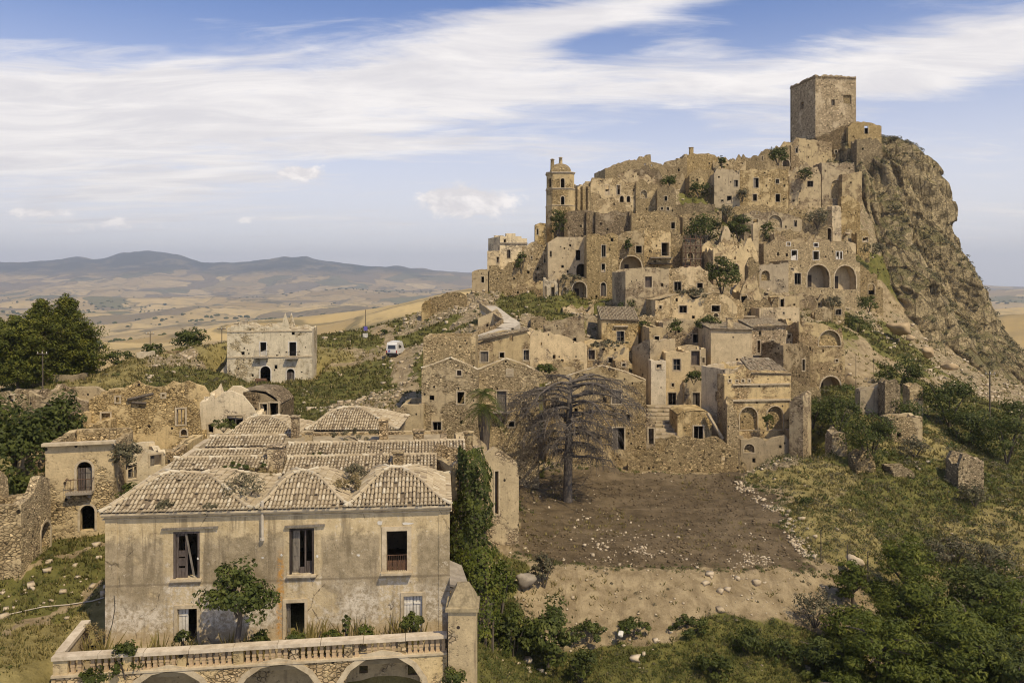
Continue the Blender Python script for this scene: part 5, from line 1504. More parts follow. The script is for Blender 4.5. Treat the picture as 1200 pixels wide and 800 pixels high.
for w_, L_ in ((fwk, fwk.L), (lwk, lwk.L)):          # row of small corbels under the parapet
    n = int(L_ / .62)
    for k in range(n):
        u = L_ * (k + .5) / n
        if cb_ is None:
            m_ = MB(); m_.box(w_.P(u, kz - .75, -.14), w_.t * .14, w_.n * .135, Vector((0, 0, .2))); cb_ = m_.build('corbel', M['dark'], kroot); c0 = Vector(w_.P(u, 0, -.14)); t0 = w_.t.copy()
        else:
            c2 = cb_.copy(); link(c2, kroot); p = Vector(w_.P(u, 0, -.14)); c2.location = (p.x - c0.x, p.y - c0.y, 0) if w_ is fwk else (0, 0, 0)
            if w_ is lwk:
                base_ = ORI[kroot.name]; ro = Matrix.Rotation(R(90), 4, 'Z')
                v = Vector((c0.x - base_.x, c0.y - base_.y, 0)); vr = ro @ v
                c2.rotation_euler = (0, 0, R(90)); c2.location = (p.x - base_.x - vr.x, p.y - base_.y - vr.y, 0)

# --- bell tower of the cathedral, eight-sided, with a broken dome
bd = 176.0
bt = thing('bell_tower', 'octagonal ochre bell tower with ringed storeys and a broken domed top on the left skyline', 'bell tower', (*W(656.5, 285, bd + 3)[:2], 9))
bc = W(656.5, 285, bd + 3.0)
rb = (672 - 641) / F * bd / 2 * 1.05
def octa(r, z, ch=.62):
    c = r * ch
    return [(bc.x + a, bc.y + b, z) for a, b in ((-c, -r), (c, -r), (r, -c), (r, c), (c, r), (-c, r), (-r, c), (-r, -c))]
def zpx(y, d=bd): return (HY - y) / F * d
mb = MB(); levels = [(310, 1.03), (241, 1.0), (221, .975), (202, .95)]
fr_ops = {1: (657.4, 230, 661.4, 240), 2: (657.2, 209, 661.6, 221)}
bfronts = []
for i, ((y0, r0), (y1, r1)) in enumerate(zip(levels[:-1], levels[1:])):
    r = rb * r0; z0, z1 = zpx(y0), zpx(y1)
    O = octa(r, z0)
    for j in range(8):
        A_, B_ = O[j], O[(j + 1) % 8]
        w_ = Wall(A_, B_, .5, 1); op_ = []
        if j == 0 and i > 0:
            a, b, c, e = fr_ops[i]; ua, za = w_.uz(a, b); ub_, zb_ = w_.uz(c, e); op_ = [(ua, ub_, zb_, za, 1)]; bfronts.append((w_, op_[0]))
        if j == 7 and i == 2: op_ = [(w_.L * .3, w_.L * .7, z0 + .4, z0 + 2.4, 1)]
        w_.emit(mb, z0, [(0, z1), (w_.L, z1)], op_)
mb.build('wall', M['ochre'], bt)
for w_, o in bfronts: frame_part(w_, o, bt, M['surround'], 'arch', True, .16)
for y, k in ((241, 1.06), (221, 1.05), (202, 1.06)):
    m_ = MB(); z = zpx(y)
    for h0, h1, e in ((-.22, .0, .96), (.002, .16, 1.0)):
        a, b = octa(rb * k * e, z + h0), octa(rb * k * e, z + h1)
        for j in range(8): m_.quad(a[j], a[(j + 1) % 8], b[(j + 1) % 8], b[j])
        m_.quad(*b); m_.quad(*reversed(a))
    m_.build('cornice', M['surround'], bt)
m_ = MB(); prev = octa(rb * .78, zpx(201.5))
for k in range(1, 7):
    a = k / 6 * math.pi / 2
    cur = octa(rb * .78 * math.cos(a) + .02, zpx(201.5) + (zpx(189.5) - zpx(201.5)) * math.sin(a))
    for j in range(8): m_.quad(prev[j], prev[(j + 1) % 8], cur[(j + 1) % 8], cur[j])
    prev = cur
m_.build('dome', M['stone'], bt)
for px, y0, y1, hw in ((657, 183, 191, .42), (647.3, 186.5, 202, .45)):
    p = W(px, y1, bd + (3 if px > 650 else 1.2)); m_ = MB()
    m_.tube([(p.x, p.y, p.z - .3), (p.x, p.y, zpx(y0 + 1.5)), (p.x, p.y, zpx(y0))], [hw, hw * .9, hw * .7], 8); m_.tube([(p.x, p.y, zpx(y0) + .002), (p.x, p.y, zpx(y0) + .25)], [hw * 1.25, hw * .5], 8)
    m_.build('finial', M['stone'], bt)

# --- skyline and upper rows: label, top line, foot, openings
H('castle_chapel', 'gabled pale chapel ruin at the left foot of the keep', [(927, 170), (933, 161), (941, 162), (975, 167)], 188, 'w 932.5 172 935 179', d=217, dr=219, D=7, mat='worn', jag=.1, frame='ash', deck=.9)
H('bastion', 'round stone bastion with one doorway right below the keep', [(994, 148), (1000, 143), (1012, 142), (1024, 145), (1033, 148)], 164, 'd 1013 147.5 1017.5 157', d=218, D=7, mat='stone', jag=.15, cat='bastion')
H('castle_wall', 'ragged wall with a tiny doorway between the chapel and the bastion', [(957, 160), (972, 154), (984, 150), (998, 143), (1000, 160)], 190, 'd 978.5 176 981 181', d=219.5, D=5, mat='dark', jag=.4, cat='ruin')
H('arched_ruin', 'tall ruin wall with one high blind arch under the castle rock', [(963, 190), (978, 191), (1001, 190), (1002, 210)], 243, 'n 974 211 986 233', d=203, D=6, mat='worn', jag=.15, cat='ruin')
H('plaster_wall', 'smooth tan wall panel leaning against the crag beside the blind arch', [(987, 204), (1000, 202), (1010, 201)], 226, '', d=201, D=3, mat='worn', jag=.1, cat='ruin')
H('ruined_house', 'collapsed terraces of rubble left of the high blind arch', [(925, 205), (933, 196), (945, 190), (950, 196), (958, 190), (962, 205)], 245, 'w 946 212 953 219; n 926 222 930 226', d=203, D=7, mat='worn', jag=.6, cat='ruin')
H('wall_pier', 'lone pale upright wall pier against the crag with a dark door at its left', [(975, 241), (985, 241), (986, 250)], 287, '', d=192, D=3, mat='pale', jag=.1, cat='ruin')
H('ruined_house', 'low dark vault beside the pale upright pier', [(966, 266), (972, 262), (976, 266)], 288, 'a 967 267 974.5 284', d=191, D=4, mat='dark', jag=.1, cat='ruin')
H('ruined_house', 'stepped skyline ruin climbing towards the castle chapel', [(852, 190), (858, 187), (866, 183), (874, 182), (880, 184), (890, 180), (902, 174), (910, 171), (918, 172), (926, 170)], 200, 'w 892 183 894 188; a 917 187 926 195', d=214, dr=216, D=6, mat='stone', jag=.5, cat='ruin')
H('ruined_house', 'low skyline ruin with broken corner left of the stepped ruin', [(836, 188), (843, 183), (850, 185), (858, 190), (866, 181), (874, 186)], 206, '', d=208, D=6, mat='ochre', jag=.4, cat='ruin')
H('large_house', 'long flat fronted stone house with four dark windows below the skyline', [(866, 199), (880, 197), (897, 199), (910, 197), (924, 198)], 246, 'w 883 208.5 889 220; w 909 210 913 215; w 882.5 227.5 887 235.5; w 909 227.5 914 236.5', d=198, D=9, mat='ochre', jag=.15)
H('house', 'pale fronted house with two small windows left of the long four window house', [(837, 203), (840, 198), (858, 198), (866, 204), (867, 199)], 246, 'w 860 211 865 219; w 852 229.5 857.5 238; w 845 234 848 237', d=197, D=8, mat='pale', jag=.12)
H('ruined_house', 'high blank ruin with a stout chimney on the skyline', [(805, 181), (812, 180), (835, 180), (843, 183)], 224, '', d=207, dr=209, D=7, mat='stone', jag=.2, cat='ruin')
chimney(BUILT['high blank ruin with a stout chimney on the skyline'][0], 810.5, 173, 184, 207.3, 1.0, 'stone')
H('ruined_house', 'plain tan wall with rounded left shoulder left of the stout chimney ruin', [(776, 196), (779, 190), (784, 188), (800, 185), (805, 180)], 224, '', d=206, D=7, mat='ochre', jag=.1, cat='ruin')
H('ruined_house', 'curved apse like wall below the stout chimney ruin', [(808, 206), (812, 200), (822, 197), (836, 200), (838, 206)], 240, '', d=201, D=5, mat='stone', jag=.15, cat='ruin')
H('cathedral', 'upper nave of the ruined cathedral with sharp right peak on the skyline', [(709, 198), (722, 192), (738, 187), (752, 183), (762.5, 181), (763, 190), (775, 192), (782, 200)], 232, '', d=199, dr=203, D=8, mat='stone', jag=.15, cat='church')
H('ruined_house', 'rubble crest rising behind the cathedral arch wall', [(738, 198), (750, 196), (760, 193), (772, 198), (776, 206)], 240, '', d=194, D=4, mat='dark', jag=.4, cat='ruin')
H('church_wall', 'ochre church wall with a shallow pediment and two tall windows beside the bell tower', [(692, 213), (694, 208), (709, 209), (727, 207), (730, 213), (745, 214), (757, 220)], 250, 'w 709.5 217 714 228; w 722.5 217 726.5 228; a 726.5 229.5 731 237; a 734.5 229.5 738.5 237', d=186, dr=188, D=7, mat='ochre', jag=.08, cat='church')
H('church_wall', 'rubble wall with three buttresses right behind the bell tower', [(673, 222), (680, 217), (686, 214), (692, 213)], 250, '', d=184, dr=187, D=6, mat='stone', jag=.3, cat='church')
_r, _w = BUILT['rubble wall with three buttresses right behind the bell tower'][:2]
for x in (676, 682, 688):
    u, z = _w.uz(x, 219); m_ = MB(); m_.box(_w.P(u, z - 3.2, -.35), _w.t * .4, _w.n * .34, Vector((0, 0, 3.2))); m_.build('buttress', M['stone'], _r)
H('ruined_house', 'ruin with a round hole and ruined arch right of the church windows', [(745, 213), (752, 209), (760, 212), (770, 216), (776, 221)], 252, 'n 751 223 758 232', d=187, D=6, mat='stone', jag=.3, cat='ruin')
H('house', 'narrow stone house with two tiny windows one above the other right of the round hole', [(770, 222), (776, 218), (790, 220), (792, 226)], 262, 'w 778.5 230 782 235.5; w 781 243 784 246.5; w 774.5 243 777 246', d=185, D=7, mat='stone', jag=.25)
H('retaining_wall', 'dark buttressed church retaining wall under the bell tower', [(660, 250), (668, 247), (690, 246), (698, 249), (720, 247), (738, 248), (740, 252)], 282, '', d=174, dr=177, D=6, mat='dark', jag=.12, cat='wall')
_r, _w = BUILT['dark buttressed church retaining wall under the bell tower'][:2]
for x in (661.5, 688, 698.5, 739):
    u, z = _w.uz(x, 249); u = min(max(u, .4), _w.L - .4); m_ = MB(); m_.box(_w.P(u, z - 2.9, -.4), _w.t * .38, _w.n * .39, Vector((0, 0, 2.9))); m_.build('buttress', M['dark'], _r)
for x in (666, 693, 668):
    pass
H('ruined_house', 'rubble terrace wall right of the buttressed church wall', [(740, 251), (755, 248), (775, 247), (792, 252), (797, 258)], 286, 'w 786.5 260 791 268', d=175, dr=177, D=6, mat='stone', jag=.25, cat='ruin')
H('house', 'small yellow lookout house on the cliff edge left of the bell tower', [(627, 263), (633, 261), (640, 262)], 292, 'w 629 268 631 275', d=172, D=5, mat='ochre', jag=.05)
# --- left edge of the town
H('white_house', 'white two stepped house with square false front at the far left of the town', [(586, 277), (592.7, 277), (593, 273.5), (604, 273.5), (604.3, 276.8), (611, 276.8), (611.3, 279.5), (617.5, 279.5)], 310, 'w 594.3 292.5 598.2 302.5; w 590.5 280 593 284', d=165, dr=167, D=8, mat='white', jag=0, deck=.3)
_r, _w = BUILT['white two stepped house with square false front at the far left of the town'][:2]
m_ = MB(); zc = _w.uz(600, 285)[1]; m_.box(_w.P(_w.L / 2, zc, -.12), _w.t * (_w.L / 2 + .1), _w.n * .12, Vector((0, 0, .12))); m_.build('cornice', M['ash'], _r)
H('house', 'plain cube house with one window left of the white stepped house', [(571, 294), (586, 293.5)], 317, 'w 582 301 585 308', d=163, D=7, mat='pale', jag=.08)
H('house', 'lowest grey block with one dark window at the left end of the town', [(553, 319), (560, 315.5), (570, 315), (572, 318)], 342, 'w 564 324 567.3 331', d=160, D=6, mat='grey', jag=.1)
H('ruined_house', 'bulging masonry bank below the plain cube house', [(573, 313), (580, 309), (588, 312), (596, 308), (608, 305), (617, 309)], 345, '', d=160, D=6, mat='stone', jag=.35, cat='ruin')
H('ruined_house', 'torn ochre wall with one slit window above the rubble bank on the left', [(611, 300), (618, 286), (628, 282), (642, 284), (644, 288)], 344, 'w 637.5 298 639.5 308; n 622 300 624 303', d=160, dr=161, D=7, mat='ochre', jag=.25, cat='ruin')
H('plaster_house', 'tall smooth plaster house with one window over a vaulted niche', [(642, 284), (653, 277.5), (688, 278), (688.5, 282)], 336, 'w 674.8 293 680 305; a 675.5 309 687 324; w 644.5 294 646.5 301', d=157, D=9, mat='pale', jag=.05)
H('chapel', 'small white shrine niche with rounded front at the foot of the tall plaster house', [(637, 325), (645, 329), (650, 327), (654, 333)], 356, 'a 646 332 650 349; a 634.5 335 640.5 348', d=151, D=3, mat='white', jag=.1, cat='shrine')
H('ruined_house', 'low masonry with a dark half buried vault right of the white shrine', [(655, 326), (665, 322), (678, 324), (688, 327)], 352, 'a 671 330 687 349; n 660 336 664 343', d=152, D=5, mat='stone', jag=.25, cat='ruin')
H('stone_house', 'tall narrow stone house with two slit windows over a grey arched door', [(687.5, 275), (695, 273), (705, 275), (718, 273), (724, 276)], 352, 'w 705 287 709.7 301; w 705 309 709 318.5; A 704 331 710 347', d=152, D=9, mat='stone', jag=.2)
H('house', 'stone house with a square window over a great black vault', [(724, 276), (733, 271), (745, 270), (755, 272)], 334, 'w 745.3 288 752 296.5; a 727 300 752 322', d=158, D=9, mat='ochre', jag=.15)
H('house', 'upper house with a tall dark balcony door beside the scaffold', [(755, 270), (768, 268), (783, 270), (786, 273)], 318, 'w 775.5 284.5 784 299.5', d=160, D=8, mat='ochre', jag=.15)
_r, _w = BUILT['upper house with a tall dark balcony door beside the scaffold'][:2]
balcony(_r, _w, 761, 787, 302, 1.3, True, 'iron')
m_ = MB(); u0, z = _w.uz(761, 309); u1, _ = _w.uz(787, 309); m_.box(_w.P((u0 + u1) / 2, z, -.7), _w.t * ((u1 - u0) / 2), _w.n * .68, Vector((0, 0, .12))); m_.build('platform', M['blackwood'], _r)
H('round_front_house', 'broad plaster house with a curved roof line, grey door and one upper window', [(733, 318), (742, 314.5), (758, 313), (772, 313.5), (784, 316)], 372, 'x 756 324 764 336.5; D 756.5 353 764 368', d=137, dr=138, D=9, mat='worn', jag=.06)
H('house', 'small house with two black windows right of the curved roof house', [(784, 318), (790, 314), (800, 313), (812, 311), (824, 313), (830, 318)], 362, 'w 790 330 798.5 341; w 817 331.5 823.5 337.5', d=141, D=8, mat='ochre', jag=.3)
H('vaulted_house', 'double vaulted low house with two black windows under grey scrub', [(768, 352), (776, 350), (782, 349), (792, 345), (803, 344), (812, 350), (820, 348), (833, 343.5), (848, 344), (860, 352), (864, 360)], 378, 'w 796 358 805 366.5; w 834 358 843.5 365; w 772.5 358 775.5 362; n 836 367 842 371', d=131, dr=132, D=7, mat='ochre', jag=.1, roof='vault')
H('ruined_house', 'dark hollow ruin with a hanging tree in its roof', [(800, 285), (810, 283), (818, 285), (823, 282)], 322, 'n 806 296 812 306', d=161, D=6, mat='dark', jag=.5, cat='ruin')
H('ruined_house', 'shattered house with torn white plaster right of the climbing tree', [(836, 290), (842, 284), (848, 281), (853, 290), (862, 283), (872, 284), (880, 280), (885, 288), (888, 300)], 336, 'a 858 309 866 322; n 846 300 850 306', d=157, dr=159, D=7, mat='worn', jag=.6, cat='ruin')
H('wall_pier', 'slim free standing wall fragment with pointed top among the dark trees', [(845, 276), (849, 264), (853, 263), (856, 272)], 290, '', d=170, D=1.6, mat='worn', jag=.3, cat='ruin')
H('wall_pier', 'very thin tall chimney pier above the shattered house', [(882.5, 262), (885, 260), (889, 261)], 304, '', d=165, D=1.4, mat='worn', jag=.1, cat='ruin')
H('house', 'pale terrace row with a wide blind arch and one black window', [(872, 250), (884, 246), (897, 249), (906, 246), (920, 250), (936, 254), (940, 258)], 276, 'w 882.5 256.5 888.5 263; n 900 252 916.5 267; w 930 258 934 265.5; w 885.5 248 889 251.5', d=183, dr=185, D=7, mat='worn', jag=.15)
H('ruined_house', 'long crumbling wall under the long four window house', [(852, 242), (870, 240), (890, 239), (910, 241), (932, 243), (945, 246)], 262, '', d=189, D=4, mat='stone', jag=.3, cat='ruin')
H('ruined_house', 'rubble slope wall under the wide blind arch row', [(884, 274), (900, 269), (920, 268), (940, 270), (955, 275)], 300, '', d=177, D=4, mat='stone', jag=.3, cat='ruin')
H('arcade_house', 'upper row house with three windows, the middle one framed in white', [(895, 285), (907, 281), (926, 283), (950, 284), (970, 283), (990, 282), (1003, 286)], 308, 'w 927.5 293.5 934 304.5; w 953 294.5 959.5 304; w 980 295 983 303.5; w 984.5 295 987 303.5; w 922 284 926 288; x 954 285 958.5 289', d=167, dr=170, D=7, mat='stone', jag=.15, frame='whitepaint')
H('arcade_house', 'wide house with two great arches side by side and a black door', [(924, 305), (945, 304.5), (975, 305), (1000, 306), (1008, 308)], 345, 'w 931 320 938.5 333; a 946 310 972 337; a 978 311 1003 339; w 927 314 930 317', d=160, dr=163, D=8, mat='stone', jag=.06)
H('house', 'grey blank gable house with white fallen plaster left of the two great arches', [(890, 312), (900, 309), (915, 308), (924, 308)], 342, 'n 892 317 902 329', d=159, D=7, mat='grey', jag=.2)
H('house', 'small plaster house with one door below the grey blank gable', [(912, 348), (920, 346), (937, 347)], 366, 'd 914.5 349.5 919 359.5', d=147, D=6, mat='worn', jag=.1)
H('parapet_wall', 'smooth pale parapet wall below the small one door plaster house', [(890, 361), (905, 360), (937, 360.5)], 386, 'w 917.5 365.5 919.5 368', d=139, D=6, mat='pale', jag=.05, cat='wall')
H('cave_house', 'arched black doorway set in rubble below the crag', [(1007, 338), (1014, 331), (1022, 329), (1030, 333), (1035, 338)], 350, 'a 1017.5 332.5 1025 345', d=170, D=4, mat='stone', jag=.3, cat='ruin')
H('ruined_house', 'low rubble wall with square black hole above the green slope', [(968, 350), (978, 352), (988, 354), (990, 360)], 372, 'w 979 362 986 369', d=152, D=4, mat='stone', jag=.4, cat='ruin')
H('cave_house', 'tiny walled cave with black window high under the crag', [(1004, 272), (1010, 269), (1016, 270), (1019, 277)], 286, 'w 1011 278 1017 283.5', d=190, D=3, mat='stone', jag=.2, cat='ruin')
H('ruined_house', 'hollow broken tower of rubble right of the climbing tree', [(867, 340), (872, 330), (880, 324), (886, 322), (890, 336), (892, 345)], 378, 'a 866 345 876 360', d=145, D=5, mat='worn', jag=.5, cat='ruin')
H('ruined_house', 'sunken ruin with slumped tile roof between the vaulted house and the parapet wall', [(864, 366), (872, 368), (884, 372), (890, 372)], 388, 'w 866 364 884 371', d=136, D=4, mat='dark', jag=.4, cat='ruin')
# --- middle row
H('tile_roof_house', 'ochre house with a shallow tiled hip roof and one window under a ledge', [(705, 374), (748, 375)], 408, 'W 723 388 731.5 400.5', d=124, D=6, mat='ochre', jag=0, roof='shed', pitch=.30)
_r, _w = BUILT['ochre house with a shallow tiled hip roof and one window under a ledge'][:2]
m_ = MB(); u0, z = _w.uz(719, 382); u1, _ = _w.uz(736, 382); m_.box(_w.P((u0 + u1) / 2, z, -.15), _w.t * ((u1 - u0) / 2), _w.n * .15, Vector((0, 0, .1))); m_.build('hood', M['surround'], _r)
H('house', 'high fronted plaster house with small top window and long dark left flank', [(761, 384), (769, 383), (777, 384)], 446, 'w 767 394 772.5 399.5', d=117, D=11, mat='pale', jag=.08)
H('house', 'plaster vault front with a square black window under green overgrowth', [(777, 378), (786, 375), (797, 374), (806, 375), (822, 377), (826, 382)], 406, 'w 812 391.5 821.5 401.5', d=124, D=7, mat='worn', jag=.15, frame='white' if False else 'surround')
H('white_box_house', 'small white block with a tiny square window in front of the high fronted house', [(763, 422.5), (780.5, 423)], 480, 'w 769.5 427 775 432', d=110, D=5, mat='white', jag=0)
_r, _w = BUILT['small white block with a tiny square window in front of the high fronted house'][:2]
H('house', 'pale house with a single broad window above a tall black doorway', [(780, 413), (790, 411), (800, 412), (809, 412)], 480, 'W 789 420.5 797.5 434; d 783 460 792.5 479; w 787 449 790 453', d=111, D=7, mat='pale', jag=.12)
H('house', 'low annex with a black door right of the tall black doorway', [(802, 446), (808, 442), (815, 440), (822, 443)], 482, 'd 811.5 460 820 477', d=110, D=5, mat='worn', jag=.25)
H('ruined_house', 'shadowed gap wall with a small hole between pale house and blank plaster house', [(800, 408), (808, 406), (818, 405), (827, 408)], 450, 'x 810 411 820 428; w 823 419 828 425', d=114, D=4, mat='grey', jag=.3, cat='ruin')
H('tile_roof_house', 'big blank plaster house with a round stain and broken tile eave', [(833, 385), (845, 386), (860, 385), (881, 386)], 438, 'w 882 394 885 410', d=116, D=8, mat='pale', jag=.04, roof='shed', pitch=.07)
chimney(BUILT['big blank plaster house with a round stain and broken tile eave'][0], 856, 373, 388, 116.5, .85, 'worn')
H('balcony_house', 'narrow house with two slit windows and an open loggia right of the blank house', [(881, 383), (890, 380), (905, 379), (921, 381)], 436, 'w 887.5 399 891 413.5; w 903 399 907.5 404.5; w 881.5 416 898 426; w 902 421 915 425', d=118, D=7, mat='worn', jag=.1, roof='shed', pitch=.10)
H('tile_roof_house', 'gabled plaster building with a row of four square holes over ruined twin arches', [(849, 439), (860, 437), (871, 427.5), (880, 435), (900, 433), (927, 436)], 560, 'w 854 445 856.5 447.5; w 862.5 445.5 864.5 447.5; w 869.5 445 872 447.5; w 877 445 879 447.5; n 867 477 887.5 503; n 899 476 917.5 503', d=97, dr=98, D=7, mat='worn', jag=.1)
_r, _w = BUILT['gabled plaster building with a row of four square holes over ruined twin arches'][:2]
ts = [_w.P(*_w.uz(880, 437), -.1), _w.P(*_w.uz(927, 438), -.1), _w.P(*_w.uz(922, 424), 5.0), _w.P(*_w.uz(886, 424), 5.0)]
tile_slope(_r, ts, random.Random(4), gap=.15)
m_ = MB()
for y_, h_ in ((450.5, .1), (469, .12)):
    u0, z = _w.uz(858, y_); u1, _ = _w.uz(926, y_); m_.box(_w.P((u0 + u1) / 2, z, -.08), _w.t * ((u1 - u0) / 2), _w.n * .1, Vector((0, 0, h_)))
m_.build('string_course', M['surround'], _r)
H('house', 'streaked grey flank house with one slit window left of the gabled building', [(822, 428), (835, 430), (850, 433)], 500, 'w 838.5 458 841 470', d=101, dr=98.5, D=8, mat='grey', jag=.1)
H('ruined_house', 'ruined right wing wall with raw stone edge at the twin arches', [(925, 468), (932, 463), (937, 460), (941, 463)], 562, '', d=95, dr=94, D=3, mat='worn', jag=.25, cat='ruin')
H('ruined_house', 'crumbling left edge wall in front of the twin arches', [(852, 470), (857, 466), (863, 472), (866, 500), (868, 540)], 562, '', d=94, D=2, mat='stone', jag=.4, cat='ruin')
H('ruined_house', 'low ruined basement wall open to the front below the twin arches', [(868, 512), (885, 511), (905, 513), (920, 510), (932, 506)], 552, 'n 872 520 884 530', d=95.5, D=3, mat='grey', jag=.25, cat='ruin')
H('vaulted_hut', 'small vaulted stone hut with a black door beside the stepped path', [(794, 486), (800, 483), (812, 481.5), (826, 482), (834, 486)], 520, 'd 813 499 824 516', d=96, D=5, mat='ochre', jag=.12, roof='vault')
_r, _w = BUILT['small vaulted stone hut with a black door beside the stepped path'][:2]
m_ = MB(); a, b = W(829, 484, 95.5), W(847, 514, 95); m_.tube([a, b], .22, 6); m_.build('leaning_post', M['surround'], _r)
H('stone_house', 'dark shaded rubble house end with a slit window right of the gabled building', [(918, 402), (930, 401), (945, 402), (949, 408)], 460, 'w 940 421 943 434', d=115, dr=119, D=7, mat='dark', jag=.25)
H('ruined_house', 'broken house with pinkish inner plaster over a black cave arch', [(936, 378), (950, 379), (965, 381), (986, 384), (989, 400), (990, 420)], 463, 'a 961.5 441 985 462; n 959.5 387 985 405; w 979 421 982 424', d=121, dr=122, D=6, mat='worn', jag=.35, cat='ruin', back=.3)
H('ruined_house', 'tile roofed low wing with a torn white gable right of the slit loggia house', [(921, 388), (930, 390), (945, 394), (950, 400)], 420, 'w 922 392 927 399', d=123, D=5, mat='white', jag=.25, cat='ruin')
H('ruined_house', 'low stone foot wall below the slit window rubble house', [(925, 455), (940, 449), (956, 452), (962, 460)], 478, '', d=112, D=3, mat='stone', jag=.3, cat='ruin')
# --- lower left: the palaces behind the dead tree
H('stone_house', 'broad rubble palace with low gable and three windows behind the tile roofs', [(494, 432), (510, 427), (528, 420), (545, 427), (560, 434)], 516, 'w 507 494 517 506; w 536 459 544 473; x 535.5 434 540.5 440', d=78, D=9, mat='stone', jag=.08, roof='coping', back=-1.5)
H('stone_house', 'blank rubble tower block rising behind the low gabled palace', [(496, 395), (520, 394.5), (557, 394.5)], 470, '', d=92, D=7, mat='stone', jag=.05)
H('stone_house', 'second gabled rubble house with a tall balcony door behind the palm', [(560, 434), (577, 427), (593, 421), (612, 427), (632, 437)], 520, 'w 594.5 433 600.5 440; s 582.5 458 593.5 482; w 596 494 602.5 500; w 612 470 617 484', d=81, D=9, mat='stone', jag=.10, roof='coping', back=-1.5)
_r, _w = BUILT['second gabled rubble house with a tall balcony door behind the palm'][:2]
balcony(_r, _w, 578, 598, 482, .8)
H('stone_house', 'third gabled rubble house partly hidden by the dead cedar', [(640, 452), (655, 445), (680, 436), (706, 429), (732, 436), (757, 446)], 552, 's 717 457 728 473; d 718.5 501 731.5 527; x 646 465 655 480', d=92, D=9, mat='ochre', jag=.12, roof='coping', back=-1.5)
H('house_wing', 'low buttress like annex left of the broad gabled palace', [(468, 478), (474, 474), (496, 474)], 520, '', d=77, D=5, mat='worn', jag=.05)
H('ruined_house', 'low ledge row with three small windows behind the gabled palaces', [(557, 402), (570, 397), (588, 391), (605, 388), (618, 388), (621, 397)], 436, 's 563 412 572 424; w 585.5 413 591 419; W 613.5 410 620.5 422', d=106, dr=108, D=5, mat='worn', jag=.1)
m_ = MB()
_r, _w = BUILT['low ledge row with three small windows behind the gabled palaces'][:2]
tile_slope(_r, [W(558, 399, 105.6), W(620, 387, 107.8), W(618, 384, 109), W(562, 394, 107.5)], random.Random(8))
H('plaster_wall', 'wide weathered plaster wall left of the overgrown ledge', [(621, 390), (632, 386), (645, 390), (660, 394), (676, 398), (688, 404)], 440, '', d=108, dr=110, D=5, mat='pale', jag=.2, cat='wall')
H('retaining_wall', 'upper retaining wall ending in a sharp right edge above the plaster wall', [(638, 382), (650, 377), (662, 374), (675, 372), (685, 370)], 408, '', d=118, D=4, mat='worn', jag=.1, cat='wall')
H('ruined_house', 'overgrown earth roofed ruin with small window holes above the third gable', [(683, 404), (695, 402), (710, 402), (725, 404), (737, 408)], 446, 'w 713 419 718 425; x 690 410 697 421', d=112, D=7, mat='worn', jag=.2, deck=.15, cat='ruin')
H('house', 'tiny square annex with one window on the slope above the third gable', [(721, 423), (737, 423.5)], 442, 'w 729 424.5 733 429', d=109, D=4, mat='worn', jag=.03)
H('plaster_wall', 'square topped wall end cut by the slope left of the tiled hip roof', [(705, 376), (712, 374), (721, 374)], 398, '', d=127, D=3, mat='worn', jag=.08, cat='wall') if False else None
H('house', 'grey flank of a tall house with rusty stain left of the white block', [(741, 404), (750, 400), (762, 398)], 446, '', d=115, dr=112, D=5, mat='grey', jag=.12)
H('shed', 'dark little shed at the right corner of the third gabled house', [(757, 497), (764, 495), (768, 497)], 532, 'd 760 502 766 520', d=93, D=4, mat='dark', jag=.06)
# --- scattered walls right of the town and on the slope
def ruinwall(label, top, yb, **k):
    if k.get('mat') in ('stone', 'dark'): k['mat'] = 'raw'
    return H('ruined_wall', label, top, yb, k.pop('ops', ''), cat='ruin', **k)
ruinwall('tall leaning wall stump standing in the bushes right of the cave arch house', [(1037, 448), (1042, 444), (1050, 446), (1055, 452)], 486, d=102, D=2, mat='stone', jag=.3)
ruinwall('grey retaining wall running left from the tall leaning stump', [(1008, 456), (1024, 453), (1038, 449)], 470, d=104, D=1.5, mat='grey', jag=.1)
ruinwall('low square ruin block right of the round green bush', [(1045, 490), (1060, 488), (1081, 488)], 516, d=96, D=3, mat='ochre', jag=.15)
ruinwall('solitary wall stump like a tooth on the dry right hand slope', [(1123, 541), (1128, 534), (1138, 533), (1150, 536), (1153, 540)], 576, d=86, D=2.5, mat='stone', jag=.25)
ruinwall('small wall piece behind the tall leaning wall stump', [(1066, 452), (1074, 450), (1082, 454)], 468, d=112, D=2, mat='ochre', jag=.2)
ruinwall('broken low masonry lump in the scrub below the twin arches', [(975, 506), (982, 503), (990, 506), (993, 520)], 532, d=90, D=2, mat='stone', jag=.35)
ruinwall('tilted masonry lump beside the round bush on the slope', [(1003, 536), (1012, 531), (1022, 532), (1026, 545)], 558, d=87, D=2, mat='stone', jag=.35)
ruinwall('fallen slab of masonry lying on the slope by the tilted lump', [(1046, 549), (1056, 545), (1068, 549), (1072, 556)], 562, d=86, D=2.5, mat='stone', jag=.2)
ruinwall('long retaining mound of rubble at the courtyard back edge', [(736, 541), (750, 533), (766, 524), (785, 519), (810, 517), (840, 518), (862, 526), (875, 545)], 556, d=91, dr=90, D=4, mat='stone', jag=.3, deck=.05)
ruinwall('stub of castle approach wall on the left ridge crest', [(500, 352), (508, 347), (520, 344), (536, 342), (546, 346)], 360, d=154, D=3, mat='stone', jag=.3)
ruinwall('ruined plinth with broken corner at the start of the ridge', [(494, 356), (498, 352), (503, 352)], 364, d=152, D=2, mat='ochre', jag=.2)
ruinwall('flaking wall above the long curved stone ramp', [(560, 372), (572, 366), (582, 362), (590, 372)], 386, d=124, D=2, mat='worn', jag=.2)
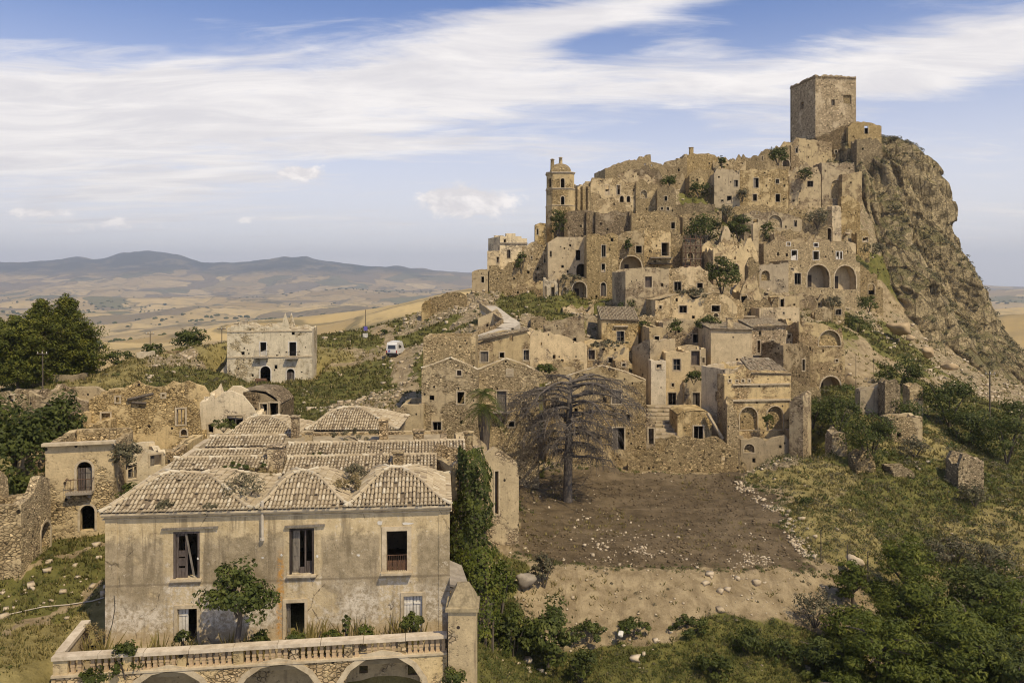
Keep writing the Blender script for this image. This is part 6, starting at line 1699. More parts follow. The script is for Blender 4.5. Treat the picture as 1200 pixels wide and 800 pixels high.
ruinwall('low wall strip on the pine side of the rubble slope', [(178, 415), (195, 412), (208, 411)], 420, d=127, D=1.2, mat='worn', jag=.1)
ruinwall('little brown ruin shed at the left edge behind the dark tree', [(-6, 462), (14, 459), (22, 462), (30, 464)], 478, d=84, D=4, mat='dark', jag=.2, ops='d 10 463 16 471')
H('shack', 'low flat roofed shack under the pines at the left', [(32, 440), (48, 438), (86, 440)], 449, 'w 34 442 40 447', d=114, D=4, mat='grey', jag=.02, cat='shed')
H('shack', 'small whitewashed hut on the crest right of the pines', [(160, 413), (176, 412)], 420, '', d=124, D=3, mat='white', jag=.02, cat='shed')

for a in [
 ('low rubble terrace wall under the curved apse wall', [(790, 240), (800, 237), (818, 236), (838, 239)], 258, 190), ('ragged rubble pier right of the climbing tree', [(877, 310), (882, 301), (886, 300), (890, 308)], 362, 150),
 ('broken terrace wall above the largest dark tree', [(800, 252), (815, 247), (832, 249), (846, 247)], 272, 181), ('crumbled corner below the pale terrace row', [(905, 276), (918, 272), (930, 275), (940, 273)], 292, 175),
 ('jagged wall piece between the two dark trees', [(850, 284), (854, 278), (862, 282), (866, 290)], 306, 165), ('double stepped ruin left of the pale upright pier', [(938, 262), (945, 255), (952, 257), (962, 252), (970, 258)], 290, 186),
 ('rubble rampart beside the crag below the plaster panel', [(986, 232), (994, 227), (1002, 231), (1008, 240)], 256, 196), ('broken masonry above the row house windows', [(908, 272), (922, 277), (940, 279), (960, 276), (972, 281)], 292, 172),
 ('ruined gable left of the scaffold', [(786, 276), (790, 270), (796, 272), (800, 278)], 300, 163), ('rubble heap wall right of the two great arches', [(1003, 316), (1010, 312), (1018, 318), (1028, 322)], 342, 174),
 ('low pale wall below the white fallen plaster', [(866, 354), (880, 350), (896, 352), (912, 350)], 372, 144), ('ochre wall remains under the great arches', [(925, 346), (940, 343), (958, 345), (975, 347), (990, 346)], 364, 154),
 ('long terrace wall below the narrow slit window house', [(690, 354), (705, 351), (722, 353), (735, 352)], 364, 146), ('crooked wall in the green slope left of the curved roof house', [(660, 360), (672, 356), (688, 358), (696, 357)], 372, 138),
 ('stone bank wall left of the shrine niche', [(600, 334), (612, 330), (624, 327), (637, 330)], 354, 156), ('torn lower wall below the white stepped house', [(588, 318), (598, 313), (608, 316), (616, 322)], 346, 161),
 ('fallen wall corner on the green slope above the plaster wall', [(622, 374), (632, 369), (640, 373)], 386, 124), ('low rubble wall at the foot of the plaster wall', [(632, 428), (650, 424), (668, 426), (684, 425)], 444, 106),
 ('ruined wall between the vault house and the tiled hip roof', [(748, 372), (756, 367), (768, 370)], 392, 128), ('broken stone wall under the balcony house loggia', [(884, 430), (900, 427), (918, 431)], 446, 113),
 ('rubble shoulder at the right end of the double vaulted house', [(856, 352), (862, 347), (868, 351), (872, 360)], 380, 133), ('leaning wall remains on the bare slope under the black hole', [(955, 366), (966, 360), (976, 364)], 384, 148),
 ('rear rubble wall above the church pediment', [(726, 203), (740, 199), (756, 202), (768, 206)], 226, 192), ('broken rampart piece below the bastion', [(1004, 164), (1014, 160), (1026, 163), (1034, 168)], 180, 213),
]: ruinwall(a[0], a[1], a[2], d=a[3], D=random.Random(a[0]).uniform(1.5, 4), mat=random.Random(a[0]).choice(['stone', 'stone', 'ochre', 'dark', 'worn']), jag=.5)

# --- curved stone ramp and stairs up the slope
rp = thing('stone_ramp', 'long pale paved ramp with side walls climbing behind the gabled palaces', 'ramp', (*W(585, 390, 116)[:2], -8))
pts = [(560, 398, 112), (575, 392, 114), (592, 386, 116), (600, 380, 120), (588, 372, 125), (578, 364, 131), (572, 360, 136)]
m_ = MB(); 
for (a, b, c), (d_, e, f) in zip(pts[:-1], pts[1:]):
    p, q = W(a, b, c), W(d_, e, f); t = (q - p); t.z = 0; s_ = Vector((-t.y, t.x, 0)).normalized() * 1.3; up = Vector((0, 0, .25))
    m_.quad(p - s_ + up, p + s_ + up, q + s_ + up, q - s_ + up); m_.quad(p - s_ + up, q - s_ + up, q - s_ - up * 4, p - s_ - up * 4); m_.quad(p + s_ + up, q + s_ + up, q + s_ - up * 4, p + s_ - up * 4)
m_.build('paving', M['concrete'], rp)
m_ = MB()
for (a, b, c), (d_, e, f) in zip(pts[:-1], pts[1:]):
    p, q = W(a, b, c), W(d_, e, f); t = (q - p); t.z = 0; s_ = Vector((-t.y, t.x, 0)).normalized() * 1.45
    m_.box((p + q) / 2 + s_ + Vector((0, 0, .3)), (q - p) / 2, s_ * .08, Vector((0, 0, .5)))
m_.build('side_wall', M['worn'], rp)
CUTS.append((*W(756, 515, 94.5)[:2], 1.0, 0.0, 4.6, 7, W(756, 515, 95)[2] - .3))
for k in range(9):
    f = k / 8; CUTS.append((*W(757, 500, 95 + f * 12)[:2], 1.0, 0.0, 5.0, 2.0, W(757, 512 - f * 36, 95 + f * 12)[2] - .35))
st = thing('stepped_path', 'broad earth steps with stone edges left of the vaulted hut', 'steps', (*W(775, 500, 100)[:2], -17))
for k in range(9):
    f = k / 8; y = 512 - f * 36; d_ = 95.0 + f * 12
    a, b = W(759, y, d_), W(797 if k < 5 else 803, y, d_)
    m_ = MB(); m_.abox(a.x, b.x, d_, d_ + 1.35, a.z - 1.2, a.z)
    m_.build('step', M['roofdirt'], st)
    m_ = MB(); x = a.x
    while x < b.x - .2:
        L_ = random.uniform(.5, 1.1); x2 = min(x + L_, b.x)
        if random.random() < .75: m_.abox(x, x2 - .04, d_ - .14 + random.uniform(-.03, .03), d_ - .004, a.z - .2, a.z + random.uniform(.02, .09))
        x = x2
    if m_.v: tag(m_.build('edge_stone', M['rubble'], st), kind='stuff')
polar_sheet()       # the ground, dug to fit the houses

# ------------------------------------------------------------------ vegetation
def rnd_unit(rng, n):
    v = rng.normal(size=(n, 3)); return v / np.linalg.norm(v, axis=1, keepdims=True)

def leaf_quads(P, Nrm, size, rng, aspect=0.55):
    """one small pointed leaf (a rhombus) per point, its normal near Nrm"""
    n = len(P)
    t = np.cross(Nrm, rnd_unit(rng, n)); t /= np.linalg.norm(t, axis=1, keepdims=True) + 1e-9
    b = np.cross(Nrm, t)
    s = (size * rng.uniform(.6, 1.25, n))[:, None]
    V = np.stack([P - t * s * .5, P + b * s * .5 * aspect, P + t * s * .5, P - b * s * .5 * aspect], 1).reshape(-1, 3)
    return V, np.arange(4 * n).reshape(n, 4)

def crown_pts(rng, c, r, n, clumps, cl_r=.36, up=.35, flat=.75, hollow=.55):
    """points and normals of leaves gathered in clumps spread through an uneven crown"""
    d = rnd_unit(rng, clumps)
    d[:, 2] = np.where(d[:, 2] < -.6, -d[:, 2] * .6, d[:, 2])
    rad = rng.uniform(.25, 1.0, clumps) ** .42 * rng.uniform(.80, 1.06, clumps)
    C = np.array(c) + d * rad[:, None] * np.array(r)
    k = rng.integers(0, clumps, n)
    o = rnd_unit(rng, n)
    rr = np.min(r) * cl_r * rng.uniform(.6, 1.35, clumps)[k] * rng.uniform(.45, 1, n) ** .5
    P = C[k] + o * rr[:, None] * np.array([1.15, 1.15, flat])
    N = o * .6 + d[k] * .4 + np.array([0, 0, up]) + rng.normal(size=(n, 3)) * .38
    return P, N / np.linalg.norm(N, axis=1, keepdims=True)

def plant(name, label, cat, px, yb, w, h, mat, d=None, n=900, leaf=.3, kind='tree', group=None, clumps=26, lean=0.0, aspect=.55, trunk_c=.5, cl_r=.38, deep=0.0, flat=.75, bark='bark'):
    """a tree or shrub: foot at photo (px, yb), w x h photo pixels"""
    rng = np.random.default_rng(abs(hash_s(label)) % 99991)
    if d is None: d = hit(px, yb)
    p = W(px, yb, d); wm, hm = w / F * d * (1.12 if d > 60 else 1.0), h / F * d * (1.08 if d > 60 else 1.0)
    zg = p.z
    gz = g1(p.x, p.y)
    if .15 < zg - gz < 1.5 and not (36 < p.y < 62.5 and -23.5 < p.x < -2.2):      # rooted in the ground, not in the air
        hm += zg - gz; zg = gz
    root = thing(name, label, cat, (p.x, p.y, zg), group)
    cz = zg + hm * (trunk_c if kind == 'tree' else .46); rz = hm * (1.0 - trunk_c if kind == 'tree' else .52)
    P_, N_ = crown_pts(rng, (p.x + lean * wm, p.y + deep, cz), (wm / 2 * .92, wm / 2 * .85, rz * .90), int(n * 1.5), clumps, cl_r, flat=flat)
    if kind != 'tree': P_[:, 2] = np.maximum(P_[:, 2], zg + .02)
    V, Fq = leaf_quads(P_, N_, leaf, rng, aspect)
    np_mesh('crown' if 'tree' in name else 'foliage', V, Fq, mat, root)
    mb = MB(); r0 = max(.06, min(.45, hm * .035))
    top = Vector((p.x + lean * wm * .7, p.y + deep, zg + hm * .62))
    if kind == 'tree':
        mid = (Vector((p.x, p.y, zg)) + top) / 2 + Vector((rng.normal() * .06 * wm, 0, 0))
        mb.tube([(p.x, p.y, zg - .6), (p.x, p.y, zg + .1), mid, top], [r0 * 1.3, r0, r0 * .8, r0 * .4], 7)
    for k in range(7 if kind == 'tree' else 5):
        a = rng.uniform(0, 6.28); o = Vector((math.cos(a) * wm * .32, math.sin(a) * wm * .3, hm * rng.uniform(.05, .28)))
        b0 = Vector((p.x, p.y, zg)).lerp(top, rng.uniform(.45, .95)) if kind == 'tree' else Vector((p.x, p.y, zg - .1))
        q = b0 + o if kind == 'tree' else b0 + Vector((o.x, o.y, hm * rng.uniform(.5, .8)))
        mb.tube([b0, b0.lerp(q, .5) + Vector((0, 0, .08 * hm)), q], [r0 * .5, r0 * .35, r0 * .12], 5, False)
    mb.build('trunk' if 'tree' in name else 'stem', M[bark], root, True)
    return root

def hash_s(s):
    h = 5381
    for ch in s: h = (h * 33 + ord(ch)) & 0x7FFFFFFF
    return h
LD, LM, LB, LG, LP, LY = (M[k] for k in ('leaf_dark', 'leaf_mid', 'leaf_bright', 'leaf_grey', 'leaf_pine', 'leaf_dry'))

# trees and shrubs in the town
for a in [
 ('tree', 'largest dark round tree among the ruins under the skyline', 'tree', 826, 282, 44, 33, LD, 172, 1500, .5),
 ('tree', 'dark tree right of the largest round one, beside the thin pier', 'tree', 866, 283, 30, 32, LD, 172, 1000, .5),
 ('tree', 'dark green tree climbing out of the hollow ruin above the vaults', 'tree', 846, 346, 38, 46, LD, 146, 1500, .45),
 ('tree', 'dark tree beside the stepped skyline ruin near the keep', 'tree', 912, 194, 24, 22, LD, 206, 700, .55),
]: plant(*a, kind='bush')
for a in [
 ('bush', 'dark bush below the apse wall with the stout chimney', 'bush', 820, 232, 25, 22, LD, 198, 600, .5),
 ('bush', 'flat dark bush at the foot of the cathedral peak', 'bush', 783, 220, 18, 16, LD, 192, 420, .5),
 ('bush', 'dark bush hanging on the rock by the bell tower', 'bush', 654, 280, 20, 36, LD, 171, 800, .42),
 ('ivy', 'narrow ivy streak on the house over the black vault', 'ivy', 736, 297, 8, 20, LD, 157.2, 350, .35),
 ('bush', 'olive shrub growing under the white stepped house', 'bush', 611, 320, 15, 28, LM, 160, 500, .4),
 ('bush', 'round olive bush stuck to the pale fronted house wall', 'bush', 870, 236, 14, 16, LG, 196, 360, .45),
 ('bush', 'small upright dark bush on the skyline left of the stepped ruin', 'bush', 846, 199, 9, 17, LD, 206, 260, .5),
 ('bush', 'dark bush in the rubble terraces left of the high blind arch', 'bush', 943, 212, 16, 16, LD, 201, 320, .5),
 ('bush', 'dark bush behind the very thin chimney pier', 'bush', 899, 284, 18, 24, LD, 178, 480, .45),
 ('bush', 'grey green bush over the rubble beside the pale upright pier', 'bush', 958, 268, 30, 28, LG, 185, 700, .45),
 ('bush', 'grey scrub above the wide blind arch row', 'bush', 850, 254, 24, 15, LG, 186, 420, .45),
 ('bush', 'long grey scrub mat on top of the double vaulted house', 'bush', 812, 350, 46, 13, LG, 133, 900, .32),
 ('bush', 'green overgrowth over the vault front with the square window', 'bush', 791, 392, 17, 18, LM, 122, 420, .32),
 ('bush', 'green mat on the wall head left of the blank plaster house', 'bush', 830, 386, 34, 16, LM, 122, 700, .32),
 ('bush', 'small dark bush beside the tiled hip roof', 'bush', 755, 386, 14, 12, LM, 124, 260, .3),
 ('bush', 'round grey bush below the two great arches', 'bush', 976, 362, 20, 17, LG, 150, 500, .35),
 ('bush', 'dark bush in the gap above the low black door annex', 'bush', 813, 450, 21, 16, LD, 108, 460, .3),
 ('bush', 'dark bush growing inside the right one of the twin arches', 'bush', 900, 504, 13, 20, LD, 96, 420, .24),
 ('bush', 'grey dry bush near the middle of the crag foot', 'bush', 1022, 300, 26, 18, LG, 187, 460, .45),
 ('bush', 'low green bush on the slope under the black doorway', 'bush', 1006, 392, 36, 26, LM, 150, 900, .35),
 ('bush', 'green bush patch right of the square black hole', 'bush', 1018, 366, 26, 22, LM, 157, 700, .35),
 ('bush', 'bright overgrowth on the earth roofed ruin', 'bush', 716, 408, 50, 11, LG, 111, 700, .3),
 ('bush', 'green weeds on the terrace left of the first vault', 'bush', 736, 362, 24, 14, LM, 138, 420, .32),
 ('bush', 'weeds over the edge of the shrine vault', 'bush', 668, 330, 26, 10, LG, 151, 420, .35),
 ('bush', 'weeds on the wall top by the dead cedar', 'bush', 640, 440, 34, 14, LM, 98, 600, .28),
]: plant(*a, kind='bush')
# right slope
for a in [
 ('tree', 'dark tree behind the tall leaning wall stump', 'tree', 1052, 456, 46, 42, LD, 122, 1700, .36),
 ('tree', 'broad dark tree on the right slope, upper one of two', 'tree', 1112, 500, 56, 62, LD, 110, 2200, .36),
 ('tree', 'broad dark tree on the right slope, lower one of two', 'tree', 1134, 530, 56, 60, LD, 103, 2000, .36),
]: plant(*a, kind='bush')
for a in [
 ('bush', 'spreading bush under the black cave arch', 'bush', 982, 506, 54, 46, LD, 97, 1600, .3),
 ('bush', 'round compact dark green bush in the middle of the right slope', 'bush', 1020, 537, 60, 54, LD, 88, 2000, .28),
 ('bush', 'low bush beside the right wing wall of the twin arches', 'bush', 953, 502, 24, 34, LM, 97, 700, .28),
 ('bush', 'green scrub climbing the right border above the meadow', 'bush', 1180, 545, 44, 66, LM, 98, 1600, .3),
 ('bush', 'dark scrub at the right border high on the slope', 'bush', 1192, 500, 40, 34, LD, 118, 900, .32),
 ('bush', 'grey green thicket left of the dry grass at the right', 'bush', 1118, 668, 62, 42, LG, 70, 1500, .22),
 ('bush', 'grey green thicket by the right border', 'bush', 1160, 676, 50, 46, LG, 70, 1300, .22),
 ('bush', 'dark thicket below the solitary tooth shaped stump', 'bush', 1142, 590, 38, 24, LG, 83, 700, .25),
 ('bush', 'bush behind the low square ruin block', 'bush', 1062, 492, 34, 26, LM, 102, 700, .3),
 ('bush', 'dry bush right of the round compact bush', 'bush', 1072, 536, 34, 26, LG, 92, 600, .28),
 ('bush', 'green weeds on the rubble by the twin arch ruin corner', 'bush', 925, 580, 30, 20, LM, 82, 500, .22),
 ('bush', 'dark low shrub at the right edge of the dug field', 'bush', 945, 600, 26, 20, LD, 76, 500, .22),
 ('bush', 'spread shrub at the foot of the wing wall', 'bush', 908, 566, 26, 14, LM, 88, 420, .24),
]: plant(*a, kind='bush')
# the thicket of young trees with feathered leaves at the lower right
for i, a in enumerate([
 ('small single ailanthus with thin stem right of the bare bank', 1000, 706, 42, 52, 60, 700), ('ailanthus standing free at the upper left of the thicket', 1062, 716, 66, 84, 62, 1700),
 ('ailanthus at the top right of the thicket', 1150, 742, 104, 84, 60, 2200), ('broad ailanthus in the middle of the thicket', 1078, 776, 110, 104, 56, 2800),
 ('ailanthus cut by the right border', 1186, 800, 92, 120, 56, 2400), ('ailanthus at the lower left end of the thicket', 966, 810, 74, 66, 52, 1500),
 ('front ailanthus left of centre in the thicket', 1030, 826, 100, 108, 50, 2600), ('front ailanthus right of centre in the thicket', 1122, 836, 120, 128, 50, 3200),
 ('front ailanthus in the lower right corner', 1196, 850, 90, 110, 48, 2000), ('ailanthus filling the thicket between the middle and the right border', 1140, 796, 100, 96, 56, 2200), ('low ailanthus in front of the broad middle one', 1080, 842, 100, 84, 49, 2200), ('ailanthus behind the one cut by the right border', 1178, 742, 84, 74, 61, 1600), ('ailanthus at the left flank of the thicket beside the grey twigs', 1004, 776, 74, 72, 55, 1500), ('lowest ailanthus at the bottom left of the thicket', 986, 846, 76, 60, 48, 1500)]):
    lb, px, yb, w, h, d, n = a
    plant('ailanthus_tree', lb, 'tree', px, yb, w * 1.12, h * 1.05, LB if i % 3 != 2 else LM, d, int(n * 2.1), .30, group='young ailanthus trees at the lower right', clumps=64, aspect=.36, cl_r=.27, flat=.5, trunk_c=.46)
# around the front house
for a in [
 ('bush', 'leafy bush right of the corner pier at the bottom', 'bush', 600, 778, 56, 74, LD, 51, 1900, .26),
 ('bush', 'large bush with drooping leaves below the bare bank', 'bush', 642, 784, 62, 88, LM, 51.5, 2300, .28),
 ('bush', 'lighter shrub under the dark wall of ivy', 'bush', 588, 716, 40, 66, LB, 49.5, 1300, .2),
 ('bush', 'pale agave like shrub beside the grey boulder', 'bush', 638, 682, 30, 42, LG, 58, 800, .22),
 ('bush', 'low scrub between the big bush and the bank', 'bush', 690, 746, 50, 20, LM, 54, 800, .2),
 ('bush', 'dark low scrub along the bank foot left of centre', 'bush', 742, 744, 48, 22, LM, 54.5, 800, .2),
 ('bush', 'scrub clump along the bank foot right of centre', 'bush', 808, 742, 50, 20, LM, 55, 800, .2),
 ('bush', 'dark juniper like bush at the bank foot', 'bush', 876, 770, 44, 40, LD, 53.5, 1100, .2),
 ('bush', 'grey twiggy bush at the right end of the bank', 'bush', 955, 722, 60, 32, LG, 57, 900, .2),
 ('bush', 'dark bush in the lower meadow left', 'bush', 680, 795, 40, 40, LD, 50, 900, .2),
 ('bush', 'dark bush in the lower meadow centre', 'bush', 838, 790, 46, 26, LD, 51, 900, .2),
 ('bush', 'pale bush in the lower meadow beside the thicket', 'bush', 915, 776, 40, 30, LM, 53, 800, .2),
]: plant(*a, kind='bush')
plant('fig_tree', 'fig tree with a slim trunk growing on the terrace before the front house', 'tree', 278, 755, 92, 102, LM, 39.6, 2300, .21, trunk_c=.58, clumps=44, cl_r=.27, aspect=.7)
for i, a in enumerate([
 ('dark shrub growing through the balustrade at the left', 147, 792, 34, 48, LD, 37.6, 700), ('leafy weed bush below the left end of the balustrade', 108, 806, 44, 24, LD, 37.0, 500), ('weed beside the half white door', 215, 754, 20, 18, LM, 40.4, 260),
 ('low bush right of the fig trunk', 302, 757, 30, 20, LD, 40.2, 420), ('low bush before the black middle door', 346, 756, 26, 18, LM, 40.2, 380), ('bright low weed right of the black middle door', 388, 752, 24, 16, LB, 40.4, 320),
 ('thin upright sapling on the terrace', 406, 750, 10, 36, LM, 40.4, 170), ('palm leaved weed on the terrace', 427, 750, 22, 20, LB, 40.4, 260), ('round dark bush before the white shutters', 483, 745, 28, 33, LD, 40.8, 650),
 ('light shrub on the arcade beside the corner pier', 531, 806, 30, 26, LM, 38.6, 450)]):
    plant('terrace_shrub', a[0], 'bush', *a[1:6], d=a[6], n=a[7], leaf=.17, kind='bush', group='weeds and shrubs on the terrace', clumps=16)
zrf = zE
for i, a in enumerate([
 ('dry shrub in the valley between the first two hips', 286, 590, 50, 32, LG, 43.6), ('dry yellow shrub between the second and third hip', 408, 580, 34, 22, LY, 44.5), ('dark dry shrub on the eave under the first hip', 192, 603, 22, 14, LG, 41.8),
 ('greyish shrub behind the second hip', 414, 566, 28, 20, LG, 46.5), ('green weed row on the left roof strip', 284, 550, 52, 8, LM, 49.5), ('weeds before the rear hipped roof', 420, 515, 60, 10, LG, 61), ('weeds on the roof before the left chimney', 300, 562, 40, 14, LY, 48.6),
 ('small weed on the eave of the first hip', 246, 601, 20, 10, LG, 41.9), ('weed beside the rear left hipped roof', 262, 505, 30, 12, LM, 60), ('green weed on the second long roof', 375, 538, 34, 7, LM, 53)]):
    plant('roof_shrub', a[0], 'shrub', a[1], a[2], a[3] * 1.25, a[4] * 1.3, a[5], d=a[6], n=800, leaf=.2, kind='bush', group='weeds growing on the tile roofs', clumps=16, aspect=.25)
# ivy over the wall beside the front house
def ivy(label, x0, x1, y0, y1, d, mat, n, leaf, depth):
    rng = np.random.default_rng(hash_s(label) % 9999)
    a, b = W(x0, y1, d), W(x1, y0, d)
    root = thing('ivy', label, 'ivy', ((a.x + b.x) / 2, d, a.z))
    z = rng.uniform(a.z, b.z, n); f = (z - a.z) / (b.z - a.z)
    half = (b.x - a.x) / 2 * (1.0 - .45 * f ** 3) * (1 + .22 * vnoise(z * 1.1, 0, 0, 4) + .12 * vnoise(z * 3, 5, 0, 9))
    th = rng.uniform(-1.0, 1.0, n) * 1.9
    cxm = (a.x + b.x) / 2 + .2 * vnoise(z * .5, 7, 0, 6)
    lump = .5 * fbm(th * 1.8, z * .9, 0, 3, 8) + (rng.random(n) < .08) * .35
    x = cxm + np.sin(th) * half * (1 + lump * .4); y = d - np.cos(th) * depth * (1 + lump) + .3
    N_ = np.stack([np.sin(th), -np.cos(th), np.full(n, .45)], 1) + rng.normal(size=(n, 3)) * .35
    V, q = leaf_quads(np.stack([x, y, z], 1), N_ / np.linalg.norm(N_, axis=1, keepdims=True), leaf, rng, .75)
    np_mesh('foliage', V, q, mat, root)
    mb = MB()
    for k in range(5):
        xx = a.x + (b.x - a.x) * (.2 + .15 * k); mb.tube([(xx, d + .1, a.z - 1), (xx + .1, d, (a.z + b.z) / 2), (xx - .05, d + .05, b.z - .5)], [.09, .06, .03], 5)
    mb.build('stem', M['bark'], root)
ivy('dark column of ivy beside the right corner of the front house', 529, 576, 524, 690, 49.2, LD, 5200, .22, .95)
ivy('lighter creeper hanging at the foot of the ivy column', 532, 588, 640, 745, 48.4, LB, 2200, .2, .8)
plant('dry_creeper', 'brown dry creeper hanging over the corner of the balcony house', 'creeper', 148, 548, 38, 36, LG, 54.5, 900, .2, kind='bush')
plant('bush', 'green bush at the foot of the pale two roomed ruin', 'bush', 160, 588, 44, 24, LM, 53.5, 800, .2, kind='bush')
plant('bush', 'dry yellow shrub at the left end of the terrace', 'bush', 106, 752, 40, 22, LY, 40.6, 600, .16, kind='bush', aspect=.2)
# left: the big dark trees, pines, tree on the crest
plant('carob_tree', 'huge dark leaved tree at the left border behind the roofless wall', 'tree', 18, 600, 130, 136, LD, 58, 5200, .34, clumps=60, cl_r=.30)
plant('carob_tree', 'dark round tree top right of the huge one, before the pale gable wall', 'tree', 70, 545, 56, 84, LD, 61, 2200, .32, clumps=36)
plant('tree', 'round dark tree alone on the crest left of the lone house', 'tree', 222, 415, 38, 32, LD, 134, 1400, .42)
plant('bush', 'low dark bush on the crest between the white hut and the round tree', 'bush', 178, 414, 24, 14, LD, 127, 400, .4, kind='bush')
plant('bush', 'dark hedge patch right of the pines', 'bush', 138, 428, 46, 18, LD, 128, 800, .4, kind='bush')
plant('bush', 'dark bush on the far end of the meadow beside the road', 'bush', 452, 394, 12, 9, LD, 150, 200, .4, kind='bush')

def pine(label, px, yb, w, h, d, seed):
    rng = np.random.default_rng(seed)
    p = W(px, yb, d); wm, hm = w / F * d, h / F * d
    root = thing('pine_tree', label, 'tree', tuple(p), 'pines behind the left ruins')
    mb = MB(); tw_ = [(p.x, p.y, p.z - 1)] + [(p.x + .25 * math.sin(k * 1.3 + seed), p.y, p.z + hm * k / 6) for k in range(7)]
    mb.tube(tw_, [.34, .30, .27, .24, .2, .15, .1, .04], 7)
    Ps, Ns = [], []
    nb = 62
    for k in range(nb):
        f = (k + .5) / nb; zz = p.z + hm * (.10 + .90 * f)
        prof = max(.12, 1 - abs(f - .42) ** 2.2 / .30) * (.82 + .18 * math.sin(f * 11 + seed))
        L_ = wm / 2 * prof * rng.uniform(.75, 1.12); a = k * 2.4 + rng.uniform(-.3, .3)
        c0 = np.array([p.x, p.y, zz]); dr_ = np.array([math.cos(a), math.sin(a), .22])
        mb.tube([tuple(c0), tuple(c0 + dr_ * L_ * .6), tuple(c0 + dr_ * L_ * .95 + np.array([0, 0, .25]))], [.09, .06, .02], 4, False)
        for q in range(5):
            cc = c0 + dr_ * L_ * (.38 + .16 * q) + rng.normal(size=3) * .25
            n = 52; o = rnd_unit(rng, n)
            Ps.append(cc + o * np.array([1.05, 1.05, .6]) * rng.uniform(.5, 1, n)[:, None] * min(1.1, .45 + L_ * .25)); Ns.append(o * .7 + np.array([0, 0, .6]))
    P_, N_ = np.concatenate(Ps), np.concatenate(Ns); N_ += rng.normal(size=N_.shape) * .4
    V, q = leaf_quads(P_, N_ / np.linalg.norm(N_, axis=1, keepdims=True), .42, rng, .4)
    np_mesh('crown', V, q, LP, root)
    mb.build('trunk', M['bark'], root, True)
for k, a in enumerate([('pine tree cut by the left border', -6, 460, 70, 86, 112), ('pine second from the left border', 20, 460, 60, 88, 110), ('tallest pine, centre of the left pine group', 48, 458, 64, 106, 114), ('tall pine right of the tallest one', 78, 454, 66, 104, 117), ('lowest pine leaning out at the right end of the pine group', 96, 450, 52, 70, 119)]):
    pine(*a, seed=31 + k)

# ------------------------------------------------------------------ dead cedar and palm
cd = thing('dead_cedar', 'dead leafless cedar with spreading drooping grey boughs in the dug courtyard', 'tree', tuple(W(665, 588, 78)))
cp0 = W(665, 588, 78); rngC = random.Random(12)
cp0.z = g1(cp0.x, cp0.y); ORI[cd.name] = Vector(cp0); cd.location = cp0
Ht = (HY - 441) / F * 78 - cp0.z
mb = MB(); mb.tube([(cp0.x, cp0.y, cp0.z - .6), (cp0.x, cp0.y, cp0.z + .2), (cp0.x + .1, cp0.y, cp0.z + Ht * .4), (cp0.x + .18, cp0.y, cp0.z + Ht * .75), (cp0.x + .3, cp0.y, cp0.z + Ht)], [.66, .46, .40, .28, .10], 10)
mb.build('trunk', M['deadwood'], cd, True)
def axis(k): return Vector((cp0.x + .3 * k, cp0.y, cp0.z + Ht * k))
def limb(mb, st_, d3, L_, rise, droop, r0, lvl):
    side = Vector((-d3.y, d3.x, 0)).normalized(); n_ = 9 if lvl == 0 else 6
    wob = rngC.uniform(-.5, .5); pts_ = []
    for k in range(n_):
        s = k / (n_ - 1)
        pts_.append(st_ + d3 * L_ * s + Vector((0, 0, L_ * (rise * s * (1.5 - .5 * s) - droop * s ** 2.6))) + side * (wob * s * s * L_ * .25 + rngC.uniform(-.07, .07) * k * .5))
    mb.tube(pts_, [max(.012, r0 * (1 - .88 * k / (n_ - 1))) for k in range(n_)], 6 if lvl == 0 else 4, False)
    if lvl == 0:
        for k in range(2, n_ - 1):
            if rngC.random() < .75:
                sg = rngC.choice((-1, 1)); dv = (d3 * rngC.uniform(.5, 1) + side * sg * rngC.uniform(.45, .9)).normalized()
                limb(mb, pts_[k], dv, L_ * rngC.uniform(.22, .48), rngC.uniform(-.1, .18), rngC.uniform(.15, .6), r0 * (1 - .8 * k / n_) * .6, 1)
    for k in range(1 if lvl else 2, n_):
        for rep in range(3):
            if rngC.random() < .34: continue
            p = pts_[k].lerp(pts_[k - 1], rngC.random()); ll = rngC.uniform(.6, 1.8)
            dv = (d3 * rngC.uniform(.1, .9) + side * rngC.uniform(-1, 1)).normalized()
            q = [p, p + dv * ll * .45 + Vector((0, 0, rngC.uniform(-.12, .06))), p + dv * ll * .8 + Vector((0, 0, -ll * rngC.uniform(.25, .85)))]
            mb.tube(q, [.030, .022, .009], 3, False)
            for t_ in range(3):
                e = q[1].lerp(q[rngC.choice((0, 2))], rngC.random()); g = rngC.uniform(.25, .8)
                mb.tube([e, e + Vector((rngC.uniform(-.4, .4), rngC.uniform(-.4, .4), -1 + rngC.uniform(-.1, .6))) * g], [.014, .006], 3, False)
nl = 36
for i in range(nl):
    f = .34 + .64 * ((i + .5) / nl) ** .85
    a = i * 2.39996 + rngC.uniform(-.45, .45)
    if rngC.random() < .08: continue
    L_ = (4.6 + 5.2 * float(sstep(f, .45, .85))) * rngC.uniform(.55, 1.0)
    if math.cos(a) < 0: L_ *= .80
    rise = rngC.uniform(.16, .34) if f > .6 else rngC.uniform(.0, .2)
    if f > .93: rise *= .5
    mb = MB(); limb(mb, axis(f), Vector((math.cos(a), math.sin(a), 0)), L_, rise, rise + rngC.uniform(.08, .34), (.20 * (1.2 - .6 * f) * (L_ / 7) + .045) * rngC.uniform(.75, 1.15), 0)
    mb.build('branch', M['deadwood'], cd)

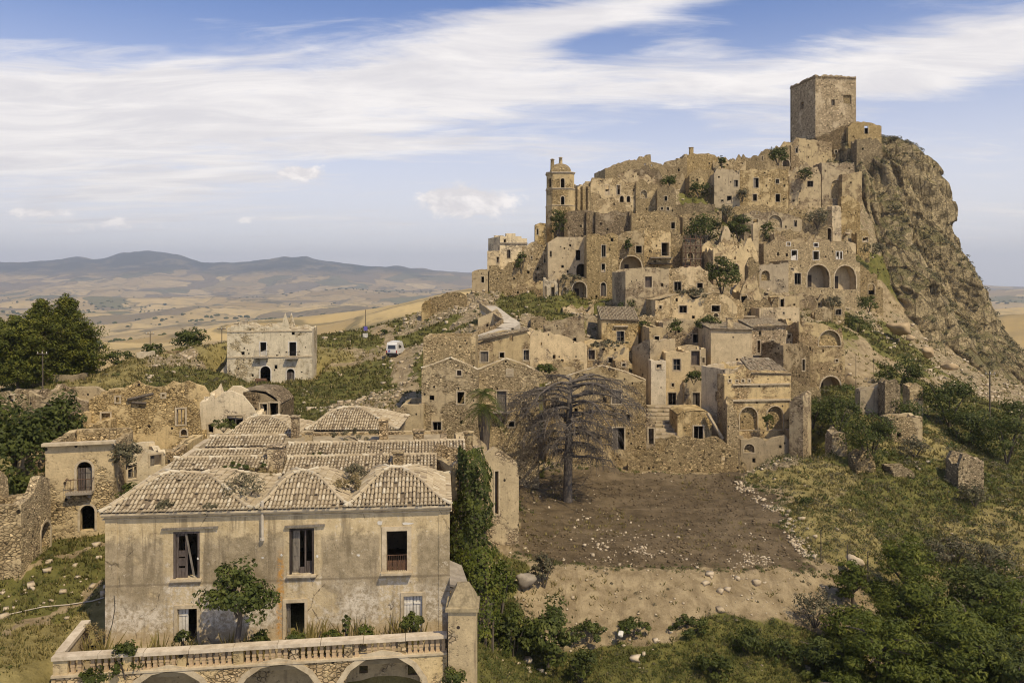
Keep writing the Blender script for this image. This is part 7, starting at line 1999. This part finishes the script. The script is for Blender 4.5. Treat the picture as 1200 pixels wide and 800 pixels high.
pm = thing('palm_tree', 'small green palm with a shaggy trunk before the gabled palaces', 'tree', tuple(W(568, 520, 74)))
pp0 = W(568, 520, 74); pc = W(568, 480, 74); rngP = random.Random(5)
mb = MB(); mb.tube([(pp0.x, 74, pp0.z - 3), (pp0.x, 74, pp0.z), (pc.x, 74, pc.z - .4), (pc.x, 74, pc.z)], [.35, .42, .62, .35], 10); mb.build('trunk', M['bark'], pm)
for (cc, nf, ln) in ((pc, 26, 2.7), (W(567, 461, 74), 20, 2.1)):
    for i in range(nf):
        a = i * 2.4; el_ = rngP.uniform(-.25, 1.05); L_ = ln * rngP.uniform(.8, 1.1)
        d3 = Vector((math.cos(a) * math.cos(el_), math.sin(a) * math.cos(el_), math.sin(el_))); side = d3.cross(Vector((0, 0, 1))).normalized()
        mb = MB(); prev = Vector(cc)
        pts_ = [Vector(cc) + d3 * L_ * s - Vector((0, 0, .75 * L_ * s * s)) for s in [k / 8 for k in range(9)]]
        mb.tube(pts_, [.03 * (1 - .8 * k / 8) for k in range(9)], 3, False)
        for k in range(1, 9):
            for h_ in (0, .5):
                p = pts_[k - 1].lerp(pts_[k], h_ + .25); t_ = (pts_[k] - pts_[k - 1]).normalized(); ll = .62 * math.sin(math.pi * min(.95, (k + h_) / 9 + .08)) + .12
                for sg in (-1, 1):
                    tip = p + side * sg * ll * .75 + t_ * ll * .55 - Vector((0, 0, .22 * ll)); mb.quad(p - t_ * .035, p + t_ * .035, tip)
        mb.build('frond', LM if i % 3 else LB, pm)
mb = MB()
for i in range(70):
    a = rngP.uniform(0, 6.28); z = rngP.uniform(pc.z - 1.6, pc.z - .1); r = .5
    mb.quad((pc.x + r * math.cos(a) - .05, 74 + r * math.sin(a), z), (pc.x + r * math.cos(a) + .05, 74 + r * math.sin(a), z), (pc.x + r * 1.35 * math.cos(a), 74 + r * 1.35 * math.sin(a), z - .7))
tag(mb.build('dead_frond', M['leaf_dry'], pm), kind='stuff')
# ------------------------------------------------------------------ what nobody could count: grass, scrub, loose stone
def scatter(n, seed, r0=36, r1=250, a0=-34, a1=34, pw=1.0):
    rng = np.random.default_rng(seed)
    a = np.radians(rng.uniform(a0, a1, n)); r = np.exp(rng.uniform(math.log(r0), math.log(r1), n))
    x, y = r * np.sin(a), r * np.cos(a)
    return rng, x, y

def under_house(x, y):
    """inside the front house, its terrace or the neighbouring roofs"""
    return (y > 36.0) & (y < 62.5) & (x > -23.5) & (x < -2.2)

def tufts(name, seed, n, pick, mat, h0, h1, blades=6, wide=.05, maxd=250, **kw):
    rng, x, y = scatter(n, seed, r1=maxd, **kw)
    keep = ~under_house(x, y); x, y = x[keep], y[keep]
    cw = cover_w(x, y); dens = pick(cw, x, y)
    keep = rng.random(len(x)) < dens; x, y = x[keep], y[keep]
    z = ground(x, y); m = len(x); r = np.hypot(x, y)
    sc = np.clip(r / 60, .75, 3.0)
    A = rng.uniform(0, 2 * np.pi, (m, blades)); tilt = rng.uniform(.15, .75, (m, blades)); H_ = rng.uniform(h0, h1, (m, 1)) * rng.uniform(.6, 1.15, (m, blades)) * sc[:, None] ** .7
    bx = x[:, None] + np.cos(A) * .10 * sc[:, None]; by = y[:, None] + np.sin(A) * .10 * sc[:, None]; bz = np.repeat(z[:, None], blades, 1) - .04
    tx = bx + np.cos(A) * H_ * tilt; ty = by + np.sin(A) * H_ * tilt; tz = bz + H_
    wv = wide * sc[:, None] * rng.uniform(.7, 1.3, (m, blades))
    sx, sy = -np.sin(A + .5) * wv, np.cos(A + .5) * wv
    V = np.stack([np.stack([bx - sx, by - sy, bz], -1), np.stack([bx + sx, by + sy, bz], -1), np.stack([tx, ty, tz], -1)], 2).reshape(-1, 3)
    o = np_mesh(name, V, np.arange(len(V)).reshape(-1, 3), mat)
    return tag(o, kind='stuff')
patch = lambda x, y, s, sd: fbm(x / s, y / s, 0, 3, sd)
tufts('green_grass', 1, 72000, lambda c, x, y: np.clip(c[:, 0] * 1.1 + .25 * patch(x, y, 7, 41), 0, 1) * (c[:, 3] < .35), M['grass_g'], .14, .34)
tufts('dry_grass', 2, 70000, lambda c, x, y: np.clip(c[:, 1] * 1.0 + c[:, 0] * .22 + c[:, 2] * .12 + .25 * patch(x, y, 6, 43), 0, 1) * (c[:, 3] < .35), M['grass_d'], .14, .36)
tufts('dry_grass', 21, 9000, lambda c, x, y: np.clip(c[:, 4] * .25 + .05, 0, 1) * (c[:, 3] < .35), M['grass_d'], .1, .25, 5)

def scrub_clumps(name, seed, n, pick, mat, r0_, r1_, leaves=34, maxd=240, **kw):
    rng, x, y = scatter(n, seed, r1=maxd, **kw)
    keep = ~under_house(x, y); x, y = x[keep], y[keep]
    cw = cover_w(x, y); keep = rng.random(len(x)) < pick(cw, x, y); x, y = x[keep], y[keep]
    z = ground(x, y); m = len(x); sc = np.clip(np.hypot(x, y) / 75, .8, 2.2)
    R_ = rng.uniform(r0_, r1_, m) ** 1.2 * sc ** .6
    k = np.repeat(np.arange(m), leaves); nn = len(k)
    o = rnd_unit(rng, nn); o[:, 2] = np.abs(o[:, 2])
    P_ = np.stack([x, y, z], 1)[k] + o * R_[k][:, None] * np.array([1, 1, .75]) * rng.uniform(.55, 1, nn)[:, None]
    N_ = o * .8 + rng.normal(size=(nn, 3)) * .4 + np.array([0, 0, .3])
    V, q = leaf_quads(P_, N_ / np.linalg.norm(N_, axis=1, keepdims=True), .2, rng, .5)
    c = np.repeat(P_, 4, 0); V = c + (V - c) * (sc[k].repeat(4)[:, None] * np.clip(R_[k].repeat(4)[:, None] * 1.4, .6, 1.6))
    return tag(np_mesh(name, V, q, mat), kind='stuff')
scrub_clumps('green_scrub', 5, 9000, lambda c, x, y: np.clip(c[:, 0] * .55 + c[:, 1] * .16 + c[:, 2] * .06 + .30 * patch(x, y, 9, 51) - .06, 0, 1) * (c[:, 3] < .3) * (c[:, 4] < .5), M['leaf_mid'], .22, .62)
scrub_clumps('grey_scrub', 6, 7600, lambda c, x, y: np.clip(c[:, 1] * .35 + c[:, 2] * .20 + c[:, 0] * .25 + .30 * patch(x, y, 8, 57) - .04, 0, 1) * (c[:, 3] < .3) * (c[:, 4] < .6), M['leaf_grey'], .2, .5)
scrub_clumps('green_scrub', 7, 2600, lambda c, x, y: np.clip(c[:, 4] * .07 + c[:, 2] * .10 + .22 * patch(x, y, 5, 61) - .02, 0, 1) * (c[:, 3] < .3), M['leaf_dark'], .2, .5, r0=80)

scrub_clumps('slope_scrub', 15, 4200, lambda c, x, y: np.clip(c[:, 1] * .5 + c[:, 0] * .55 + c[:, 2] * .2 + .4 * patch(x, y, 6, 53), 0, 1) * (c[:, 3] < .3) * (c[:, 4] < .6), M['leaf_mid'], .3, .8, a0=9, a1=34, r0=58, maxd=135)
scrub_clumps('slope_scrub', 16, 4200, lambda c, x, y: np.clip(c[:, 1] * .6 + c[:, 0] * .4 + c[:, 2] * .2 + .4 * patch(x, y, 6, 55), 0, 1) * (c[:, 3] < .3) * (c[:, 4] < .6), M['leaf_grey'], .25, .7, a0=9, a1=34, r0=58, maxd=135)
scrub_clumps('meadow_scrub', 17, 2600, lambda c, x, y: np.clip(c[:, 0] * .8 + .5 * patch(x, y, 3, 56), 0, 1) * (c[:, 3] < .3) * (c[:, 4] < .6), M['leaf_mid'], .25, .6, a0=-3, a1=24, r0=45, maxd=60)
scrub_clumps('bank_weeds', 18, 1500, lambda c, x, y: np.clip(c[:, 4] * (.10 + .5 * patch(x, y, 3, 58)), 0, 1), M['leaf_grey'], .15, .4, a0=-2, a1=24, r0=52, maxd=66)
scrub_clumps('yard_edge_weeds', 19, 6000, lambda c, x, y: np.clip((c[:, 3] > .12) * (c[:, 3] < .75) * .8, 0, 1), M['leaf_mid'], .2, .5, a0=0, a1=24, r0=56, maxd=95)

def stones(name, seed, n, pick, mat, s0, s1, maxd=240, power=2.5, flat=.7, **kw):
    rng, x, y = scatter(n, seed, r1=maxd, **kw)
    keep = ~under_house(x, y); x, y = x[keep], y[keep]
    cw = cover_w(x, y); keep = rng.random(len(x)) < pick(cw, x, y); x, y = x[keep], y[keep]
    z = ground(x, y); m = len(x)
    S = (s0 + (s1 - s0) * rng.random(m) ** power) * np.clip(np.hypot(x, y) / 110, .7, 1.6) ** .5
    cube = np.array([(a, b, c) for a in (-1, 1) for b in (-1, 1) for c in (-1, 1)], float) * .62
    J = cube[None] * rng.uniform(.55, 1.3, (m, 8, 3)) * rng.uniform(.6, 1.3, (m, 1, 3))
    th = rng.uniform(0, 6.28, m); c, s = np.cos(th), np.sin(th)
    X = J[..., 0] * c[:, None] - J[..., 1] * s[:, None]; Y = J[..., 0] * s[:, None] + J[..., 1] * c[:, None]
    V = np.stack([X, Y, J[..., 2] * flat], -1) * S[:, None, None] + np.stack([x, y, z + S * .22], -1)[:, None]
    q = np.array([(0, 1, 3, 2), (4, 6, 7, 5), (0, 4, 5, 1), (2, 3, 7, 6), (0, 2, 6, 4), (1, 5, 7, 3)])
    Q = (np.arange(m)[:, None, None] * 8 + q[None]).reshape(-1, 4)
    return tag(np_mesh(name, V.reshape(-1, 3), Q, mat), kind='stuff')
stones('rubble', 8, 34000, lambda c, x, y: np.clip(c[:, 2] * .85 + c[:, 0] * .10 + c[:, 1] * .04 + .35 * patch(x, y, 8, 67) - .1, 0, 1) * (c[:, 3] < .3), M['rubble'], .10, .50, r0=50)
stones('pale_stones', 9, 7000, lambda c, x, y: np.clip(c[:, 3] * (.12 + .50 * patch(x, y, 7, 71)) * (.4 + .9 * ((y < 70) & (x > 6))), 0, 1), M['rubble'], .03, .26, maxd=95, power=4, r0=55, a0=-3, a1=26)
stones('pale_stones', 10, 5000, lambda c, x, y: np.clip(.10 + .2 * patch(x, y, 6, 73), 0, 1) * (c[:, 3] < .5), M['rubble'], .04, .22, maxd=130)

# scrub rooted in the ledges of the crag
_rg = np.random.default_rng(44); _V = CRAG_V
_n = np.cross(_V[1:, 1:] - _V[:-1, :-1], _V[1:, :-1] - _V[:-1, 1:]); _n /= np.linalg.norm(_n, axis=-1, keepdims=True) + 1e-9
_sel = np.argwhere((np.abs(_n[..., 2]) > .62) & (_V[:-1, :-1, 2] > -20) & (_V[:-1, :-1, 1] < 240))
_sel = _sel[_rg.random(len(_sel)) < min(1, 1500 / max(1, len(_sel)))]
_c = _V[_sel[:, 0], _sel[:, 1]]; _k = np.repeat(np.arange(len(_c)), 22); _o = rnd_unit(_rg, len(_k)); _o[:, 2] = np.abs(_o[:, 2])
_s = _rg.uniform(.3, 1.0, len(_c))[_k][:, None]
_Vq, _q = leaf_quads(_c[_k] + _o * _s, _o + _rg.normal(size=_o.shape) * .4, .45, _rg, .5)
tag(np_mesh('crag_scrub', _Vq, _q, M['leaf_grey']), kind='stuff')

stones('soil_clods', 30, 16000, lambda c, x, y: np.clip(c[:, 3] * (.45 + .6 * patch(x, y, 4, 75)), 0, 1), M['clod'], .04, .20, maxd=95, r0=55, a0=-6, a1=26, power=2.2)
stones('field_stones', 31, 5000, lambda c, x, y: np.clip(c[:, 3] * (.10 + .6 * patch(x, y, 3, 76)) + .3 * c[:, 4], 0, 1), M['rubble'], .03, .16, maxd=95, r0=55, a0=-3, a1=26, power=3)
tufts('yard_weeds', 32, 9000, lambda c, x, y: np.clip(c[:, 3] * (.05 + .45 * patch(x, y, 5, 79)), 0, 1), M['grass_d'], .10, .3, 6, r0=55, maxd=95, a0=-6, a1=26)

def near_line(line, wid):
    return lambda c, x, y: np.max([sstep(seg_dist(x, y, *a, *b), wid, wid * .3) for a, b in zip(line[:-1], line[1:])], axis=0)
stones('edge_stones', 33, 60000, lambda c, x, y: near_line([_g(866, 84), _g(893, 78), _g(925, 71), _g(952, 65), _g(975, 62)], 1.0)(c, x, y) * np.clip(.12 + .45 * patch(x, y, 2.5, 81), 0, 1), M['rubble'], .06, .30, r0=58, maxd=92, a0=12, a1=24, power=2)
stones('edge_stones', 34, 60000, lambda c, x, y: near_line([_g(760, 64), _g(830, 63), _g(900, 64)], 1.6)(c, x, y) * np.clip(.04 + .25 * patch(x, y, 2, 82), 0, 1), M['rubble'], .03, .20, r0=58, maxd=72, a0=6, a1=20, power=3)
# far trees and scrub dotted over the plain
def far_dots(n, seed):
    rng, x, y = scatter(n, seed, 420, 8500, -38, 38)
    dens = np.clip(.30 + 1.0 * fbm(x / 700, y / 500, 0, 4, 91), 0, 1) ** 1.6
    keep = rng.random(len(x)) < dens; x, y = x[keep], y[keep]
    z = ground(x, y); m = len(x); S = rng.uniform(1.5, 4.2, m) * np.clip(np.hypot(x, y) / 2200, .7, 1.7)
    a = np.linspace(0, 2 * np.pi, 6, endpoint=False)
    ring = [(np.cos(a), np.sin(a), np.zeros(6)), (np.cos(a) * 1.05, np.sin(a) * 1.05, np.full(6, .7)), (np.cos(a) * .5, np.sin(a) * .5, np.full(6, 1.25))]
    T = np.concatenate([np.stack(r, 1) for r in ring] + [np.array([[0, 0, 1.4]])])
    V = T[None] * S[:, None, None] * rng.uniform(.75, 1.25, (m, 19, 3)) * np.stack([rng.uniform(.8, 2.4, m), np.ones(m), np.ones(m)], -1)[:, None] + np.stack([x, y, z - .3], -1)[:, None]
    q = np.array([(k + r * 6, (k + 1) % 6 + r * 6, (k + 1) % 6 + r * 6 + 6, k + r * 6 + 6) for r in range(2) for k in range(6)])
    t = np.array([(12 + k, 12 + (k + 1) % 6, 18) for k in range(6)])
    b = np.arange(m)[:, None, None] * 19
    return tag(np_mesh('far_scrub', V.reshape(-1, 3), [(b + q[None]).reshape(-1, 4), (b + t[None]).reshape(-1, 3)], M['leaf_dark']), kind='stuff')
far_dots(24000, 77)

# ------------------------------------------------------------------ boulders, van, poles, small things
def boulder(label, px, yb, w, h, d, mat='rock', seed=0):
    p = W(px, yb, d); a, c = w / F * d / 2, h / F * d / 2
    u, v = np.meshgrid(np.linspace(0, 2 * np.pi, 22, endpoint=False), np.linspace(-np.pi / 2 + .01, np.pi / 2 - .01, 13))
    X, Y, Z = np.cos(u) * np.cos(v), np.sin(u) * np.cos(v), np.sin(v)
    cellp = rnd_unit(np.random.default_rng(int(seed * 10) + 3), 10); dm = np.max(np.stack([X, Y, Z], -1) @ cellp.T, -1)
    k = (.72 / np.maximum(dm, .48)) * (1 + .12 * fbm(X * 2.2 + seed, Y * 2.2, Z * 2.2, 3, 5))
    V = np.stack([p.x + X * a * k, p.y + Y * a * .9 * k, p.z + c * .62 + Z * c * k], -1).reshape(-1, 3)
    i = np.arange(22 * 13).reshape(13, 22); n = np.roll(i, -1, 1)
    q = np.stack([i[:-1], n[:-1], n[1:], i[1:]], -1).reshape(-1, 4)
    return tag(np_mesh('boulder', V, q, M[mat]), label, 'boulder', 'boulders on the slopes')
for k, a in enumerate([('largest pale rounded boulder lying below the crag', 1055, 390, 29, 17, 158, 'boulderstone'), ('smaller pale boulder right of the largest one', 1087, 416, 15, 14, 154, 'boulderstone'), ('third pale boulder down the slope from the crag', 1109, 432, 16, 9, 153, 'boulderstone'),
    ('small boulder just right below the largest one', 1066, 397, 9, 7, 156, 'boulderstone'), ('grey angular boulder beside the agave like shrub', 617, 682, 24, 13, 57.5, 'ash'), ('white stone lying in the lower meadow', 727, 745, 8, 6, 53.5, 'whitepaint'), ('pale rock on top of the bank near the thicket', 1004, 663, 20, 14, 64, 'rubble')]):
    if a[6] == 'boulderstone' and 'boulderstone' not in M: M['boulderstone'] = simple('pale_boulder', (0.30, 0.215, 0.12), (0.46, 0.35, 0.21), .7, .95, .1)
    boulder(*a, seed=k * 3.1)

def van():
    d = 128.0; p = W(463.5, 415, d); p.z = g1(p.x, d) + .02
    t = thing('camper_van', 'white camper van seen from behind, parked on the gravel road', 'van', (0, 0, 0))
    ORI[t.name] = Vector((0, 0, 0))
    L_, w_, h_ = 5.6, 1.02, 2.55
    mb = MB(); prof = [(-L_ / 2, .5), (-L_ / 2 + .04, 1.25), (-L_ / 2 + .16, 2.2), (-L_ / 2 + .5, h_), (L_ / 2 - 1.5, h_), (L_ / 2 - 1.0, 1.9), (L_ / 2 - .55, 1.25), (L_ / 2, 1.05), (L_ / 2, .45)]
    for (y0, z0), (y1, z1) in zip(prof, prof[1:] + prof[:1]):
        k0 = .90 if z0 > 2 else 1; k1 = .90 if z1 > 2 else 1
        mb.quad((-w_ * k0, y0, z0), (w_ * k0, y0, z0), (w_ * k1, y1, z1), (-w_ * k1, y1, z1))
    for s in (-1, 1): mb.quad(*[(s * w_ * (.90 if z > 2 else 1), y, z) for y, z in prof])
    mb.build('body', M['vanpaint'], t)
    yb_ = -L_ / 2
    mb = MB(); mb.quad((-.72, yb_ + .035, 1.42), (.72, yb_ + .035, 1.42), (.66, yb_ + .125, 2.08), (-.66, yb_ + .125, 2.08)); mb.build('rear_window', M['glass'], t)
    for s in (-1, 1):
        mb = MB(); mb.quad((s * 1.012, -1.6, 1.45), (s * 1.012, .4, 1.45), (s * .945, .4, 2.05), (s * .945, -1.6, 2.05)); mb.build('side_window', M['glass'], t)
        mb = MB(); mb.box((s * .9, yb_ - .01, .95), (.08, 0, 0), (0, .03, 0), (0, 0, .2)); mb.build('tail_light', M['red'], t)
        for yy in (-1.75, 1.75):
            mb = MB(); mb.tube([(s * .78, yy, .36), (s * 1.0, yy, .36)], .36, 14); wl_ = mb.build('wheel', M['rubber'], t)
            mb = MB(); mb.tube([(s * 1.0, yy, .36), (s * 1.015, yy, .36)], .2, 10); mb.build('rim', M['ash'], wl_)
    mb = MB(); mb.abox(-1.0, 1.0, yb_ - .14, yb_ + .02, .38, .72); mb.build('bumper', M['rubber'], t)
    mb = MB(); mb.tube([(-.45, yb_ + .012, 1.06), (-.45, yb_ - .012, 1.06)], .2, 12); mb.build('round_emblem', M['purple'], t)
    mb = MB(); mb.abox(-.6, .6, -1.6, .8, h_ + .002, h_ + .16); mb.build('roof_box', M['vanpaint'], t)
    t.location = (p.x, d, p.z); t.scale = (.88, .88, .88); t.rotation_euler = (0, 0, R(-6))
van()

def pole(label, px, y0, yb, d, r=.09, cross=False, name='utility_pole', cat='pole', mat='bark'):
    p = W(px, yb, d); z1 = (HY - y0) / F * d
    t = thing(name, label, cat, tuple(p), None)
    mb = MB(); mb.tube([(p.x, p.y, p.z - 1.5), (p.x, p.y, z1)], [r, r * .75], 7); mb.build('post', M[mat], t)
    if cross:
        mb = MB(); mb.box((p.x, p.y - .12, z1 - .5), (.75, 0, 0), (0, .05, 0), (0, 0, .06)); mb.build('cross_arm', M[mat], t)
        for s in (-.6, 0, .6):
            mb = MB(); mb.tube([(p.x + s, p.y - .12, z1 - .44), (p.x + s, p.y - .12, z1 - .2)], [.06, .035], 6); mb.build('insulator', M['whitepaint'], t)
    return t, p, z1
pole('wooden utility pole standing before the pines', 50, 410, 450, 108, .1, True)
pole('thin utility pole on the crest behind the white hut', 176, 388, 412, 132, .08, True)
pole('thin utility pole just left of the lone house', 260, 382, 402, 134, .08, True)
pole('wooden pole on the right slope beside the dark trees', 1160, 434, 488, 108, .11, True)
t, p, z1 = pole('tall thin mast with a white box and blue sign by the meadow road', 428.5, 363, 396, 150, .07, False, 'sign_mast', 'mast', 'iron')
mb = MB(); mb.abox(p.x - .45, p.x + .45, p.y - .5, p.y - .1, p.z - .2, p.z + .9); mb.build('box', M['whitepaint'], t)
mb = MB(); mb.abox(p.x - .35, p.x + .35, p.y - .14, p.y - .1, p.z + 1.4, p.z + 2.2); mb.build('sign_board', M['purple'], t)
for k, (px, y0, yb, d) in enumerate([(962, 620, 642, 65), (993, 638, 660, 63), (1017, 646, 665, 62.5), (866, 528, 558, 88), (872, 548, 580, 84), (1003, 414, 450, 120), (1024, 420, 446, 122)]):
    lab = ['fence post at the right edge of the dug field', 'fence post beside the pale rock on the bank', 'fence post at the left of the free standing ailanthus', 'leaning post by the long rubble mound', 'short post at the right end of the rubble mound', 'slim bare pole on the bare slope over the cave arch', 'slim dead stem right of the bare pole'][k]
    pole(lab, px, y0, yb, d, .045, False, 'fence_post', 'post')
# cable along the ground at the lower left
cb = MB(); cb.tube([(*W(x, y, d)[:2], g1(*W(x, y, d)[:2]) + .06) for x, y, d in ((-8, 724, 43.5), (20, 714, 44), (50, 704, 44.6), (80, 697, 45), (108, 689, 45.4), (122, 684, 45.8))], .04, 5)
tag(cb.build('ground_cable', M['concrete']), 'pale cable stretched across the grass at the lower left', 'cable')
# scaffold beside the upper balcony house
sc = thing('scaffold', 'rusty scaffold of upright poles and boards clinging to the dark hollow ruin', 'scaffold', tuple(W(812, 318, 158)))
for x in (803, 809, 815, 821):
    a, b = W(x, 322, 158), W(x, 276, 158); mb = MB(); mb.tube([a, b], .09, 5); mb.build('upright', M['rust'], sc)
for y in (280, 288, 296, 304, 312):
    a, b = W(801, y, 157.8), W(823, y, 157.8); mb = MB(); mb.tube([a, b], .07, 4); mb.build('ledger', M['rust'], sc)
    if y in (288, 304):
        mb = MB(); mb.box((a + b) / 2 + Vector((0, .7, .1)), ((b.x - a.x) / 2, 0, 0), (0, .6, 0), (0, 0, .05)); mb.build('board', M['greywood'], sc)
